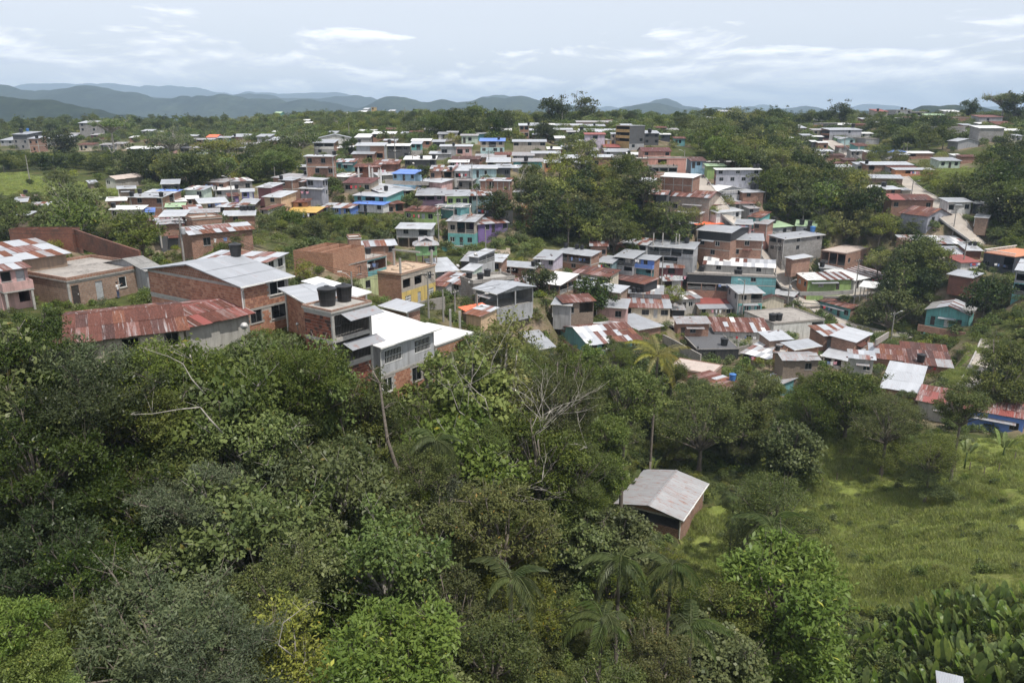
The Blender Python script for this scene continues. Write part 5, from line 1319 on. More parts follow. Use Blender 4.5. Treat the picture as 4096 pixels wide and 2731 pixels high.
        if kind in 'sg' and rs.random() < .5:
            for _ in range(rs.randrange(1, 5)):
                xx, yy = rs.uniform(.5, W - .5), rs.uniform(.5, (Dp if kind == 's' else Dp / 2) - .4); zz = rz(xx, yy) + .05; q = MB()
                if rs.random() < .5: q.box(-.2, .2, -.1, .1, 0, .16)
                else: q.box(-1.1, 1.1, -.06, .06, 0, .07)
                w_ = q.obj('roof_weight', gm(rs.choice(['wood', 'conc', 'r1', 'dk'])), root); w_.location = (xx, yy, zz); w_.rotation_euler = (math.atan(sl), 0, rs.random() * .6)
    # extras
    if st:
        for i in range(4):
            q = MB(); xx = x0 + .1 + (ww - .2) * i / 3
            for yy in (y0 + .1, y1 - .1): q.box(xx - .09, xx + .09, yy - .09, yy + .09, -st - 1.0, .0)
            q.obj('stilt', gm('wood'), root)
    bc = H.get('bal') or H.get('bal2') or H.get('balu')
    if bc and bc != 'rail':
        zz = Ht - hs if (H.get('balu') or not H.get('bal2')) and n > 1 else 0.0
        if H.get('bal') and n == 1: zz = 0.0
        q = MB(); q.box(x0, x1, y0 - 1.05, y0 - .02, zz - .14, zz); q.obj('balcony_slab', gm('conc'), root)
        if H.get('bal2'):
            q = MB(); 
            for i in range(int(ww / .3) + 1): q.box(x0 + i * .3, x0 + i * .3 + .05, y0 - 1.04, y0 - .99, zz, zz + .85)
            q.box(x0, x1, y0 - 1.05, y0 - .98, zz + .851, zz + .92); q.obj('railing', wmat(bc), root)
        else:
            q = MB(); q.box(x0, x1, y0 - 1.05, y0 - .93, zz + .003, zz + .85); q.box(x0, x0 + .12, y0 - .928, y0 - .02, zz + .003, zz + .85); q.box(x1 - .12, x1, y0 - .928, y0 - .02, zz + .003, zz + .85)
            q.obj('balcony_wall', wmat(bc), root)
        if zz > 1:
            for xx in (x0 + .1, x1 - .3):
                q = MB(); q.box(xx, xx + .2, y0 - 1.0, y0 - .8, -1.2, zz - .143); q.obj('post', gm('conc'), root)
        elif not st:
            q = MB(); q.box(x0 + .05, x1 - .05, y0 - 1.0, y0 - .03, -2.2, zz - .143); q.obj('plinth', gm('concd'), root)
    if H.get('balr'):
        zz = Ht - hs; q = MB(); q.box(x0, x1, y0 - 1.0, y0 - .02, zz - .12, zz); q.obj('balcony_slab', wmat('pink'), root); q = MB()
        for i in range(int(ww / .22) + 1): q.box(x0 + i * .22, x0 + i * .22 + .04, y0 - .98, y0 - .94, zz, zz + .9)
        q.box(x0, x1, y0 - 1.0, y0 - .92, zz + .901, zz + .97); q.obj('railing', wmat('tealg'), root)
    if bc == 'rail':
        q = MB(); zz = wh + .14
        for i in range(int(W / .3) + 1): q.lathe([(.05, 0), (.08, .12), (.04, .4), (.07, .6)], 6); 
        k = 0; nn = 24
        for i in range(int(W / .3) + 1):
            for j in range(nn):
                v_ = q.v[i * nn + j]; q.v[i * nn + j] = (v_[0] + i * .3, v_[1] + .02, v_[2] + zz)
        q.box(-.1, W + .1, -.1, .14, zz + .602, zz + .72); q.obj('balustrade', gm('trim'), root)
        q = MB(); q.box(-.1, .14, .142, Dp, zz + .602, zz + .72)
        for i in range(1, int(Dp / .5)): q.box(-.03, .07, i * .5, i * .5 + .1, zz, zz + .601)
        q.obj('balustrade', gm('trim'), root)
    if H.get('awn'):
        for zz in (wh - .05, wh - hs * 1.12):
            q = MB(); q.prism([(W * .2, -1.15, zz - .45), (W + .35, -1.15, zz - .45), (W + .35, -.14, zz - .1), (W * .2, -.14, zz - .1)], .03); q.obj('awning', gm('zd'), root)
            for xx in (W * .25, W * .95):
                q = MB(); q.tube((xx, -1.05, zz - .47), (xx, y0 - .02, zz - .75), .02, n=4); q.obj('bracket', gm('bard'), root)
    if kind == 'f' and code == 'sand':
        for xx, yy in ((.3, .3), (W - .3, .4), (W * .6, Dp - .4), (.4, Dp - .4)):
            q = MB(); q.box(xx - .13, xx + .13, yy - .13, yy + .13, wh + .142, wh + 2.6); co = q.obj('column', gm('conc'), root)
            q = MB()
            for dx in (-.07, .07): q.tube((xx + dx, yy, wh + 2.6), (xx + dx, yy + .02, wh + 3.2), .012, n=4)
            q.obj('rebar', gm('bard'), co)
        q = MB(); q.box(W * .6 - .12, W * .6 + .12, .3, Dp - .2, wh + 2.601, wh + 2.85); q.obj('beam', gm('conc'), root)
_bm = {}
def brick_mat(bn, rs, idx=None):
    k = rs.randrange(4) if idx is None else idx
    if (bn, k) not in _bm:
        base = [(.38, .195, .13), (.33, .16, .105), (.42, .23, .155), (.28, .14, .10)] if bn == 'brick' else [(.20, .075, .05), (.14, .058, .042), (.25, .10, .065), (.075, .045, .038)]
        _bm[(bn, k)] = plain('%s_face_%d' % (bn, k), base[k], .9, var=.22, scale=2.0, spec=.2)
    return _bm[(bn, k)]
for H in HOUSES: build_house(H)

# ---- the 300 houses that show largest stay things; the smallest far ones become one mass
def shown(H): return H['W'] * (H['wh'] + .25 * H['Dp']) / H['dd'] ** 2
HOUSES.sort(key=shown, reverse=True); KEEPH = [H for i, H in enumerate(HOUSES) if i < 296 or H['lm']]; SMALL = [H for i, H in enumerate(HOUSES) if not (i < 296 or H['lm'])]
def merge(objs, name):
    verts, faces, mi, mats, uvs, n = [], [], [], [], [], 0
    for o in objs:
        mw = o.matrix_world; me = o.data; k = len(verts); verts += [tuple(mw @ v.co) for v in me.vertices]; slots = []
        for s_ in o.material_slots:
            m = s_.material
            if m not in mats: mats.append(m)
            slots.append(mats.index(m))
        ul = me.uv_layers[0].data
        for p in me.polygons:
            faces.append(tuple(v + k for v in p.vertices)); mi.append(slots[p.material_index] if slots else 0)
            for li in p.loop_indices: uvs += ul[li].uv[:]
    me = bpy.data.meshes.new(name); me.from_pydata(verts, [], faces)
    for m in mats: me.materials.append(m)
    me.polygons.foreach_set('material_index', mi); me.uv_layers.new(name='UVMap').data.foreach_set('uv', uvs); o = link(name, me); o['kind'] = 'stuff'; return o
if SMALL:
    bpy.context.view_layer.update(); objs, gone = [], []
    for H in SMALL:
        todo = [H['root']]
        while todo:
            q = todo.pop(); gone.append(q); todo += list(q.children)
            if q.type == 'MESH': objs.append(q)
    fh = merge(objs, 'far_houses'); fh['label'] = 'smallest distant houses scattered over the ridges'
    for q in gone: bpy.data.objects.remove(q)
ALLH = HOUSES; HOUSES = KEEPH
for H in SMALL: H['tk'] = []
# ---- names and labels
CW = {'lgrey': 'light grey', 'lav': 'grey', 'dgrey': 'dark grey', 'oldw': 'off-white', 'plime': 'pale lime', 'sky': 'sky blue', 'turq': 'turquoise', 'dpurp': 'dark purple', 'tealg': 'grey teal',
      'brickd': 'dark brick', 'brickt': 'tan brick', 'bricko': 'orange brick', 'brickw': 'peeling brick', 'block': 'grey block', 'tarp': 'black plastic', 'wood': 'board', 'zwall': 'sheet metal', 'concw': 'pale concrete', 'none': 'open-sided', 'bricko': 'orange brick'}
RW = {'z1': 'zinc', 'z2': 'grey', 'z3': 'weathered zinc', 'zw': 'white', 'zd': 'dull grey', 'rust': 'rusty', 'mix': 'rust-patched', 'mixz': 'patched zinc', 'rz': 'rust-streaked', 'rd': 'dark brown', 'dkred': 'maroon', 'red': 'red', 'redp': 'worn red',
      'grn': 'pale green', 'pk': 'pink', 'org': 'orange', 'terra': 'terracotta', 'blue': 'blue', 'conc': 'flat concrete', 'concp': 'flat pinkish', 'yel': 'ochre'}
used = set(H['lab'] for H in HOUSES if H['lab']); lms = [H for H in HOUSES if H['lm']]
for H in HOUSES:
    if not H['lab']:
        w = H['walls'][0].split('+')[0]; w = w[:-1] if w.endswith('n') and w not in ('green', 'brown') else w
        cw = CW.get(w, w); rw = RW.get((H['roof'][:-1] if H['roof'] in ('z2n', 'z3n', 'zwn', 'rustn', 'redpn', 'mixn') else H['roof']), 'zinc')
        size = 'two-storey ' if len(H['walls']) > 1 else ('small ' if H['W'] < 6 else '')
        near_ = sorted(lms, key=lambda q: (q['um'] - H['um']) ** 2 + 2.2 * (q['vm'] - H['vm']) ** 2)
        for q in near_[:14]:
            dx, dy = H['um'] - q['um'], H['vm'] - q['vm']
            rel = ('right of' if dx > 0 else 'left of') if abs(dx) > abs(dy) * 1.3 else ('below' if dy > 0 else 'behind')
            lab = '%s%s house with %s roof %s the %s' % (size, cw, rw, rel, q['lm'])
            if H['kind'] == 'n': lab = '%s walls %s the %s' % (cw, rel, q['lm'])
            if lab not in used: break
        H['lab'] = lab; used.add(lab); H['short'] = '%s house %s the %s' % (rw if rw in ('rusty', 'white') else cw, rel, q['lm'])
    tag(H['root'], H['lab'], 'house')
    H['root'].name = 'house'

# ---- water tanks on the roofs
def tank_meshes(n=18):
    b = MB(); b.lathe([(.40, 0), (.41, .05), (.435, .35), (.45, .36), (.45, .39), (.445, .4), (.475, .78), (.50, .80), (.50, .86), (.475, .87)], n)
    l = MB(); l.lathe([(.515, .872), (.52, .91), (.46, .95), (.25, 1.01), (.13, 1.04), (.12, 1.07)], n)
    bm, lm = b.mesh('tank_body', smooth=False), l.mesh('tank_lid')
    for m in (bm, lm): m.materials.append(None)
    return bm, lm
TB, TL = tank_meshes(); NT = 0
def tank(loc, dia, mat, label, grp='roof water tanks'):
    r = empty('water_tank', loc, random.random() * 6); b = shared('tank_body', TB, mat, r); b.scale = (dia, dia, dia); l = shared('lid', TL, mat, r); l.scale = (dia, dia, dia)
    tag(r, label, 'water tank', grp); return r
usedt = set()
for H in HOUSES:
    tk = H.get('tk', []); order = sorted(range(len(tk)), key=lambda i: tk[i][0])
    pos = {1: [''], 2: ['left ', 'right '], 3: ['left ', 'middle ', 'right '], 4: ['leftmost ', 'second ', 'third ', 'rightmost ']}
    for rank, i in enumerate(order):
        t = tk[i]; u, v = px(H['t'], t[0], t[1]); dia = min(1.75, max(.95, t[2] * TILES[H['t']][2] * H['dd'] / FPX)); z = H['zb'] + H['wh']
        W, Dp = H['W'], H['Dp']; e = dia * .5 + .05
        for _ in range(4):
            p = Pz(u, v, z) if z < CAMZ - 1 else P(u, v, H['dd']); q = p - H['A']; lx, ly = q.dot(H['u']), q.dot(H['n'])
            lx = min(max(lx, e), max(e, W - e)); ly = min(max(ly, e), max(e, Dp - e)); z = H['zb'] + H['rz'](lx, ly)
        top = z + (.16 if H['kind'] == 'f' else .06 + H['sl'] * dia * .4)
        loc = H['A'] + H['u'] * lx + H['n'] * ly; loc.z = top - (.01 if H['kind'] == 'f' else .02)
        colr = t[3] if len(t) > 3 else 'k'; cn = {'k': 'black', 'b': 'blue', 'w': 'pale grey'}[colr]
        ref = H['lm'] or H['short']; lab = '%s%s water tank on the %s' % (pos[len(tk)][rank], cn, ref)
        if lab in usedt: lab = lab.replace('water tank', 'round water tank')
        usedt.add(lab)
        tank(loc, dia, gm({'k': 'tank', 'b': 'tankb', 'w': 'tankw'}[colr]), lab)
# ------------------------------------------------------------------ vegetation
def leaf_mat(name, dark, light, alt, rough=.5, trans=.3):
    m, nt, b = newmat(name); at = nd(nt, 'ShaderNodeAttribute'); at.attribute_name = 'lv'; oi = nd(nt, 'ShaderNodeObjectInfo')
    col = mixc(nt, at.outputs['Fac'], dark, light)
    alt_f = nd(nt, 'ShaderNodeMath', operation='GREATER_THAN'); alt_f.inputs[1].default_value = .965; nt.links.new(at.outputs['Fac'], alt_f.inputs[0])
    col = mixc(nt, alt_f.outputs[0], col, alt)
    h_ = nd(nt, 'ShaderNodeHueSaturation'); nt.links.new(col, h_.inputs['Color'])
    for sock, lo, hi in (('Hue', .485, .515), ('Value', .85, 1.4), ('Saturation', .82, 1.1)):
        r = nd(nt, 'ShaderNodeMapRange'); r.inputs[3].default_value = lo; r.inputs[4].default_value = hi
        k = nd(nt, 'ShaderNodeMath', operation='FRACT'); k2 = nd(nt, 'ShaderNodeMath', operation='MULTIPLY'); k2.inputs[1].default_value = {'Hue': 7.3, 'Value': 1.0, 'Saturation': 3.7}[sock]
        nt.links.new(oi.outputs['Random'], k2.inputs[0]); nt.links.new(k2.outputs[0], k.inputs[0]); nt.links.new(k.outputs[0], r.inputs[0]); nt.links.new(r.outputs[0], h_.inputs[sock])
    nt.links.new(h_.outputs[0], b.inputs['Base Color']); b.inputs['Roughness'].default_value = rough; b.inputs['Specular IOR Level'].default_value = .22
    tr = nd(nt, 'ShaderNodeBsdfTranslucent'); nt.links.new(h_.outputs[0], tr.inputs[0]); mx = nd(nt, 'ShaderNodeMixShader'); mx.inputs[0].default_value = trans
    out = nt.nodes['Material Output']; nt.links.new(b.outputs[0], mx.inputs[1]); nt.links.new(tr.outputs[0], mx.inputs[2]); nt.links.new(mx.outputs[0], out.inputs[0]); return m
YEL = (.24, .20, .035)
LM = {'dark': leaf_mat('leaf_dark', (0.020, 0.035, 0.008), (0.063, 0.086, 0.017), (0.207, 0.230, 0.037), .38), 'big': leaf_mat('leaf_olive', (0.056, 0.088, 0.020), (0.165, 0.198, 0.052), YEL, .4),
      'blue': leaf_mat('leaf_bluish', (0.045, 0.067, 0.031), (0.129, 0.150, 0.072), (0.173, 0.183, 0.062), .45), 'olive': leaf_mat('leaf_yellowish', (0.066, 0.080, 0.018), (0.175, 0.182, 0.040), (0.294, 0.183, 0.025)),
      'bright': leaf_mat('leaf_bright', (0.075, 0.112, 0.026), (0.185, 0.225, 0.06), (0.346, 0.336, 0.087), .42), 'airy': leaf_mat('leaf_airy', (0.104, 0.130, 0.023), (0.260, 0.263, 0.056), YEL, .45),
      'mid': leaf_mat('leaf_mid', (0.045, 0.067, 0.015), (0.139, 0.159, 0.033), (0.207, 0.200, 0.037)), 'palm': leaf_mat('leaf_palm', (0.042, 0.066, 0.020), (0.125, 0.150, 0.052), (0.346, 0.245, 0.062), .38),
      'vine': leaf_mat('leaf_vine', (0.062, 0.095, 0.025), (0.173, 0.206, 0.056), (0.243, 0.245, 0.062), .42), 'grass': leaf_mat('leaf_grass', (0.19, 0.235, 0.055), (0.33, 0.36, 0.11), (0.329, 0.245, 0.087), .6, .3),
      'coco': leaf_mat('leaf_coconut', (0.121, 0.123, 0.025), (0.285, 0.253, 0.062), (0.381, 0.245, 0.062), .42), 'heli': leaf_mat('leaf_paddle', (0.041, 0.077, 0.017), (0.148, 0.191, 0.042), (0.346, 0.183, 0.062), .32)}
BARK = plain('bark', (.15, .125, .10), .9, var=.4, scale=5); PALEB = plain('bark_pale', (.34, .31, .27), .9, var=.3, scale=5); DARKB = plain('bark_dark', (.075, .062, .05), .9, var=.4, scale=5)
def norm(a): return a / np.maximum(1e-6, np.linalg.norm(a, axis=1, keepdims=True))
def leaf_mesh(name, pos, tip, nrm, L, Wd, lv, mat, fold=.12):
    n = len(pos); tip = norm(tip); side = norm(np.cross(tip, nrm)); up = np.cross(side, tip)
    V = np.empty((n, 4, 3), np.float32)
    V[:, 0] = pos - tip * (L * .5)[:, None]; V[:, 2] = pos + tip * (L * .5)[:, None] - up * (L * .10)[:, None]
    V[:, 1] = pos + side * (Wd * .5)[:, None] + up * (Wd * fold)[:, None] + tip * (L * .05)[:, None]; V[:, 3] = pos - side * (Wd * .5)[:, None] + up * (Wd * fold)[:, None] + tip * (L * .05)[:, None]
    me = bpy.data.meshes.new(name); me.vertices.add(n * 4); me.vertices.foreach_set('co', V.reshape(-1)); me.loops.add(n * 4); me.polygons.add(n)
    me.loops.foreach_set('vertex_index', np.arange(n * 4, dtype=np.int32)); me.polygons.foreach_set('loop_start', np.arange(0, n * 4, 4, dtype=np.int32))
    at = me.attributes.new('lv', 'FLOAT', 'FACE'); at.data.foreach_set('value', lv.astype(np.float32)); me.update(calc_edges=True); me.materials.append(mat); return me
def sph(n, zmin=-.35):
    v = norm(rng.normal(size=(n * 3 + 24, 3))); v = v[v[:, 2] > zmin][:n]; return v
SPEC = {}
def species(key, mat, bark, R0, Hc, nl, lr, clumps, per, L, Wr, sig, droop, shape='round', variants=2, inner=.18):
    out = []
    for k in range(variants):
        cs = []
        tries = 0
        while len(cs) < nl and tries < 4000:
            tries += 1
            if shape == 'round': p = norm(rng.normal(size=(1, 3)))[0] * np.array([R0, R0, Hc * .5]) * (.55 + .3 * rng.random()); p[2] += Hc * .52
            elif shape == 'flat':
                a = rng.random() * 6.283; r = R0 * math.sqrt(rng.random()) * .88; p = np.array([r * math.cos(a), r * math.sin(a), Hc * (.82 - .25 * (r / R0) ** 2 + .12 * rng.normal())])
            elif shape == 'cone': 
                t = rng.random(); a = rng.random() * 6.283; r = R0 * (1 - t * .75) * (.4 + .5 * rng.random()); p = np.array([r * math.cos(a), r * math.sin(a), Hc * (.1 + .85 * t)])
            elif shape == 'tall':
                p = norm(rng.normal(size=(1, 3)))[0] * np.array([R0 * .8, R0 * .8, Hc * .5]) * (.3 + .6 * rng.random()); p[2] += Hc * .5
            if p[2] < Hc * .12: continue
            if all(np.linalg.norm(p - q) > lr * .62 for q in cs): cs.append(p)
        out_ = []
        for _ in range(nl // 3):                       # stray shoots that break the outline
            b_ = cs[rng.integers(len(cs))]; a_ = b_ - np.array([0, 0, Hc * .45]); a_ = a_ / max(.1, np.linalg.norm(a_)); out_.append(b_ + a_ * lr * (.9 + .7 * rng.random()) + np.array([0, 0, .25 * lr]))
        P_, T_, N_, V_ = [], [], [], []; big_n = len(cs); cs = cs + out_
        for ci_, c in enumerate(cs):
            r = lr * ((.6 + .75 * rng.random()) if ci_ < big_n else (.32 + .28 * rng.random())); nc = int(clumps * (r / lr) ** 2); d = sph(nc, -.45); sq = np.array([1, 1, .72 if shape != 'flat' else .32])
            cp = c + d * sq * (r * (.72 + .34 * rng.random((nc, 1)))); tone = rng.random((nc, 1)) * .35 + .3 * rng.random() - .05
            for a, dd_, t_ in zip(cp, d, tone):
                n = int(per * (.6 + .8 * rng.random())); p = a + rng.normal(size=(n, 3)) * sig * np.array([1, 1, .7]); P_.append(p)
                N_.append(dd_ * .45 + np.array([0, 0, .75]) + rng.normal(size=(n, 3)) * .38); T_.append(dd_ * .6 + rng.normal(size=(n, 3)) * .75 - np.array([0, 0, droop])); V_.append(np.clip(t_ + rng.random(n) * .42, 0, .96))
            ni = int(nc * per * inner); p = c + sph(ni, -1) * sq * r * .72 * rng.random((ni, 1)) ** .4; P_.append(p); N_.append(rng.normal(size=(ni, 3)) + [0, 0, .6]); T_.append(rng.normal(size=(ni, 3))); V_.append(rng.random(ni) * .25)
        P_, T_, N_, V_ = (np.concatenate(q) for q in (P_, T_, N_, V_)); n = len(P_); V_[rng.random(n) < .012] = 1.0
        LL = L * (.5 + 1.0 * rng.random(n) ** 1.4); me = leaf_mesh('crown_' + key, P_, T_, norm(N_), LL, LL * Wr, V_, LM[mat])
        lb = MB(); top = Vector((0, 0, 0))
        for c in cs:
            c = Vector(c); m1 = Vector((c.x * .35, c.y * .35, c.z * .42)) + Vector(rng.normal(size=3)) * .12 * R0 * .4; rr = .035 * R0
            lb.path([Vector((0, 0, -.2)), m1, c * .97], [rr, rr * .6, rr * .22], 5)
            for _ in range(3):
                e = c + Vector(sph(1, -.2)[0]) * lr * (.95 + .25 * rng.random()); lb.tube(c * .9, e, rr * .17, rr * .05, 4, cap=False)
        lm_ = lb.mesh('limbs_' + key, [bark], True)
        tb = MB(); tb.path([(0, 0, -.03), (.02, .01, .3), (-.015, .02, .65), (0, 0, 1.02)], [.075 * R0, .052 * R0, .045 * R0, .042 * R0], 8); tm = tb.mesh('trunk_' + key, [bark], True)
        out.append((me, lm_, tm, R0, float(P_[:, 2].max())))
    SPEC[key] = out
species('dark', 'dark', DARKB, 4.5, 7.5, 30, 1.2, 26, 17, .26, .45, .26, .05, variants=2)
species('big', 'big', PALEB, 4.5, 6.5, 28, 1.2, 22, 16, .34, .55, .34, .55, variants=3)
species('blue', 'blue', BARK, 4.5, 5.0, 26, 1.25, 26, 22, .24, .34, .24, .1, variants=2)
species('olive', 'olive', BARK, 4.2, 6.5, 26, 1.15, 24, 20, .27, .4, .22, .35, variants=1)
species('bright', 'bright', BARK, 4.0, 5.0, 26, 1.05, 20, 18, .34, .4, .28, .15, variants=2)
species('airy', 'airy', PALEB, 4.0, 8.5, 24, 1.3, 16, 15, .28, .45, .34, .3, 'cone', variants=1)
species('midf', 'mid', BARK, 4.5, 7.0, 28, 1.15, 24, 18, .28, .45, .28, .2, variants=3)
species('vine', 'vine', BARK, 4.0, 4.5, 24, 1.2, 22, 13, .36, .72, .3, .35, variants=2)
species('fine', 'mid', BARK, 4.2, 6.0, 28, 1.15, 30, 22, .17, .4, .24, .1, variants=2)
# trees across the valley: fewer, larger leaf sprays
species('far', 'mid', BARK, 4.0, 6.2, 15, 1.5, 17, 9, .46, .55, .34, .15, variants=4)
species('farl', 'big', PALEB, 4.0, 6.0, 15, 1.45, 15, 9, .46, .55, .36, .2, variants=2)
species('fard', 'dark', DARKB, 4.0, 6.5, 16, 1.5, 18, 9, .46, .55, .32, .1, variants=2)
species('farb', 'airy', BARK, 4.0, 6.0, 15, 1.4, 15, 9, .44, .5, .36, .2, variants=2)
species('faro', 'olive', BARK, 4.0, 6.0, 15, 1.4, 15, 9, .44, .5, .36, .2, variants=1)
species('umb', 'big', PALEB, 7.0, 4.2, 34, 1.7, 15, 8, .5, .5, .42, 0, 'flat', variants=2)
species('umbb', 'airy', PALEB, 7.0, 4.2, 34, 1.7, 15, 8, .5, .5, .42, 0, 'flat', variants=1)

TREES = []
def make_tree(T):
    sp, x, y, ztop, width, label, group, vi, rot, z0 = T; me, lm_, tm, R0, Hc = SPEC[sp][vi]; s = width / (2 * R0 * 1.02); bole = max(.35, ztop - z0 - Hc * s)
    r = empty('tree', (x, y, z0 - .15), rot)
    c = link('crown', me, r); c.location = (0, 0, bole); c.scale = (s, s, s); l = link('limb', lm_, r); l.location = (0, 0, bole); l.scale = (s, s, s)
    t = link('trunk', tm, r); t.scale = (s, s, bole + .1); tag(r, label, 'tree', group)
    b2, k = bole, 1.0
    uu = proj((x, y, z0))[0]
    while y < 112 and 'thin-trunked' not in label and not (50 < y < 87 and 2420 < uu < 2960) and b2 > .55 * Hc * s and k > .7:     # foliage reaches far down on the crowded slope
        b2 = max(.2, b2 - .62 * Hc * s); k *= .92; c2 = link('lower_crown', me, r); c2.location = (rng.normal() * .5, rng.normal() * .5, b2); c2.scale = (s * k, s * k, s * k); c2.rotation_euler = (0, 0, rng.random() * 6)
    return r
def tree(sp, x, y, ztop, width, label, group=None, zb=None):
    TREES.append((sp, x, y, ztop, width, label, group, int(rng.integers(len(SPEC[sp]))), rng.random() * 6.283, tz(x, y) if zb is None else zb))
def ptree(t, x, ytop, wpx, sp, label, d=None, base=None, group=None, maxh=None):
    """tree by pixel: crown top, crown width; distance given or from its base pixel on the ground"""
    u, v = px(t, x, ytop); w = wpx * TILES[t][2]
    if d is None:
        ub, vb = px(t, x, base); d = Dm(ub, vb)
    p = P(u, v, d); return tree(sp, p.x, d, p.z, w * d / FPX, label, group)
# --- foreground trees (D = picture at 2352 px), each by its crown
FG = [(30,705,250,45,'dark','dark glossy tree at the left edge, top branches over the rusty roof'),(200,850,330,41,'dark','dark glossy tree below the long rusty near roof'),
 (60,930,340,37,'dark','dark glossy tree midway down the left edge'),(240,1050,300,38,'dark','dark glossy tree just left of the large-leaved trees'),(90,1150,320,33,'dark','lowest dark glossy tree at the left edge'),
 (480,772,390,46,'big','large-leaved olive tree in front of the long rusty near roof'),(690,762,300,50,'big','large-leaved olive tree in front of the grey-roofed near brick house'),(560,1085,400,36,'big','large-leaved olive tree in the middle of the left wood'),
 (330,880,230,42,'midf','leafy tree between the dark trees and the large-leaved tree'),(820,850,210,52,'midf','leafy tree under the sooty brick tower'),(770,985,320,41,'big','large-leaved olive tree left of the bare twisted trunk'),
 (880,1170,330,35,'big','large-leaved olive tree left of the yellowish tree'),(430,1065,270,37,'blue','bluish fine-leaved tree in the middle of the left wood'),(350,1315,480,27,'blue','wide bluish bush-like tree at lower left'),
 (480,1420,330,25,'blue','bluish tree along the bottom edge at lower left'),(650,1365,330,27,'airy','light green tree with bare twigs at the bottom edge'),(880,1405,420,24.5,'bright','bright green tree at the bottom edge left of centre'),
 (15,1375,210,22,'bright','bright green leaves in the bottom left corner'),(140,1340,230,28,'midf','small leafy tree near the bottom left corner'),(620,1270,260,31,'midf','leafy tree below the large-leaved olive trees'),
 (1150,1078,300,43,'olive','rounded yellowish tree in the middle of the wood'),(990,1120,230,42,'midf','leafy tree left of the yellowish tree'),(1150,700,290,64,'airy','tall light green tree rising over the roofs at centre'),
 (1010,905,210,55,'fine','fine-leaved tree below the white-roofed barred house'),(1280,820,240,63,'fine','fine-leaved tree right of the tall light green tree'),(1240,930,260,54,'midf','leafy tree behind the bare white tree'),
 (1440,830,210,70,'midf','round leafy tree in front of the teal balcony house'),(1340,800,120,80,'midf','small round tree left of the teal balcony house'),(1330,1010,200,56,'fine','fine-leaved tree right of the bare white tree'),
 (1400,960,130,64,'bright','narrow bright green tree beside the bananas'),(1620,880,230,96,'fine','fine-leaved tree with forked trunk above the gully shack'),(1735,850,140,98,'midf','dark leafy tree in front of the striped low roof'),
 (1420,1150,210,56,'vine','tree smothered in broad vine leaves left of the gully shack'),(1330,1160,190,54,'vine','vine-covered bush left of the shack and above the palms'),(1650,1430,260,36,'vine','broad-leaved vine tangle at the bottom right of centre'),
 (1790,1085,240,62,'fine','fine-leaved tree on the pasture edge right of the shack'),(1810,1265,400,41,'bright','wide bright green tree at lower right beside the pasture'),(1690,1330,200,40,'midf','leafy tree left of the wide bright green tree'),
 (1040,1300,260,33,'midf','leafy tree left of the lower palms'),(1130,1420,300,27,'midf','leafy tree at the bottom edge below the palms'),(1520,1440,220,30,'olive','yellowish bush at the bottom edge right of centre'),
 (1400,1480,260,27,'midf','leafy tree at the bottom edge at centre'),(700,1180,260,35,'big','large-leaved olive tree above the light green tree'),(180,1230,260,31,'dark','dark tree above the wide bluish tree'),
 (960,1010,190,46,'fine','fine-leaved tree beside the bare twisted trunk'),(1100,960,180,53,'fine','fine-leaved tree in the gap below the brick wall'),(560,900,260,43,'big','large-leaved olive tree behind the pale fallen branch'),
 (1880,870,170,104,'fine','fine-leaved tree below the zinc roofs at right'),(1960,845,190,103,'midf','round tree above the pasture at right'),(2050,905,170,93,'fine','fine-leaved tree left of the weathered red roof'),
 (2150,992,150,84,'fine','fine-leaved tree below the weathered red roof'),(2310,770,200,118,'midf','leafy tree right of the garden path'),(1830,960,160,92,'vine','broad-leaved bush at the top of the pasture'),
 (1560,985,110,97,'fine','fine-leaved tree beside the coconut palm'),(1700,955,130,97,'fine','fine-leaved tree above the fan palms')]
for x, y, w, d, sp, lab in FG: ptree('D', x, y, w, sp, lab, d)
_g = ground_hit(2203 * 1.7415, 1112 * 1.7415); ptree('D', 2222, 880, 135, 'midf', 'tall thin-trunked tree standing in the pasture at right', d=_g.y if _g else 88)
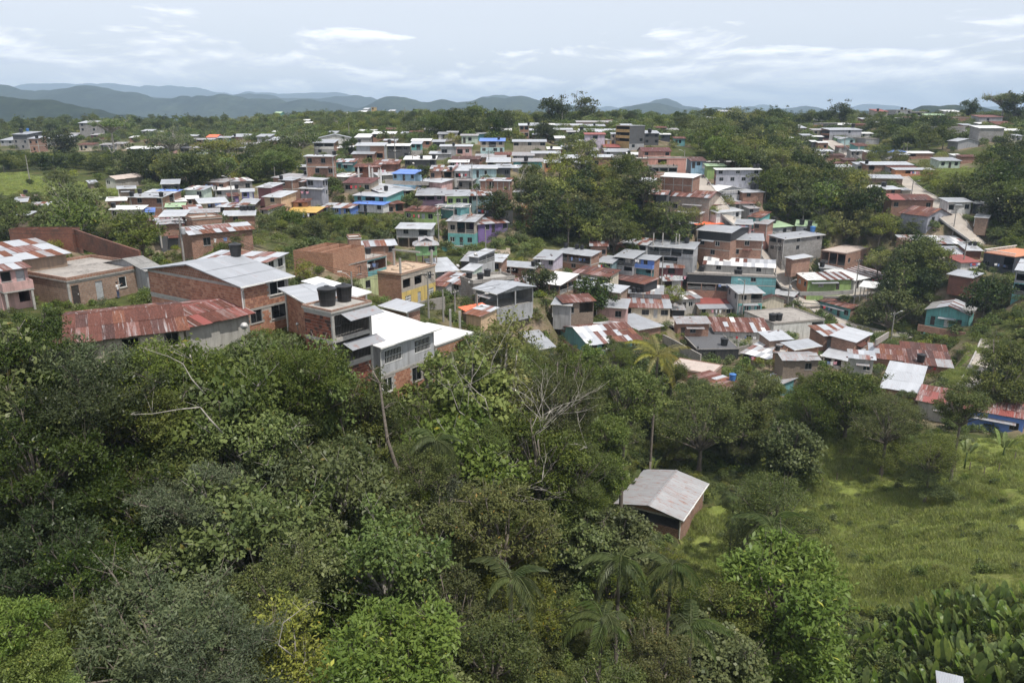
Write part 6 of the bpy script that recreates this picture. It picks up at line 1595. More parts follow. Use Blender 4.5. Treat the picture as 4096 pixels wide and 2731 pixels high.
# --- single trees in and around the town
for a in [('U3',1320,575,470,'fard','dark leafy tree right of the open-sided grey-roofed house',141),('U3',1900,640,520,'fard','dense round dark tree among the centre roofs',147),('U3',1640,1150,360,'midf','leafy tree in front of the teal balcony house corner',100),
          ('T7',1490,990,220,'farb','round green tree between the plastic-sided and red-roofed houses',180),('T8',1170,960,460,'far','large dark tree beside the plaza lamp posts',172),('T8',2050,858,390,'fard','big dark tree in front of the teal edge house',157),
          ('T8',1340,800,380,'far','tree between the plaza and the wide grey roof',181),('T8',1040,640,270,'farb','pale-topped tree right of the propped slab house',196),('T8',1330,640,300,'fard','dark tree below the long patchy-roof house',192),('T8',1480,840,260,'far','tree left of the wide grey roof below the navy house',178),
          ('T8',540,385,200,'farb','yellow-green tree right of the grey block apartments',212),('T5',1230,100,420,'far','tree behind the mossy grey-roofed house',112),('T5',620,-40,560,'farl','large leafy tree behind the ruined brick wall',135),('T5',930,165,170,'farb','pale yellow-green tree behind the ruined brick wall',116),
          ('T5',330,60,300,'far','tree left of the large leafy tree behind the ruined wall',138),('T5',30,80,330,'far','tree at the left edge behind the ruined wall',140),('T6',455,760,250,'farb','small tree with yellow flowers behind the near brick house',92),('T6',2230,85,300,'fard','dark tree at the head of the gully',196),
          ('T3',370,245,290,'fard','big dark tree alone on the skyline at centre',350),('T3',562,545,205,'faro','yellowish round tree below the red-strip pale house',266),('T3',715,565,120,'far','narrow tree right of the yellowish round tree',264),('T3',295,480,200,'fard','dark tree left of the yellowish round tree',290),
          ('T3',700,335,250,'far','skyline tree right of the big dark tree',390),('T3',1075,383,110,'fard','round dark tree left of the ochre-balcony block',360),('T3',80,365,150,'farb','pale green skyline tree left of the big dark tree',345),('T2',1430,390,190,'farl','dense tree right of the upper hill',320),
          ('T2',1440,338,110,'fard','small dark tree on the hill crest',420),('T2',2045,362,190,'far','tree behind the dark and white house on the ridge',345),('T2',2120,430,170,'farb','pale green tree on the ridge left of the blue roof',330),('T2',1525,808,130,'fard','dark tree right of the little sky blue house',207),
          ('T2',870,560,170,'fard','dark tree right of the large white gabled shed',262),('T3',1088,788,170,'far','tree at the top of the grove',226),('T3',1950,1098,190,'farb','bright bush tree left of the patched off-white house',213),('T3',1850,1190,110,'farb','bright green bush at the road bend',206),
          ('T1',1005,388,330,'umb','wide flat-topped tree on the left hillside',330),('T1',1550,500,420,'umb','wide flat-topped tree above the long low house',330),('T1',2035,595,430,'umbb','bright flat-topped tree right of the long low house',290),('T2',395,528,350,'umb','flat-topped tree left of the pale gallery house',265),
          ('T1',1320,820,330,'fard','dark round tree on the left slope',235),('T1',560,640,300,'fard','dark tree on the left slope below the flat-topped tree',300),('T1',540,935,210,'far','tree on the grassy hill',215),('T1',905,1035,80,'far','small round tree on the grassy hill',205),('T1',270,970,60,'fard','lone bush on the grassy hill',222),
          ('T1',620,1060,500,'farl','large leafy tree left of the pale lilac house',150),('T1',60,1130,330,'far','leafy tree at the left edge below the yellow house',152),('T1',1190,1210,300,'farl','leafy tree in front of the pale lilac house',140),('T1',1900,930,230,'far','tree on the slope left of the blue-edged brick house',205),
          ('U5',1580,770,330,'midf','leafy tree beyond the garden path at right',128),('U5',1590,970,340,'far','tree at the right edge beyond the garden',120),('T4',2180,700,430,'fard','large dark tree on the right edge hillside',215),('T4',2250,1020,400,'fard','dark tree on the right edge slope',200),
          ('T4',1770,900,300,'far','bushy tree on the lawn slope',222),('T4',1360,355,230,'fard','round dark tree high on the right hill',350),('T4',1580,362,240,'fard','second round dark tree high on the right hill',345),('T4',660,290,210,'fard','broad dark skyline tree at right',420),('T4',1860,210,170,'fard','tall dark skyline tree at right',400),
          ('T4',2190,150,330,'umb','tallest flat-topped skyline tree at right',390),('T4',2330,140,260,'fard','dark skyline tree in the top right corner',380),('T3',1790,280,110,'far','pale skyline tree right of centre',440),('T6',180,330,150,'farb','bright bush below the ochre-roofed house',176),
          ('T6',1480,205,110,'faro','yellowish bush between the lime houses',193),('T6',960,90,70,'far','small tree in front of the turquoise porch',195)]:
    if a[6]: ptree(*a)
# --- woods: trees that stand too close to be told apart by anything but the wood they stand in
def tz_arr(x, y):
    i = np.clip(np.searchsorted(GX, x) - 1, 0, len(GX) - 2); j = np.clip(np.searchsorted(GY, y) - 1, 0, len(GY) - 2)
    fx = np.clip((x - GX[i]) / (GX[i + 1] - GX[i]), 0, 1); fy = np.clip((y - GY[j]) / (GY[j + 1] - GY[j]), 0, 1)
    return (ZZ[j, i] * (1 - fx) + ZZ[j, i + 1] * fx) * (1 - fy) + (ZZ[j + 1, i] * (1 - fx) + ZZ[j + 1, i + 1] * fx) * fy
def hits(u, v, y0=26, y1=620):
    xr, up = (u - CX) / FPX, -(v - CY) / FPX; ry = cP + sP * up; rz_ = -sP + cP * up
    y = np.full(len(u), float(y0)); res = np.full(len(u), np.nan); stp = np.zeros(len(u)); yy = float(y0); step = 1.0
    while yy < y1:
        k = yy / ry; below = (CAMZ + rz_ * k <= tz_arr(xr * k, np.full(len(u), yy))) & np.isnan(res); res[below] = yy; stp[below] = step; yy += step; step = min(3, step * 1.01)
    ok = ~np.isnan(res); hi_ = np.where(ok, res, 30.0); lo_ = np.maximum(y0, hi_ - stp)
    for _ in range(6):
        m_ = (lo_ + hi_) / 2; k = m_ / ry; b_ = CAMZ + rz_ * k <= tz_arr(xr * k, m_); hi_ = np.where(b_, m_, hi_); lo_ = np.where(b_, lo_, m_)
    res = np.where(ok, hi_, np.nan); k = np.where(ok, res, 1) / ry; x = xr * k; return x, res, ok
def poly_px(t, poly, n):
    pl = [px(t, *q) for q in poly]; us = [q[0] for q in pl]; vs = [q[1] for q in pl]; U, V = [], []
    while len(U) < n:
        a, b = rng.uniform(min(us), max(us)), rng.uniform(min(vs), max(vs))
        if inside((a, b), pl): U.append(a); V.append(b)
    return np.array(U), np.array(V)
WOODS = [('N', [(2090,800),(2300,720),(2500,760),(2600,880),(2760,960),(2740,1050),(2300,1030),(2180,960),(2130,880)], 52, (8, 13), ['far','far','fard','farb'], 'dense broadleaf tree in the wooded gully at the centre of the town', 4.2),
 ('N', [(2720,590),(2900,520),(3080,500),(3180,560),(3120,640),(3250,720),(3420,830),(3520,930),(3560,1010),(3420,1050),(3330,980),(3180,930),(3060,900),(2960,760),(2850,660)], 120, (8, 13), ['far','far','farb','fard','farl'], 'broadleaf tree in the long wood between the ridge road and the right hill', 4.5),
 ('N', [(3500,1020),(3700,1040),(3790,1130),(3700,1210),(3560,1230),(3490,1130)], 12, (6, 10), ['far','fard'], 'leafy tree in the clump right of the plaza', 4.0),
 ('N', [(3900,660),(4096,620),(4150,980),(4000,920),(3880,800)], 30, (7, 11), ['fard','far','far'], 'dark tree on the wooded slope at the right edge', 4.0),
 ('N', [(3480,530),(3620,515),(3770,530),(3800,600),(3700,625),(3560,615)], 22, (7, 11), ['fard','far','farl'], 'tree in the wood across the middle of the right hill', 4.5),
 ('N', [(0,625),(300,640),(620,650),(1020,655),(1060,720),(900,790),(800,770),(560,735),(420,695),(300,690),(0,690)], 105, (7, 13), ['far','fard','far','farl','farb'], 'tree in the wood covering the left slope', 4.6),
 ('N', [(0,478),(700,478),(900,490),(900,530),(450,535),(0,540)], 85, (4.5, 8), ['far','fard','far','farl'], 'tree along the far left ridge', 6.0),
 ('N', [(1180,470),(1640,470),(1650,520),(1560,540),(1260,545)], 60, (3.5, 6.5), ['far','farl','farb'], 'tree on the round hill behind the upper houses', 5.0),
 ('N', [(1600,515),(1750,565),(2030,560),(2010,520),(1880,492)], 30, (6, 10), ['far','farl','fard'], 'tree in the belt behind the highest centre houses', 4.5),
 ('N', [(0,830),(260,830),(400,880),(380,930),(250,950),(0,950)], 18, (3, 5), ['far','farl'], 'leafy tree behind the ruined wall at the left', 4.0),
 ('N', [(1060,900),(1560,905),(1560,950),(1250,965),(1060,945)], 30, (2.5, 5), ['far','farb','farl'], 'small tree on the bushy bank below the ochre-roofed house', 3.0),
 ('N', [(2950,1590),(3250,1560),(3550,1640),(3900,1715),(3600,1770),(3150,1730)], 24, (2.6, 5), ['fine','vine','midf'], 'bushy tree along the top of the pasture', 3.2),
 ('N', [(1020,650),(1190,655),(1190,720),(1040,735)], 18, (6, 10), ['far','farl','fard'], 'tree on the slope left of the big square brick block', 4.0),
 ('N', [(2600,520),(2750,500),(3100,490),(3600,480),(3600,500),(3100,515),(2750,540)], 55, (4.5, 8.5), ['fard','far','farl'], 'tree on the skyline ridge right of centre', 6.0),
 ('N', [(1700,485),(2100,480),(2550,480),(2550,500),(2100,500),(1700,505)], 22, (3.5, 6), ['fard','far'], 'tree on the skyline ridge at centre', 6.0),
 ('N', [(600,1000),(900,1010),(1000,1060),(640,1020)], 5, (4, 6), ['far'], 'small tree behind the mossy roof', 4.0),
 ('N', [(3600,880),(3720,900),(3680,990),(3560,960)], 9, (4, 7), ['far','farb'], 'tree below the maroon-gabled house', 4.0),
 ('N', [(3880,900),(4060,960),(4080,1040),(3960,990)], 12, (3, 6), ['far','farl'], 'low tree right of the right-hand road', 4.0),
 ('N', [(3700,720),(3900,740),(3860,830),(3720,800)], 12, (3.5, 6), ['far','farb'], 'tree on the lawn below the mint cottage', 4.0),
 ('N', [(3420,600),(3560,640),(3640,690),(3500,700),(3440,650)], 10, (4, 7), ['far','farb'], 'tree beside the long blue-roofed house', 4.0),
 ('N', [(2200,1480),(2500,1500),(2700,1600),(2950,1640),(2900,1740),(2600,1740),(2300,1660),(2100,1560)], 34, (5, 9), ['fine','midf','vine','midf'], 'leafy tree in the hollow above the gully shack', 3.6),
 ('N', [(1650,1600),(2100,1560),(2300,1700),(2450,1850),(2350,2050),(2000,2000),(1750,1800)], 40, (7, 11), ['midf','fine','big','vine'], 'leafy tree in the dense wood left of the gully shack', 3.8),
 ('N', [(50,1800),(600,1650),(1300,1700),(1700,1900),(1900,2300),(1700,2500),(900,2600),(200,2500),(0,2200)], 60, (8, 12), ['big','midf','dark','fine','blue'], 'leafy tree filling the near wood at lower left', 3.6),
 ('N', [(1900,2300),(2500,2250),(2800,2450),(2900,2700),(2300,2720),(1900,2650)], 26, (4, 8), ['midf','vine','olive','fine'], 'leafy tree among the lower palms', 3.2)]
# how high into the picture the near woods reach
CAPU = [-200, 0, 150, 330, 420, 700, 1000, 1230, 1340, 1480, 1560, 1760, 1850, 2000, 2200, 2350, 2500, 2700, 2850, 2950, 3100, 3300, 3700, 4100]
CAPV = [1230, 1210, 1230, 1370, 1310, 1290, 1300, 1320, 1440, 1500, 1570, 1570, 1320, 1250, 1420, 1440, 1480, 1540, 1560, 1600, 1560, 1540, 1640, 1720]
for t, poly, n, (h0, h1), sps, lab, sp_ in WOODS:
    U, V = poly_px(t, poly, n * 6); X, Y, ok = hits(U, V); placed = []; grp = 'wood: ' + lab[:60]
    for x, y, o_ in zip(X, Y, ok):
        if not o_ or in_house(x, y, 1.2) or on_road(x, y, 1.5): continue
        if any((x - a) ** 2 + (y - b) ** 2 < (sp_ * .8) ** 2 for a, b in placed): continue
        hh = rng.uniform(h0, h1); sp = sps[rng.integers(len(sps))]; w = hh * rng.uniform(.66, 1.0); z = tz(x, y)
        if 'covering the left slope' in lab or 'left ridge' in lab:
            lim = 606 if 'slope' in lab else 432
            while hh > 2.2 and proj((x, y, z + hh))[1] < lim: hh -= .5
            w = min(w, hh * 1.15)
        if y < 108:
            while hh > 2.5:
                u_, v_ = proj((x, y, z + hh)); lim = np.interp(u_, CAPU, CAPV) + 25
                if v_ > lim: break
                hh -= .6
            if hh <= 2.5: continue
            ut, vt = proj((x, y, z + hh)); rw_ = w * .6 * FPX / y; clear = (2530 - rw_ < ut < 2880 + rw_ and vt < 2150 and proj((x, y, z))[1] > 1880 - rw_) if y < 86 else False
            if clear: continue
            w = max(2.4, min(w, hh * 1.1))
        placed.append((x, y)); tree(sp, x, y, z + hh, w, lab, grp)
        if len(placed) >= n: break
# the trees that show largest are things of their own; the small far ones are one wood
single = [T for T in TREES if not T[6]]; massed = sorted([T for T in TREES if T[6]], key=lambda T: -T[4] / T[2]); KEEP = max(0, 290 - len(single))
for T in single + massed[:KEEP]: make_tree(T)
rest = massed[KEEP:]

# --- undergrowth and grass: nobody could count it
def proto_coll(name, meshes):
    c = bpy.data.collections.new(name)
    for i, me in enumerate(meshes): c.objects.link(bpy.data.objects.new('%s_sprig_%03d' % (name, i), me))
    return c
def scatter(name, pts, scl, coll, ncoll, z=True):
    me = bpy.data.meshes.new(name); me.vertices.add(len(pts)); me.vertices.foreach_set('co', np.asarray(pts, np.float32).reshape(-1))
    for nm, ty, val in (('sc', 'FLOAT', scl), ('rz', 'FLOAT', rng.random(len(pts)) * 6.283), ('ix', 'INT', rng.integers(0, ncoll, len(pts)))):
        a = me.attributes.new(nm, ty, 'POINT'); a.data.foreach_set('value', np.asarray(val, np.float32 if ty == 'FLOAT' else np.int32))
    o = link(name, me); o['kind'] = 'stuff'
    ng = bpy.data.node_groups.new(name + '_nodes', 'GeometryNodeTree'); ng.interface.new_socket('Geometry', in_out='INPUT', socket_type='NodeSocketGeometry'); ng.interface.new_socket('Geometry', in_out='OUTPUT', socket_type='NodeSocketGeometry')
    N = ng.nodes.new; L = ng.links.new; gi, go = N('NodeGroupInput'), N('NodeGroupOutput'); ip = N('GeometryNodeInstanceOnPoints'); ci = N('GeometryNodeCollectionInfo')
    ci.inputs['Collection'].default_value = coll; ci.inputs['Separate Children'].default_value = True; ci.inputs['Reset Children'].default_value = True
    def attr(nm, ty): a = N('GeometryNodeInputNamedAttribute'); a.data_type = ty; a.inputs['Name'].default_value = nm; return a.outputs['Attribute']
    cx = N('ShaderNodeCombineXYZ'); L(attr('rz', 'FLOAT'), cx.inputs[2]); er = N('FunctionNodeEulerToRotation'); L(cx.outputs[0], er.inputs[0])
    L(gi.outputs[0], ip.inputs['Points']); L(ci.outputs[0], ip.inputs['Instance']); ip.inputs['Pick Instance'].default_value = True
    L(attr('ix', 'INT'), ip.inputs['Instance Index']); L(er.outputs[0], ip.inputs['Rotation']); L(attr('sc', 'FLOAT'), ip.inputs['Scale']); L(ip.outputs[0], go.inputs[0])
    md = o.modifiers.new('scatter', 'NODES'); md.node_group = ng; return o
def bush_mesh(mat, n, L, Wr):
    c = sph(9, -.1) * np.array([.55, .55, .45]) + [0, 0, .35]; P_, T_, N_, V_ = [], [], [], []
    for q in c:
        d = sph(n // 9, -.2); P_.append(q + d * .42 * (.7 + .35 * rng.random((len(d), 1))) + rng.normal(size=d.shape) * .06); N_.append(d * .5 + [0, 0, .7] + rng.normal(size=d.shape) * .4); T_.append(d + rng.normal(size=d.shape) * .7); V_.append(np.clip(rng.random() * .4 + rng.random(len(d)) * .5, 0, .95))
    P_, T_, N_, V_ = (np.concatenate(q) for q in (P_, T_, N_, V_)); LL = L * (.7 + .6 * rng.random(len(P_))); return leaf_mesh('bush', P_, T_, norm(N_), LL, LL * Wr, V_, LM[mat])
BUSH = proto_coll('undergrowth_parts', [bush_mesh('mid', 420, .17, .5), bush_mesh('big', 360, .2, .6), bush_mesh('vine', 330, .22, .75), bush_mesh('airy', 400, .16, .45), bush_mesh('blue', 420, .15, .4), bush_mesh('bright', 380, .18, .45)])
def tuft_mesh(n, h_, w_, spread):
    a = rng.random(n) * 6.283; r = spread * np.sqrt(rng.random(n)); lean = rng.normal(size=(n, 2)) * .38; base = np.stack([r * np.cos(a), r * np.sin(a), np.zeros(n)], 1); hh = h_ * (.5 + .7 * rng.random(n))
    tip = np.stack([lean[:, 0], lean[:, 1], np.ones(n)], 1); pos = base + tip * (hh * .5)[:, None]; nrm = norm(np.stack([np.cos(a), np.sin(a), .3 * np.ones(n)], 1))
    return leaf_mesh('tuft', pos, tip, nrm, hh * 1.05, np.full(n, w_), np.clip(rng.random(n) * .8 + .1, 0, .97), LM['grass'])
TUFT = proto_coll('grass_parts', [tuft_mesh(40, .38, .05, .5), tuft_mesh(34, .28, .05, .6), tuft_mesh(40, .55, .05, .45), tuft_mesh(36, .22, .06, .65)])
PAST = [px('N', *q) for q in PATCH[0][3]]; GUL = [px('N', *q) for q in PATCH[1][3]]; LAWNS = [[px(p[2], *q) for q in p[3]] for p in PATCH]
U = rng.uniform(-60, 4160, 26000); V = 480 + 2260 * rng.random(26000) ** .8; X, Y, ok = hits(U, V); bp, bs, gp_, gs_ = [], [], [], []
for u, v, x, y, o_ in zip(U, V, X, Y, ok):
    if not o_: continue
    inl = [k for k, pl in enumerate(LAWNS) if inside((u, v), pl)]
    if in_house(x, y, .3) or on_road(x, y, .7): continue
    if inl:
        if inl[0] in (0, 1) and rng.random() < .14: bp.append((x, y, tz(x, y) - .1)); bs.append(rng.uniform(.2, .85))
        continue
    if len(bp) < 9500: bp.append((x, y, tz(x, y) - .15)); bs.append(rng.uniform(.55, 1.25) * min(2.0, max(.8, y / 95)))
u_, v_ = rng.uniform(-60, 4160, 4200), rng.uniform(461, 570, 4200); X, Y, ok = hits(u_, v_, 230, 1000)
for x, y, o_ in zip(X, Y, ok):
    if o_ and not in_house(x, y, .5) and not on_road(x, y, 1): bp.append((x, y, tz(x, y) - .25)); bs.append(rng.uniform(1.3, 3.4) * max(1, y / 420))
scatter('undergrowth', bp, bs, BUSH, 6)
def sample_poly(pl, n):
    us = [q[0] for q in pl]; vs = [q[1] for q in pl]; u = rng.uniform(min(us), max(us), n * 2); v = rng.uniform(min(vs), max(vs), n * 2); m = np.array([inside((a, b), pl) for a, b in zip(u, v)]); return u[m], v[m]
gu, gv = sample_poly(PAST, 26000); g2 = sample_poly(GUL, 4000); g3 = sample_poly(LAWNS[4], 1200); gu = np.concatenate([gu, g2[0], g3[0]]); gv = np.concatenate([gv, g2[1], g3[1]])
X, Y, ok = hits(gu, gv); X, Y = X[ok], Y[ok]; clump = np.array([mnoise.noise((x * .16, y * .16, 3)) + .6 * mnoise.noise((x * .5, y * .5, 5)) for x, y in zip(X, Y)]); keep = clump + rng.random(len(X)) * .9 > .12
X, Y, clump = X[keep], Y[keep], clump[keep]
scatter('pasture_grass', np.stack([X, Y, tz_arr(X, Y) - .02], 1), np.clip(.75 + clump * .9 + rng.random(len(X)) * .5, .45, 1.9), TUFT, 4)
u4, v4 = sample_poly(LAWNS[2], 2500); u5, v5 = sample_poly(LAWNS[3], 1200); X, Y, ok = hits(np.concatenate([u4, u5]), np.concatenate([v4, v5])); X, Y = X[ok], Y[ok]
scatter('meadow_grass', np.stack([X, Y, tz_arr(X, Y) - .03], 1), rng.uniform(.5, 1.1, len(X)), TUFT, 4)

keys = sorted({(T[0], T[7]) for T in rest}); kidx = {k: i for i, k in enumerate(keys)}
def far_woods():
    cr = proto_coll('far_wood_crowns', [SPEC[k][v][0] for k, v in keys]); tr = proto_coll('far_wood_trunks', [SPEC[k][v][2] for k, v in keys])
    # collections list their children by name: name them in order
    for c in (cr, tr):
        for i, o_ in enumerate(c.objects): o_.name = c.name + '_%03d' % i
    S = [T[4] / (2 * SPEC[T[0]][T[7]][3] * 1.02) for T in rest]; B = [max(.35, T[3] - T[9] - SPEC[T[0]][T[7]][4] * s_) for T, s_ in zip(rest, S)]
    o = scatter('far_woods', [(T[1], T[2], T[9] - .15) for T in rest], S, cr, 1); me = o.data
    me.attributes['ix'].data.foreach_set('value', np.array([kidx[(T[0], T[7])] for T in rest], np.int32)); me.attributes['rz'].data.foreach_set('value', np.array([T[8] for T in rest], np.float32))
    a = me.attributes.new('bole', 'FLOAT', 'POINT'); a.data.foreach_set('value', np.array(B, np.float32))
    ng = o.modifiers[0].node_group; N, L = ng.nodes.new, ng.links.new; ip = next(n for n in ng.nodes if n.bl_idname == 'GeometryNodeInstanceOnPoints'); go = next(n for n in ng.nodes if n.bl_idname == 'NodeGroupOutput'); gi = next(n for n in ng.nodes if n.bl_idname == 'NodeGroupInput')
    def attr(nm, ty): a_ = N('GeometryNodeInputNamedAttribute'); a_.data_type = ty; a_.inputs['Name'].default_value = nm; return a_.outputs['Attribute']
    sp_ = N('GeometryNodeSetPosition'); cz = N('ShaderNodeCombineXYZ'); L(attr('bole', 'FLOAT'), cz.inputs[2]); L(gi.outputs[0], sp_.inputs['Geometry']); L(cz.outputs[0], sp_.inputs['Offset']); L(sp_.outputs[0], ip.inputs['Points'])
    ip2 = N('GeometryNodeInstanceOnPoints'); ci = N('GeometryNodeCollectionInfo'); ci.inputs['Collection'].default_value = tr; ci.inputs['Separate Children'].default_value = True; ci.inputs['Reset Children'].default_value = True
    cs = N('ShaderNodeCombineXYZ'); sc_ = attr('sc', 'FLOAT'); L(sc_, cs.inputs[0]); L(sc_, cs.inputs[1]); L(attr('bole', 'FLOAT'), cs.inputs[2])
    L(gi.outputs[0], ip2.inputs['Points']); L(ci.outputs[0], ip2.inputs['Instance']); ip2.inputs['Pick Instance'].default_value = True; L(attr('ix', 'INT'), ip2.inputs['Instance Index']); L(cs.outputs[0], ip2.inputs['Scale'])
    jg = N('GeometryNodeJoinGeometry'); L(ip.outputs[0], jg.inputs[0]); L(ip2.outputs[0], jg.inputs[0]); L(jg.outputs[0], go.inputs[0])
    o['label'] = 'distant trees massed on the slopes and ridges'
if rest: far_woods()
# --- palms, bananas, big-leaved herbs, bare trees
def frond_mesh(name, Ln, pairs, lf, lw, droop, mat, arch=1.0):
    P_, T_, N_, L_ = [], [], [], []; rb = MB(); pts = []
    for i in range(13):
        t = i / 12; pts.append(Vector((Ln * (t - .18 * arch * t * t), 0, Ln * (.55 * t - .75 * arch * t * t))))
    rb.path(pts, [.035 * (1 - .85 * i / 12) for i in range(13)], 4)
    for i in range(pairs):
        t = .12 + .88 * i / (pairs - 1); k = t * 12; j = min(11, int(k)); p = pts[j].lerp(pts[j + 1], k - j); tg = (pts[j + 1] - pts[j]).normalized(); ln = lf * (math.sin(math.pi * (.12 + .8 * t)) ** .6)
        for sg in (-1, 1):
            d = (tg * .45 + Vector((0, sg, 0)) - Vector((0, 0, droop * (.6 + .8 * rng.random())))).normalized(); P_.append(p + d * ln * .5); T_.append(d); N_.append((0, sg * .3, 1)); L_.append(ln)
    P_, T_, N_, L_ = np.array(P_), np.array(T_), np.array(N_, float), np.array(L_); me = leaf_mesh(name, P_, T_, norm(N_), L_, np.full(len(L_), lw), np.clip(.25 + .5 * rng.random(len(L_)), 0, .95), LM[mat], .05)
    # the midrib joins the leaflets in one mesh
    v0 = len(me.vertices); vs = np.empty(v0 * 3, np.float32); me.vertices.foreach_get('co', vs); vs = vs.reshape(-1, 3).tolist(); fs = [tuple(range(i * 4, i * 4 + 4)) for i in range(len(L_))]
    fr = bpy.data.meshes.new(name); fr.from_pydata(vs + rb.v, [], fs + [tuple(q + v0 for q in f) for f in rb.f]); fr.materials.append(LM[mat])
    at = fr.attributes.new('lv', 'FLOAT', 'FACE'); at.data.foreach_set('value', np.concatenate([np.clip(.2 + .6 * rng.random(len(fs)), 0, .95), np.full(len(rb.f), .8)]).astype(np.float32)); bpy.data.meshes.remove(me); return fr
FROND = frond_mesh('palm_frond', 2.5, 26, .7, .10, .75, 'palm', 1.45); COCO = frond_mesh('coconut_frond', 4.2, 40, .8, .07, .7, 'coco', 1.0)
def palm(t, x, ytop, d, label, fr=FROND, n=12, s=1.0, trunk=BARK, tr=.11):
    u, v = px(t, x, ytop); p = P(u, v, d); z0 = tz(p.x, p.y); top = max(1.2, p.z - z0 - .75 * s); r = empty('palm_tree', (p.x, p.y, z0 - .1), rng.random() * 6); q = MB(); lean = rng.normal() * .03
    pts = [Vector((lean * top * (i / 6) ** 2, 0, top * i / 6)) for i in range(7)]; q.path(pts, [tr * 1.3] + [tr] * 5 + [tr * .8], 8); q.obj('trunk', trunk, r, True); hd = pts[-1]
    for i in range(n):
        f = link('frond', fr, r); f.location = hd; a = i * 2.399; el = .75 - 1.25 * (i / n) + rng.normal() * .12; f.rotation_euler = (rng.normal() * .2, -el, a + rng.normal() * .25); k = s * rng.uniform(.6, 1.15); f.scale = (k, k, k)
    tag(r, label, 'palm'); return r
for i, (x, y, d, s, lab) in enumerate([(1160,1300,33,.95,'feather palm standing lowest left among the lower palms'),(1425,1255,40,1.05,'tall feather palm at the middle of the lower palms'),(1545,1270,45,1.0,'feather palm right of the lower palm group'),
        (1370,1370,34,.95,'feather palm below the tall middle palm'),(1770,1185,49,1.15,'dark drooping feather palm at the pasture edge'),        (1600,1420,33,.9,'feather palm beside the vine tangle'),(1010,985,47,.9,'feather palm right of the bare twisted trunk'),]):
    palm('D', x, y, d, lab, s=s)
palm('D', 1508, 800, 94, 'coconut palm with yellowing fronds above the wood', COCO, 18, 1.25, BARK, .16); palm('T3', 1010, 770, 236, 'small palm beside the salmon flat-topped house', COCO, 12, .6); palm('T3', 880, 790, 232, 'small palm by the white flat house', COCO, 12, .6)
palm('T4', 1090, 595, 320, 'small palm below the climbing hill road', COCO, 12, .7)
def blade_mesh(name, Ln, Wd, arch, mat, stalk=.35):
    v, f = [], []; n = 9
    for i in range(n):
        t = i / (n - 1); x = Ln * (stalk + (1 - stalk) * t) * (1 - .12 * arch * t); z = Ln * (.95 * t - .62 * arch * t * t) + .1; w = Wd * .5 * max(.04, math.sin(math.pi * min(1, .06 + t * .94)) ** .55); v += [(x * .42 * (1 + arch), -w, z + w * .35), (x * .42 * (1 + arch), 0, z), (x * .42 * (1 + arch), w, z + w * .35)]
    for i in range(n - 1):
        a = i * 3; f += [(a, a + 1, a + 4, a + 3), (a + 1, a + 2, a + 5, a + 4)]
    k = len(v); q = MB(); q.path([(0, 0, 0), v[1]], [.03, .02], 4); f += [tuple(i + k for i in g) for g in q.f]; v += q.v
    me = bpy.data.meshes.new(name); me.from_pydata(v, [], f); me.materials.append(LM[mat]); at = me.attributes.new('lv', 'FLOAT', 'FACE'); at.data.foreach_set('value', np.clip(.3 + .5 * rng.random(len(f)), 0, .95).astype(np.float32)); return me
BAN = [blade_mesh('banana_leaf', 2.6, .6, a, 'bright') for a in (.5, .9, 1.2)]; HEL = [blade_mesh('paddle_leaf', 1.9, .42, a, 'heli', .3) for a in (.15, .4, .75)]
def herb(name, p, blades, n, s, label, group=None, cat='plant', stem=0):
    r = empty(name, p, rng.random() * 6)
    if stem: q = MB(); q.path([(0, 0, -.1), (0, 0, stem)], [.13, .09], 7); q.obj('stem', LM['vine'], r, True)
    for i in range(n):
        b = link('leaf', blades[rng.integers(len(blades))], r); b.location = (rng.normal() * .12 * (0 if stem else 1), rng.normal() * .12 * (0 if stem else 1), stem); b.rotation_euler = (rng.normal() * .15, rng.normal() * .12, i * 2.399 + rng.normal() * .3); k = s * rng.uniform(.7, 1.15); b.scale = (k, k, k)
    tag(r, label, cat, group); return r
for x, y, d, lab in [(1425,1025,93,'banana plant above the gully shack, left of two'),(1495,1040,94,'banana plant above the gully shack, right of two'),(1445,1075,90,'small banana plant behind the gully shack'),(2310,985,95,'banana plant at the right edge above the pasture'),(1000,890,58,'banana-leaved plant under the white-roofed barred house'),(2230,960,92,'banana plant left of the right edge')]:
    u, v = px('D', x, y + 30); p = P(u, v, d); z = tz(p.x, d); herb('banana_plant', (p.x, d, z - .1), BAN, 9, 1.0, lab, stem=min(2.6, max(.6, p.z - z - .6)))
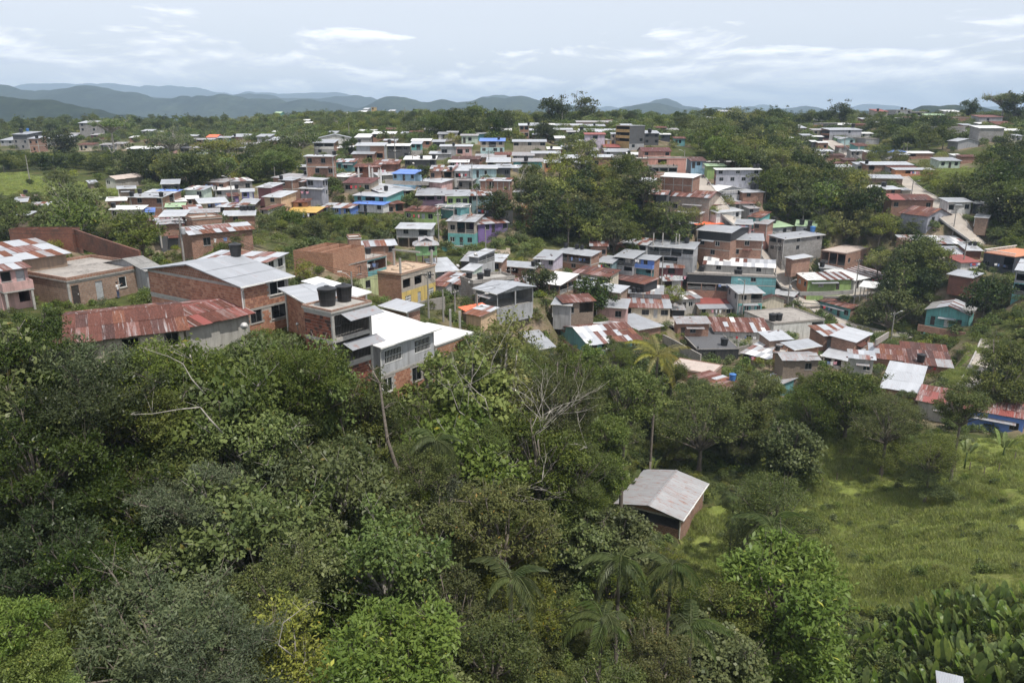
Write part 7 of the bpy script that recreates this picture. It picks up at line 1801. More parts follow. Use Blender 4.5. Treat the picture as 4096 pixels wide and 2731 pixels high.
# the thick bed of big-leaved plants in the bottom right corner
hp = [px('N', *q) for q in ((3420,2560),(3650,2440),(3900,2420),(4150,2430),(4250,2760),(3500,2800),(3150,2700))]; U, V = [], []
while len(U) < 240:
    a, b = rng.uniform(3150, 4250), rng.uniform(2420, 2800)
    if inside((a, b), hp): U.append(a); V.append(b)
X, Y, ok = hits(np.array(U), np.array(V), 20); got = []
for x, y, o_ in zip(X, Y, ok):
    if o_ and all((x - a) ** 2 + (y - b) ** 2 > .8 for a, b in got):
        got.append((x, y)); herb('big_leaved_plant', (x, y, tz(x, y) - .1), HEL, 11, rng.uniform(.9, 1.35), 'broad paddle-leaved plant in the bed at the bottom right', 'paddle-leaved plants at the bottom right')
    if len(got) > 85: break
def fan_mesh():
    v, f = [], []; n = 15
    for i in range(n):
        a0 = -1.9 + 3.8 * i / n; a1 = a0 + 3.8 / n * .92; am = (a0 + a1) / 2; k = len(v); r1 = .42; r2 = .95
        v += [(0, 0, 0), (r1 * math.cos(a0), r1 * math.sin(a0), -.02), (r2 * math.cos(am), r2 * math.sin(am), -.18), (r1 * math.cos(a1), r1 * math.sin(a1), .03)]; f.append((k, k + 1, k + 2, k + 3))
    me = bpy.data.meshes.new('fan_leaf'); me.from_pydata(v, [], f); me.materials.append(LM['palm']); at = me.attributes.new('lv', 'FLOAT', 'FACE'); at.data.foreach_set('value', np.clip(.3 + .5 * rng.random(len(f)), 0, .95).astype(np.float32)); return me
FAN = fan_mesh()
for x, y, d, lab in [(1690,1095,73,'fan palm beside the gully shack, left of three'),(1725,1085,76,'fan palm behind the gully shack, middle of three'),(1760,1120,72,'fan palm right of the gully shack, right of three'),(1700,1160,69,'low fan palm in front of the other fan palms')]:
    u, v = px('D', x, y); p = P(u, v, d); z = tz(p.x, d); hgt = max(1.5, p.z - z); r = empty('fan_palm', (p.x, d, z - .1)); q = MB(); q.path([(0, 0, 0), (.05, 0, hgt * .8)], [.13, .1], 7); q.obj('trunk', DARKB, r, True)
    for i in range(22):
        a = i * 2.399; e = 1.2 - 2.0 * i / 22; c = Vector((math.cos(a) * math.cos(e), math.sin(a) * math.cos(e), math.sin(e))) * 1.1; q = MB()
        b = link('fan_leaf', FAN, r); b.location = Vector((.05, 0, hgt * .8)) + c; b.rotation_euler = (0, .35 - e * .8 + .5, a); k = rng.uniform(.9, 1.25); b.scale = (k, k, k)
    tag(r, lab, 'palm')
def bare(name, t, x, yb, yt, d, label, mat, r0, levels, spread, seed, cat='tree'):
    rr = random.Random(seed); u, v = px(t, x, yb); b = P(u, v, d); ztop = P(px(t, x, yt)[0], px(t, x, yt)[1], d).z; z0 = min(b.z, tz(b.x, d) + .2) if b.z < tz(b.x, d) + 6 else tz(b.x, d); z0 = tz(b.x, d); H_ = ztop - z0; root = empty(name, (b.x, d, z0 - .1)); q = MB(); q2 = MB()
    def grow(p, dr, ln, r, lv, mb):
        n = 3; pts = [p]
        for i in range(n): dr = (dr + Vector((rr.gauss(0, .16), rr.gauss(0, .16), rr.gauss(.03, .08)))).normalized(); pts.append(pts[-1] + dr * ln / n)
        mb.path(pts, [r, r * .87, r * .76, r * .66], 5)
        if lv:
            for _ in range(rr.choice((2, 3, 3))):
                nd_ = (dr + Vector((rr.gauss(0, spread), rr.gauss(0, spread), rr.gauss(.1, spread * .5)))).normalized(); grow(pts[rr.choice((2, 3, 3))], nd_, ln * rr.uniform(.55, .8), r * .6, lv - 1, q2)
    grow(Vector((0, 0, 0)), Vector((rr.gauss(0, .06), rr.gauss(0, .06), 1)).normalized(), H_ * .5, r0, levels, q); q.obj('trunk', mat, root, True)
    if q2.f: q2.obj('branches', mat, root, True)
    tag(root, label, cat); return root
bare('bare_tree', 'D', 1240, 1110, 860, 57, 'bare white-branched tree in the middle of the wood', PALEB, .13, 5, .55, 5); bare('bare_tree', 'D', 1215, 1090, 930, 58, 'second smaller bare pale tree left of the white-branched one', PALEB, .09, 4, .6, 9)
bare('bare_tree', 'T1', 1540, 905, 770, 245, 'bare grey tree on the left slope', PALEB, .16, 4, .5, 3); bare('bare_tree', 'T1', 1640, 950, 760, 238, 'second bare grey tree on the left slope', PALEB, .16, 4, .5, 4); bare('bare_tree', 'T1', 1000, 760, 600, 280, 'leafless tree below the wide flat-topped tree', PALEB, .15, 5, .55, 8)
bare('bare_tree', 'T8', 960, 290, 20, 222, 'thin leafless tree below the windowless tan house', DARKB, .12, 3, .3, 6); bare('bare_tree', 'T2', 760, 500, 410, 400, 'leafless tree on the round hill', PALEB, .15, 4, .5, 2); bare('bare_tree', 'T3', 100, 1040, 920, 208, 'pale leafless tree at the top of the gully', PALEB, .12, 4, .5, 12)
# bare twigs and limbs showing through the near crowns
def limb(t, pts, d, r0, name, label, mat=PALEB):
    q = [P(*px(t, x, y), d + dd_) for x, y, dd_ in pts]; z0 = tz(q[0].x, q[0].y); root = empty(name, (q[0].x, q[0].y, z0 - .1 if r0 > .1 else q[0].z - 1.2)); o = Vector(root.location); mb = MB(); n = len(q); path = [Vector((.3, .8, 0))] + [p - o for p in q]; mb.path(path, [r0 * 1.3] + [r0 * (1 - .75 * i / max(1, n - 1)) for i in range(n)], 7); mb.obj('trunk', mat, root, True)
    tw = MB(); rr = random.Random(n)
    for i in range(1, n):
        for _ in range(3):
            a = q[i] - o; e = a + Vector((rr.gauss(0, .6), rr.gauss(0, .4), rr.gauss(.2, .5))); tw.path([a, a.lerp(e, .5) + Vector((rr.gauss(0, .1), 0, .1)), e], [r0 * .25, r0 * .16, r0 * .06], 4)
    tw.obj('twigs', mat, root, True); tag(root, label, 'tree')
limb('D', [(905,1150,0),(910,1070,0),(890,1010,0),(880,940,.3),(872,880,.5),(855,850,.8)], 46, .16, 'dead_tree', 'bare twisted dark trunk in front of the sooty tower', BARK)
limb('D', [(480,960,0),(460,935,0),(410,940,-.3),(350,950,-.5),(300,952,-.8)], 39, .04, 'bare_branch', 'pale bare branch stretching left in the left wood'); limb('D', [(440,870,0),(420,835,0),(390,820,-.2),(330,800,-.4)], 40.5, .03, 'bare_branch', 'pale bare twigs over the long rusty near roof'); limb('D', [(640,1480,0),(650,1430,0),(690,1400,.3),(720,1380,.5)], 25, .02, 'bare_branch', 'bare twigs in the light green tree at the bottom'); limb('D', [(1120,900,0),(1130,830,0),(1160,770,0),(1180,730,.3)], 59.5, .045, 'bare_branch', 'bare grey branches inside the tall light green tree')
# ------------------------------------------------------------------ poles, cables, walls, laundry, people and small things
POLES = {}
def pole(k, t, xb, yb, xt, yt, d, label, arm=0, lamp=0, box=0):
    u, v = px(t, xb, yb); b = P(u, v, d); ut, vt = px(t, xt, yt); z0 = tz(b.x, b.y); zt = P(ut, vt, d).z; hgt = min(13, max(4.5, zt - z0)); z0 = zt - hgt if zt - z0 > 13 else z0
    r = empty('utility_pole', (b.x, b.y, z0 - .3), rng.normal() * .4); q = MB(); q.path([(0, 0, 0), (0, 0, hgt + .3)], [.17, .1], 8); q.obj('post', gm('pole'), r)
    if arm:
        q = MB(); q.box(-.95, .95, -.06, .06, hgt - .35, hgt - .22); a = q.obj('crossarm', gm('bard'), r)
        for x in (-.85, -.3, .3, .85): q = MB(); q.lathe([(.05, 0), (.07, .08), (.04, .12), (.06, .2)], 6); i = q.obj('insulator', gm('dish'), a); i.location = (x, 0, hgt - .22)
        q = MB(); q.tube((-.6, 0, hgt - .3), (0, .02, hgt - 1.0), .03, n=4); q.tube((.6, 0, hgt - .3), (0, .02, hgt - 1.0), .03, n=4); q.obj('brace', gm('bard'), r)
    if lamp:
        s = lamp; q = MB(); q.path([(0, 0, hgt - .6), (s * .7, -.1, hgt + .1), (s * 1.5, -.2, hgt + .35)], .035, 5); a = q.obj('lamp_arm', gm('bar'), r); q = MB(); q.box(s * 1.5 - .3, s * 1.5 + .3, -.32, -.08, hgt + .32, hgt + .45); q.obj('lamp_head', gm('dish'), a)
    if box: q = MB(); q.lathe([(.26, 0), (.28, .1), (.28, .75), (.2, .85)], 10); o = q.obj('transformer', gm('shut'), r); o.location = (.35, -.1, hgt - 1.9)
    tag(r, label, 'pole', 'utility poles'); POLES[k] = Vector((b.x, b.y, z0 + hgt))
for a in [(1,'T5',1650,545,1605,150,98,'tall pole with crossarm behind the mossy grey roof',1,0,1),(2,'U2',1482,700,1497,320,112,'tall pole beside the sand-roofed yellow house',1,0,0),(3,'U2',745,520,740,390,104,'street lamp behind the black roof tanks',0,-1,0),(4,'U3',210,950,208,600,112,'thin pole left of the orange tarpaulin roof',0,0,0),
          (5,'U3',345,950,345,590,115,'dark pole among the centre lanes',1,0,0),(6,'U3',597,890,595,645,117,'street lamp over the orange tarpaulin roof',0,1,0),(7,'U3',975,480,975,395,150,'pole in front of the black-opening brick house',1,0,0),(8,'U3',1155,640,1160,470,138,'pole with transformer beside the pink-roofed house',1,0,1),(9,'U4',1572,715,1598,395,178,'street lamp in front of the turquoise-based beige house',0,-1,0),
          (10,'U4',590,700,605,545,176,'dark pole in front of the rust-streaked cream house',1,0,0),(11,'U4',818,370,835,170,184,'pole right of the bright blue house',0,0,0),(12,'U4',1885,345,1930,60,191,'tall pole on the road by the block apartments',1,0,0),(13,'U4',2010,525,2030,400,186,'street lamp at the orange corner',0,1,1),(14,'U5',430,455,470,165,184,'tall dark pole in front of the white row house',1,0,0),
          (15,'U5',720,745,755,580,165,'leaning street lamp by the lower street',1,1,0),(16,'U5',1055,210,1078,80,186,'pale pole left of the dark brick house',0,0,0),(17,'U5',1280,200,1325,20,181,'tall pole right of the dark brick house',1,1,0),(18,'T4',1325,1050,1340,970,225,'street lamp by the windowless tan brick house',0,1,0),(19,'T4',1715,1345,1745,1230,201,'street lamp beside the maroon-gabled house',0,1,0),
          (20,'T4',700,660,710,540,322,'pole at the pale aqua gabled house',1,0,0),(21,'T4',800,780,830,690,298,'street lamp halfway up the hill road',0,1,0),(22,'T2',1280,780,1278,560,236,'pole right of the big dark window house',1,0,1),(23,'T2',1985,965,1985,800,207,'pole between the whitewashed house and the aqua bungalow',1,0,0),(24,'T2',2140,830,2142,690,230,'pole below the bright blue roof',1,0,0),
          (25,'T6',2030,270,2030,110,194,'pole above the purple house',1,0,0),(26,'T6',1680,620,1680,350,180,'pole left of the beige-over-turquoise house',1,0,0),(27,'T6',2110,660,2110,480,173,'pole below the purple house',0,0,0),(28,'T1',2135,1170,2122,930,187,'street lamp in front of the indigo house',0,-1,0),(29,'T1',265,920,240,740,229,'lone pole behind the grassy hill',0,0,0),
          (30,'T3',2035,1378,2050,1300,206,'street lamp on the steep road',0,1,0),(31,'T3',1585,745,1570,690,246,'street lamp at the top of the ridge road',0,-1,0),(32,'T2',1440,820,1440,700,227,'thin pole left of the broad white-roofed dark house',1,0,0),(33,'T3',460,440,462,345,345,'pole beside the big dark skyline tree',0,0,0),(34,'T2',855,530,855,440,330,'pale pole below the round hill',0,0,0),(35,'T2',1370,430,1368,300,420,'skyline pole right of the round hill',0,0,0)]: pole(*a)
def cable(a, b, label, sag=.03, n=10):
    a, b = (POLES[q] if isinstance(q, int) else q for q in (a, b)); mb = MB(); L_ = (b - a).length; o = a.copy()
    for k in range(3):
        off = Vector((0, 0, -.12 - .28 * k)); mb.path([a.lerp(b, i / n) + off - Vector((0, 0, 4 * sag * L_ * (i / n) * (1 - i / n) * (.8 + .25 * k))) - o for i in range(n + 1)], .026, 4)
    ob = mb.obj('power_cable', gm('wire')); ob.location = o; tag(ob, label, 'cable', 'power cables')
for a, b, l in [(1, P(-150, 895, 96), 'cables running left from the crossarm pole over the ruined wall'),(1, 3, 'cables from the crossarm pole to the tank-side street lamp'),(2, 3, 'cables between the yellow house pole and the tank-side lamp'),(2, 4, 'cables right of the sand-roofed yellow house'),(4, 5, 'short cables over the orange tarpaulin roof'),(5, 8, 'cables from the centre lanes to the transformer pole'),(8, 10, 'cables over the long low tan house'),
                (10, 9, 'cables over the red-roofed cream house'),(9, 13, 'cables over the cream gabled house'),(13, 14, 'cables over the lime and orange corner house'),(12, 13, 'cables down the road past the block apartments'),(14, 16, 'cables over the clump of trees right of the plaza'),(14, 15, 'cables down to the leaning street lamp'),(16, 17, 'cables left of the navy house'),(25, 26, 'cables over the beige-over-turquoise house'),(22, 32, 'cables over the broad white roof'),
                (23, 24, 'cables over the pale aqua bungalow'),(15, P(4300, 1320, 150), 'cable leading off to the right edge')]: cable(a, b, l)
def wall_line(t, pts, d, hgt, mat, label, name='retaining_wall', cat='wall', th=.25):
    q = [P(*px(t, x, y), d) if not isinstance(d, (list, tuple)) else P(*px(t, x, y), d[i]) for i, (x, y) in enumerate(pts)]; o = q[0].copy(); mb = MB()
    for a, b in zip(q, q[1:]):
        dr = (b - a); dr.z = 0; dr.normalize(); s = Vector((-dr.y, dr.x, 0)) * th; mb.prism([a - o, b - o, b - o + s, a - o + s], hgt)
    ob = mb.obj(name, mat); ob.location = o; tag(ob, label, cat)
wall_line('T6', [(1390,1195),(1560,1150),(1735,1120)], 117, 3.2, gm('concd'), 'stained concrete retaining wall right of the yellow house')
wall_line('U4', [(1540,1030),(1700,1000),(1935,940)], [150,153,158], 1.6, gm('concd'), 'long stained garden wall below the white hall')
wall_line('U4', [(825,912),(950,975),(1180,1100)], [147,142,134], 1.8, gm('concd'), 'dark sloping wall left of the low black house')
wall_line('T4', [(705,650),(790,720),(875,790)], [322,308,292], 1.6, wmat('zwall'), 'grey sheet fence along the hill road', 'sheet_fence', 'fence', .06)
wall_line('U5', [(925,680),(1100,712),(1300,745)], [157,155,152], 1.4, wmat('brick'), 'low brick wall in front of the netted teal house')
wall_line('T7', [(480,600),(700,610),(900,620)], [196,196,196], 1.8, wmat('zwall'), 'rusty sheet fence below the wooded gully', 'sheet_fence', 'fence', .06)
wall_line('T6', [(920,400),(1060,395),(1190,388)], 189, 1.4, wmat('zwall'), 'grey sheet fence under the blue-edged white house', 'sheet_fence', 'fence', .06)
wall_line('T2', [(1185,965),(1380,975),(1585,980)], 204, 1.0, gm('concd'), 'dark balustrade wall in front of the little sky blue house')
wall_line('T6', [(1690,660),(1900,668)], 176, 1.0, wmat('turq'), 'low turquoise wall below the beige-over-turquoise house')
wall_line('U5', [(600,800),(700,740)], [141,150], 1.2, gm('concd'), 'short pale wall left of the dark rust roofs')
wall_line('U5', [(0,425),(180,425),(420,412)], [187,187,186], 1.0, gm('conc'), 'kerb wall under the lime and orange corner house')
def drape(t, poly, mat, label, step=.9, off=.12, name='plastic_sheet', cat='tarp'):
    pl = [px(t, *q) for q in poly]; U, V = np.meshgrid(np.linspace(min(q[0] for q in pl), max(q[0] for q in pl), 26), np.linspace(min(q[1] for q in pl), max(q[1] for q in pl), 12)); X, Y, ok = hits(U.ravel(), V.ravel()); mb = MB(); idx = {}
    for i, (u, v, x, y, o_) in enumerate(zip(U.ravel(), V.ravel(), X, Y, ok)):
        if o_: idx[i] = len(mb.v); mb.v.append((x, y, tz(x, y) + off + .25 * abs(mnoise.noise((x * .9, y * .9, 1)))))
    for r_ in range(11):
        for c_ in range(25):
            q = [r_ * 26 + c_, r_ * 26 + c_ + 1, (r_ + 1) * 26 + c_ + 1, (r_ + 1) * 26 + c_]
            cu, cv = U.ravel()[q].mean(), V.ravel()[q].mean()
            if all(k in idx for k in q) and inside((cu, cv), pl) and max(Y[k] for k in q) - min(Y[k] for k in q) < 8: mb.f.append(tuple(idx[k] for k in q)); mb.m.append(0)
    if mb.f: tag(mb.obj(name, mat), label, cat)
drape('T2', [(1610,1010),(1800,985),(1960,1000),(2010,1050),(1900,1070),(1640,1060)], wmat('tarp'), 'black plastic sheeting on the bank below the whitewashed house')
drape('T6', [(2190,310),(2352,290),(2352,440),(2210,420)], wmat('tarp'), 'black plastic sheeting on the bank right of the stairs')
# laundry
LC = [plain('cloth_white', (.7, .7, .7), .8), plain('cloth_pink', (.6, .3, .36), .8), plain('cloth_blue', (.18, .25, .45), .8), plain('cloth_dark', (.07, .06, .08), .8), plain('cloth_red', (.5, .06, .07), .8)]
def laundry(t, x0, y0, x1, y1, d, n, cols, label):
    a, b = P(*px(t, x0, y0), d), P(*px(t, x1, y1), d); o = a.copy(); mb = MB(); mb.path([Vector((0, 0, 0)), (b - a) * .5 - Vector((0, 0, .12)), b - a], .012, 4); ln = mb.obj('clothesline', gm('wire')); ln.location = o; tag(ln, 'line hung with ' + label, 'clothesline')
    for i in range(n):
        p = a.lerp(b, (i + .5) / n) - Vector((0, 0, .1)); w, hh = rng.uniform(.4, .75), rng.uniform(.5, .85); g = MB(); cols_ = 5; rows = 3
        for r_ in range(rows):
            for c_ in range(cols_ - 1):
                f = lambda c, r: ((c / (cols_ - 1) - .5) * w * (1 - .08 * r), .06 * math.sin(c * 2.1 + r), -hh * r / rows)
                g.poly([f(c_, r_), f(c_ + 1, r_), f(c_ + 1, r_ + 1), f(c_, r_ + 1)])
        go = g.obj('garment', LC[cols[i % len(cols)]]); go.location = p; go.rotation_euler = (0, 0, math.atan2(b.y - a.y, b.x - a.x)); tag(go, 'garment among ' + label, 'laundry', label)
laundry('U4', 832, 345, 1050, 360, 182.5, 7, [0, 0, 1, 0], 'white laundry in front of the dark red shed'); laundry('T6', 410, 145, 482, 148, 196, 3, [1, 3, 1], 'patterned blankets on the grey three-storey house'); laundry('U4', 566, 200, 606, 204, 181, 2, [0, 0], 'white shirts on the bright blue house')
laundry('T6', 1020, 815, 1120, 800, 117, 4, [0, 3, 2, 3], 'clothes on the turquoise porch'); laundry('U5', 185, 965, 290, 968, 138.5, 4, [0, 2, 0, 1], 'laundry under the white yard roof'); laundry('T4', 1310, 885, 1400, 885, 252, 5, [1, 2, 0, 1], 'washing beside the orange lawn house'); laundry('T2', 1140, 870, 1190, 870, 214, 3, [0, 1, 0], 'clothes below the rusty roofs by the bungalow')
laundry('U4', 1685, 638, 1745, 640, 184.5, 3, [1, 0, 0], 'clothes on the turquoise ground floor'); laundry('T7', 795, 820, 845, 822, 174, 3, [0, 4, 3], 'red and white clothes on the grey teal house'); laundry('T2', 1475, 680, 1525, 682, 258, 2, [1, 1], 'pink cloths by the narrow turquoise house')
# dishes
def dish(t, x, y, d, r, label):
    p = P(*px(t, x, y), d); e = empty('satellite_dish', p, .3); q = MB(); q.lathe([(.02, .0), (r * .5, r * .06), (r * .85, r * .17), (r, r * .25)], 14); o = q.obj('dish', gm('dish'), e, True); o.rotation_euler = (R(62), 0, 0); q = MB(); q.tube((0, 0, 0), (0, -r * .9, r * .3), .015, n=4); q.box(-.05, .05, -r * .95 - .05, -r * .9, r * .25, r * .36); q.obj('feed_arm', gm('bar'), e); q = MB(); q.tube((0, .03, 0), (0, .35, -.6), .03, n=5); q.obj('mount', gm('bar'), e); tag(e, label, 'dish')
for a in [('U3',513,517,133,.38,'white satellite dish on the bare block tower'),('U3',572,193,150,.36,'satellite dish on the narrow tall grey house'),('U3',372,325,145,.34,'satellite dish beside the pale green annex'),('U4',300,1062,123.5,.4,'satellite dish on the teal balcony house'),('U1',1540,905,63,.14,'small satellite dish on the near brick house'),('U1',985,925,61,.3,'large satellite dish below the worn red roof'),('U5',165,930,138,.36,'satellite dish beside the white yard roof'),('T2',1275,700,236,.36,'satellite dish on the dark grey house below the pole'),('T2',1445,815,226,.36,'satellite dish on the broad white-roofed house'),('T6',1335,155,202,.34,'satellite dish on the dark purple house')]: dish(*a)
# bare concrete posts of an unfinished house, a roof frame, a doorless pergola
for i, (x, y0, y1) in enumerate([(945,948,862),(1045,945,850),(1072,950,862),(1130,950,878),(1148,945,868)]):
    p = P(*px('T2', x, y0), 209); top = P(*px('T2', x, y1), 209).z; q = MB(); z0 = tz(p.x, p.y) - .3; q.box(-.2, .2, -.2, .2, 0, top - z0); q.box(-.05, .05, -.05, .05, top - z0, top - z0 + .5); o = q.obj('concrete_post', gm('concw')); o.location = (p.x, p.y, z0); tag(o, '%s of the bare concrete posts left of the little sky blue house' % ['first', 'second', 'third', 'fourth', 'last'][i], 'post')
pg = P(*px('T6', 1660, 300), 190); pe = empty('roof_frame', (pg.x, 190, pg.z - 2.4)); tag(pe, 'bare white roof frame of an unfinished room above the turquoise house', 'roof frame')
for i in range(5): q = MB(); q.box(i * 2.0, i * 2.0 + .12, 0, 4, 2.35, 2.47); q.obj('rafter', gm('trim'), pe)
for y in (0, 3.9): q = MB(); q.box(-.3, 8.4, y - .06, y + .06, 2.472, 2.58); q.obj('beam', gm('trim'), pe)
for x in (0.1, 4.1, 8.1):
    for y in (.1, 3.8): q = MB(); q.box(x - .07, x + .07, y - .07, y + .07, -1.5, 2.348); q.obj('post', gm('conc'), pe)
for i, (t, x, y, d) in enumerate([('U3',290,985,100),('U3',398,1010,99),('T7',1300,600,193),('T7',1385,600,193),('T7',1508,605,193),('T7',1535,610,193)]):
    p = P(*px(t, x, y), d); z0 = min(p.z, tz(p.x, p.y)) ; z0 = p.z - 2.2; hh = 4.2 if i < 2 else 4.0; q = MB(); q.box(-.14, .14, -.14, .14, 0, hh); o = q.obj('concrete_post', gm('conc')); o.location = (p.x, d, z0); tag(o, ['left bare concrete post beside the centre lane', 'right bare concrete post beside the centre lane', 'first roof post of the open gallery house', 'second roof post of the open gallery house', 'third roof post of the open gallery house', 'last roof post of the open gallery house'][i], 'post')
# red plastic chairs on the long cream balcony
for i, x in enumerate((1935, 1988, 2040)):
    H = next(q for q in HOUSES if q['lm'] == 'long cream balcony house'); p = P(*px('U3', x, 520), 165); l = (p - H['A']).dot(H['u']); c = H['A'] + H['u'] * l - H['n'] * .25; c.z = H['zb'] + .01; e = empty('plastic_chair', c, H['yaw']); m = LC[4]
    q = MB(); q.box(-.24, .24, -.22, .22, .42, .47); q.obj('seat', m, e); q = MB(); q.box(-.24, .24, .2, .25, .472, 1.0); q.obj('backrest', m, e)
    for sx in (-.2, .2):
        for sy in (-.18, .18): q = MB(); q.tube((sx, sy, 0), (sx, sy, .42), .025, n=5); q.obj('leg', m, e)
    tag(e, '%s red plastic chair on the long cream balcony' % ('left', 'middle', 'right')[i], 'chair')
# motorbikes
def motorbike(p, rz, label):
    e = empty('motorbike', p, rz); bk, sv = gm('tank'), gm('bar')
    for x in (-.62, .62):
        w = MB(); n = 16
        for i in range(n):
            a, b = 2 * math.pi * i / n, 2 * math.pi * (i + 1) / n; w.tube((x + .25 * math.cos(a), 0, .3 + .25 * math.sin(a)), (x + .25 * math.cos(b), 0, .3 + .25 * math.sin(b)), .055, n=5, cap=False)
        wo = w.obj('tyre', bk, e); q = MB(); q.tube((x, -.05, .3), (x, .05, .3), .07, n=8); 
        for i in range(5): q.tube((x, 0, .3), (x + .22 * math.cos(i * 1.257), 0, .3 + .22 * math.sin(i * 1.257)), .018, n=4)
        q.obj('rim', sv, wo)
    q = MB(); q.prism([(-.35, -.14, .66), (.3, -.14, .72), (.3, .14, .72), (-.35, .14, .66)], .34); q.obj('body', LC[3], e); q = MB(); q.prism([(-.75, -.13, .82), (.1, -.13, .76), (.1, .13, .76), (-.75, .13, .82)], .09); q.obj('seat', bk, e)
    q = MB(); q.prism([(.1, -.13, .86), (.42, -.11, .88), (.42, .11, .88), (.1, .13, .86)], .15); q.obj('fuel_tank', LC[4], e); q = MB(); q.tube((.62, 0, .3), (.42, 0, .95), .03, n=6); q.obj('fork', sv, e); q = MB(); q.tube((.4, -.35, 1.02), (.42, .35, 1.02), .018, n=5); q.obj('handlebar', bk, e); q = MB(); q.lathe([(.05, 0), (.09, .08), (.09, .12)], 10); h_ = q.obj('headlight', sv, e); h_.location = (.5, 0, .88); h_.rotation_euler = (0, R(90), 0)
    tag(e, label, 'motorbike')
for x, y, rz, lab in ((735, 772, .5, 'left motorbike parked in front of the rust-streaked cream house'), (835, 775, .25, 'right motorbike parked in front of the rust-streaked cream house')):
    u, v = px('U4', x, y); g = P(u, v, 178); motorbike((g.x, g.y, tz(g.x, g.y) + .02), rz, lab)
# people
SK = plain('skin', (.25, .14, .09), .6, var=.1); HAIR = plain('hair', (.015, .012, .01), .6); JEANS = plain('jeans', (.05, .07, .14), .85)
def person(p, rz, shirt, label, pose='stand', pants=None):
    e = empty('person', p, rz); j = {'pel': (0, 0, .93), 'ch': (0, .01, 1.25), 'nk': (0, .0, 1.45), 'hd': (0, -.02, 1.62), 'hdt': (0, -.01, 1.72)}
    st = .16 if pose == 'walk' else .02; up = pose == 'reach'
    V = [((0, 0, .93), .15), ((0, .01, 1.1), .14), ((0, .01, 1.3), .16), ((0, 0, 1.47), .06), ((0, -.02, 1.56), .085), ((0, -.02, 1.67), .095), ((0, -.01, 1.75), .05)]; E = [(0, 1), (1, 2), (2, 3), (3, 4), (4, 5), (5, 6)]
    for s in (-1, 1):
        k = len(V); V += [((s * .1, 0, .86), .1), ((s * .11, -s * st - .01, .48), .065), ((s * .11, -s * st * .6 + .03, .09), .045), ((s * .12, -s * st * .6 - .12, .04), .04)]; E += [(0, k), (k, k + 1), (k + 1, k + 2), (k + 2, k + 3)]
        k = len(V)
        if up and s > 0: V += [((.19, 0, 1.4), .06), ((.27, -.2, 1.36), .045), ((.2, -.38, 1.5), .035), ((.17, -.46, 1.54), .03)]
        else: V += [((s * .19, 0, 1.4), .06), ((s * .24, .02 + s * st * .5, 1.13), .045), ((s * .22, -.06 + s * st * .7, .9), .035), ((s * .21, -.09 + s * st * .8, .81), .03)]
        E += [(2, k), (k, k + 1), (k + 1, k + 2), (k + 2, k + 3)]; f = k + 3; fx, fy, fz = V[f][0]
        for q in range(5):
            m = len(V); sp = (q - 2) * .017; V += [((fx + sp * .6 - s * (.02 if q == 0 else 0), fy - .035 + sp * .2, fz - .03), .011), ((fx + sp * .8 - s * (.03 if q == 0 else 0), fy - .055 + .004 * abs(q - 2), fz - .075 + .012 * (q == 0)), .008)]; E += [(f, m), (m, m + 1)]
    me = bpy.data.meshes.new('person_body'); me.from_pydata([v[0] for v in V], E, []); o = link('body', me, e); sm = o.modifiers.new('skin', 'SKIN')
    if not me.skin_vertices: me.skin_vertices.new()
    for i, v in enumerate(V): me.skin_vertices[0].data[i].radius = (v[1], v[1]); me.skin_vertices[0].data[i].use_root = (i == 0)
    o.modifiers.new('sub', 'SUBSURF').levels = 2; o.modifiers['sub'].render_levels = 2
    bm_ = bpy.data.materials.new('clothed_body'); bm_.use_nodes = True; nt = bm_.node_tree; b = nt.nodes['Principled BSDF']; tc = nd(nt, 'ShaderNodeTexCoord'); sx = nd(nt, 'ShaderNodeSeparateXYZ'); nt.links.new(tc.outputs['Object'], sx.inputs[0])
    def gt(sock, val): g = nd(nt, 'ShaderNodeMath', operation='GREATER_THAN'); g.inputs[1].default_value = val; nt.links.new(sock, g.inputs[0]); return g.outputs[0]
    ab = nd(nt, 'ShaderNodeMath', operation='ABSOLUTE'); nt.links.new(sx.outputs[0], ab.inputs[0])
    col = mixc(nt, gt(sx.outputs[2], .95), (pants or (.05, .07, .14)), shirt); arm = nd(nt, 'ShaderNodeMath', operation='MULTIPLY'); nt.links.new(gt(ab.outputs[0], .185), arm.inputs[0]); inv = nd(nt, 'ShaderNodeMath', operation='LESS_THAN'); nt.links.new(sx.outputs[2], inv.inputs[0]); inv.inputs[1].default_value = 1.24; nt.links.new(inv.outputs[0], arm.inputs[1])
    col = mixc(nt, arm.outputs[0], col, (.25, .14, .09)); col = mixc(nt, gt(sx.outputs[2], 1.46), col, (.25, .14, .09)); nt.links.new(col, b.inputs['Base Color']); b.inputs['Roughness'].default_value = .8; me.materials.append(bm_)
    hr = MB(); hr.lathe([(.105, 0), (.115, .06), (.1, .12), (.05, .165), (.01, .17)], 12); ho_ = hr.obj('hair', HAIR, e, True); ho_.location = (0, .015, 1.62)
    fc = MB(); fc.box(-.012, .012, -.135, -.11, 1.62, 1.66); fc.box(-.045, -.025, -.118, -.112, 1.67, 1.685); fc.box(.025, .045, -.118, -.112, 1.67, 1.685); fc.box(-.025, .025, -.118, -.11, 1.585, 1.597); fc.obj('face', SK, e)
    tag(e, label, 'person'); return e
def on_ground(t, x, y, d): u, v = px(t, x, y); g = P(u, v, d); return g
H = next(q for q in HOUSES if q['lm'] == 'brown row with dark doors'); g = H['A'] + H['u'] * (H['W'] * .5) - H['n'] * .9; person((g.x, g.y, max(H['zb'], tz(g.x, g.y))), H['yaw'] + .6, (.65, .65, .65), 'person in a white T-shirt in front of the brown row', 'reach')
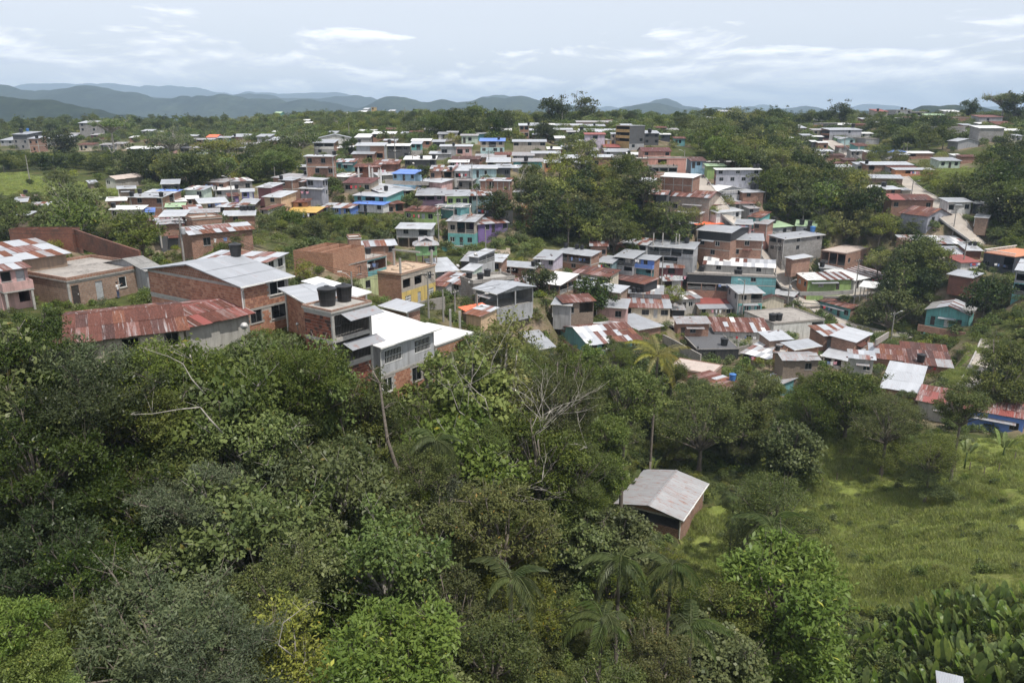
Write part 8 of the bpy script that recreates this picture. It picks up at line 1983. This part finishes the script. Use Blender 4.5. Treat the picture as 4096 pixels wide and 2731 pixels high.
for rd_i, k, off, sh, lab, ps in [(4, 14, .5, (.06, .06, .07), 'person in dark clothes standing on the hill road', 'walk'), (4, 9, -.8, (.5, .5, .5), 'person in a light shirt higher up the hill road', 'walk'), (0, 26, .4, (.62, .62, .62), 'person in a white shirt walking on the steep road', 'walk')]:
    L_ = ROADS[rd_i]['line']; q = L_[min(k, len(L_) - 1)]; person((q.x + off, q.y, q.z + .01), rng.random() * 6, sh, lab, ps)
wall_line('T5', [(640,255),(900,345),(1240,455)], [101,96,89], 2.3, wmat('brickd'), 'long ruined brick wall sloping down beside the flat roof', 'ruined_wall')
for i, (k, off, lab) in enumerate([(12, 2.0, 'motorbike parked at the kerb below the wide grey block'), (15, 2.1, 'motorbike parked beside the white-gabled grey house'), (18, -2.0, 'motorbike parked at the bend of the steep road'), (24, 2.0, 'motorbike parked by the turquoise roadside house'), (36, -2.0, 'motorbike parked below the block apartments')]):
    L_ = ROADS[0]['line']; k = min(k, len(L_) - 2); q = L_[k]; t_ = (L_[k + 1] - q); motorbike((q.x + off * .9, q.y, q.z + .01), math.atan2(t_.y, t_.x) + .3, lab)
for i in range(15):
    f = i / 14; g = ground_hit(3230 + 820 * f, 1935 - 45 * f + 14 * math.sin(i * 1.7))
    if g: q = MB(); q.path([(0, 0, -.3), (rng.normal() * .05, 0, 1.2)], [.07, .055], 6); o = q.obj('fence_post', gm('wood')); o.location = g; tag(o, 'weathered wooden post in the fence line across the pasture', 'fence post', 'pasture fence posts')
# washing hung along the fronts of other houses
_lr = random.Random(5); _cand = [q for q in HOUSES if 110 < q['dd'] < 225 and not q.get('near') and q['W'] > 4.5 and q['kind'] != 'n']; _lr.shuffle(_cand); _seen = set()
for q in _cand[:26]:
    ref = q['lm'] or q.get('short'); n_ = _lr.randrange(3, 6); fr = _lr.uniform(.08, .45); a = q['A'] + q['u'] * (q['W'] * fr) - q['n'] * .25; b = q['A'] + q['u'] * (q['W'] * min(.95, fr + .45)) - q['n'] * .25; lv = q['zb'] + (1.95 if len(q['walls']) == 1 or _lr.random() < .4 else q['wh'] - .55)
    lab = 'washing on the %s' % ref
    if lab in _seen: continue
    _seen.add(lab); ua, va = proj((a.x, a.y, lv)); ub, vb = proj((b.x, b.y, lv)); laundry('N', ua, va, ub, vb, (a.y + b.y) / 2, n_, [_lr.randrange(5) for _ in range(n_)], lab)
# ------------------------------------------------------------------ haze: the air over the whole place
hb = MB(); hb.box(GX[0] - 50, GX[-1] + 50, GY[0] - 50, GY[-1] + 50, min(float(ZZ.min()), -72) - 1.5, max(HZMAX, CAMZ) + 6)
hm = bpy.data.materials.new('haze_air'); hm.use_nodes = True; hn = hm.node_tree; hn.nodes.clear()
ho = hn.nodes.new('ShaderNodeOutputMaterial'); pv = hn.nodes.new('ShaderNodeVolumePrincipled')
pv.inputs['Color'].default_value = (.60, .79, 1.0, 1); pv.inputs['Density'].default_value = 1.55e-4; pv.inputs['Anisotropy'].default_value = .0
hn.links.new(pv.outputs[0], ho.inputs['Volume'])
hz = hb.obj('haze', hm); hz['kind'] = 'stuff'
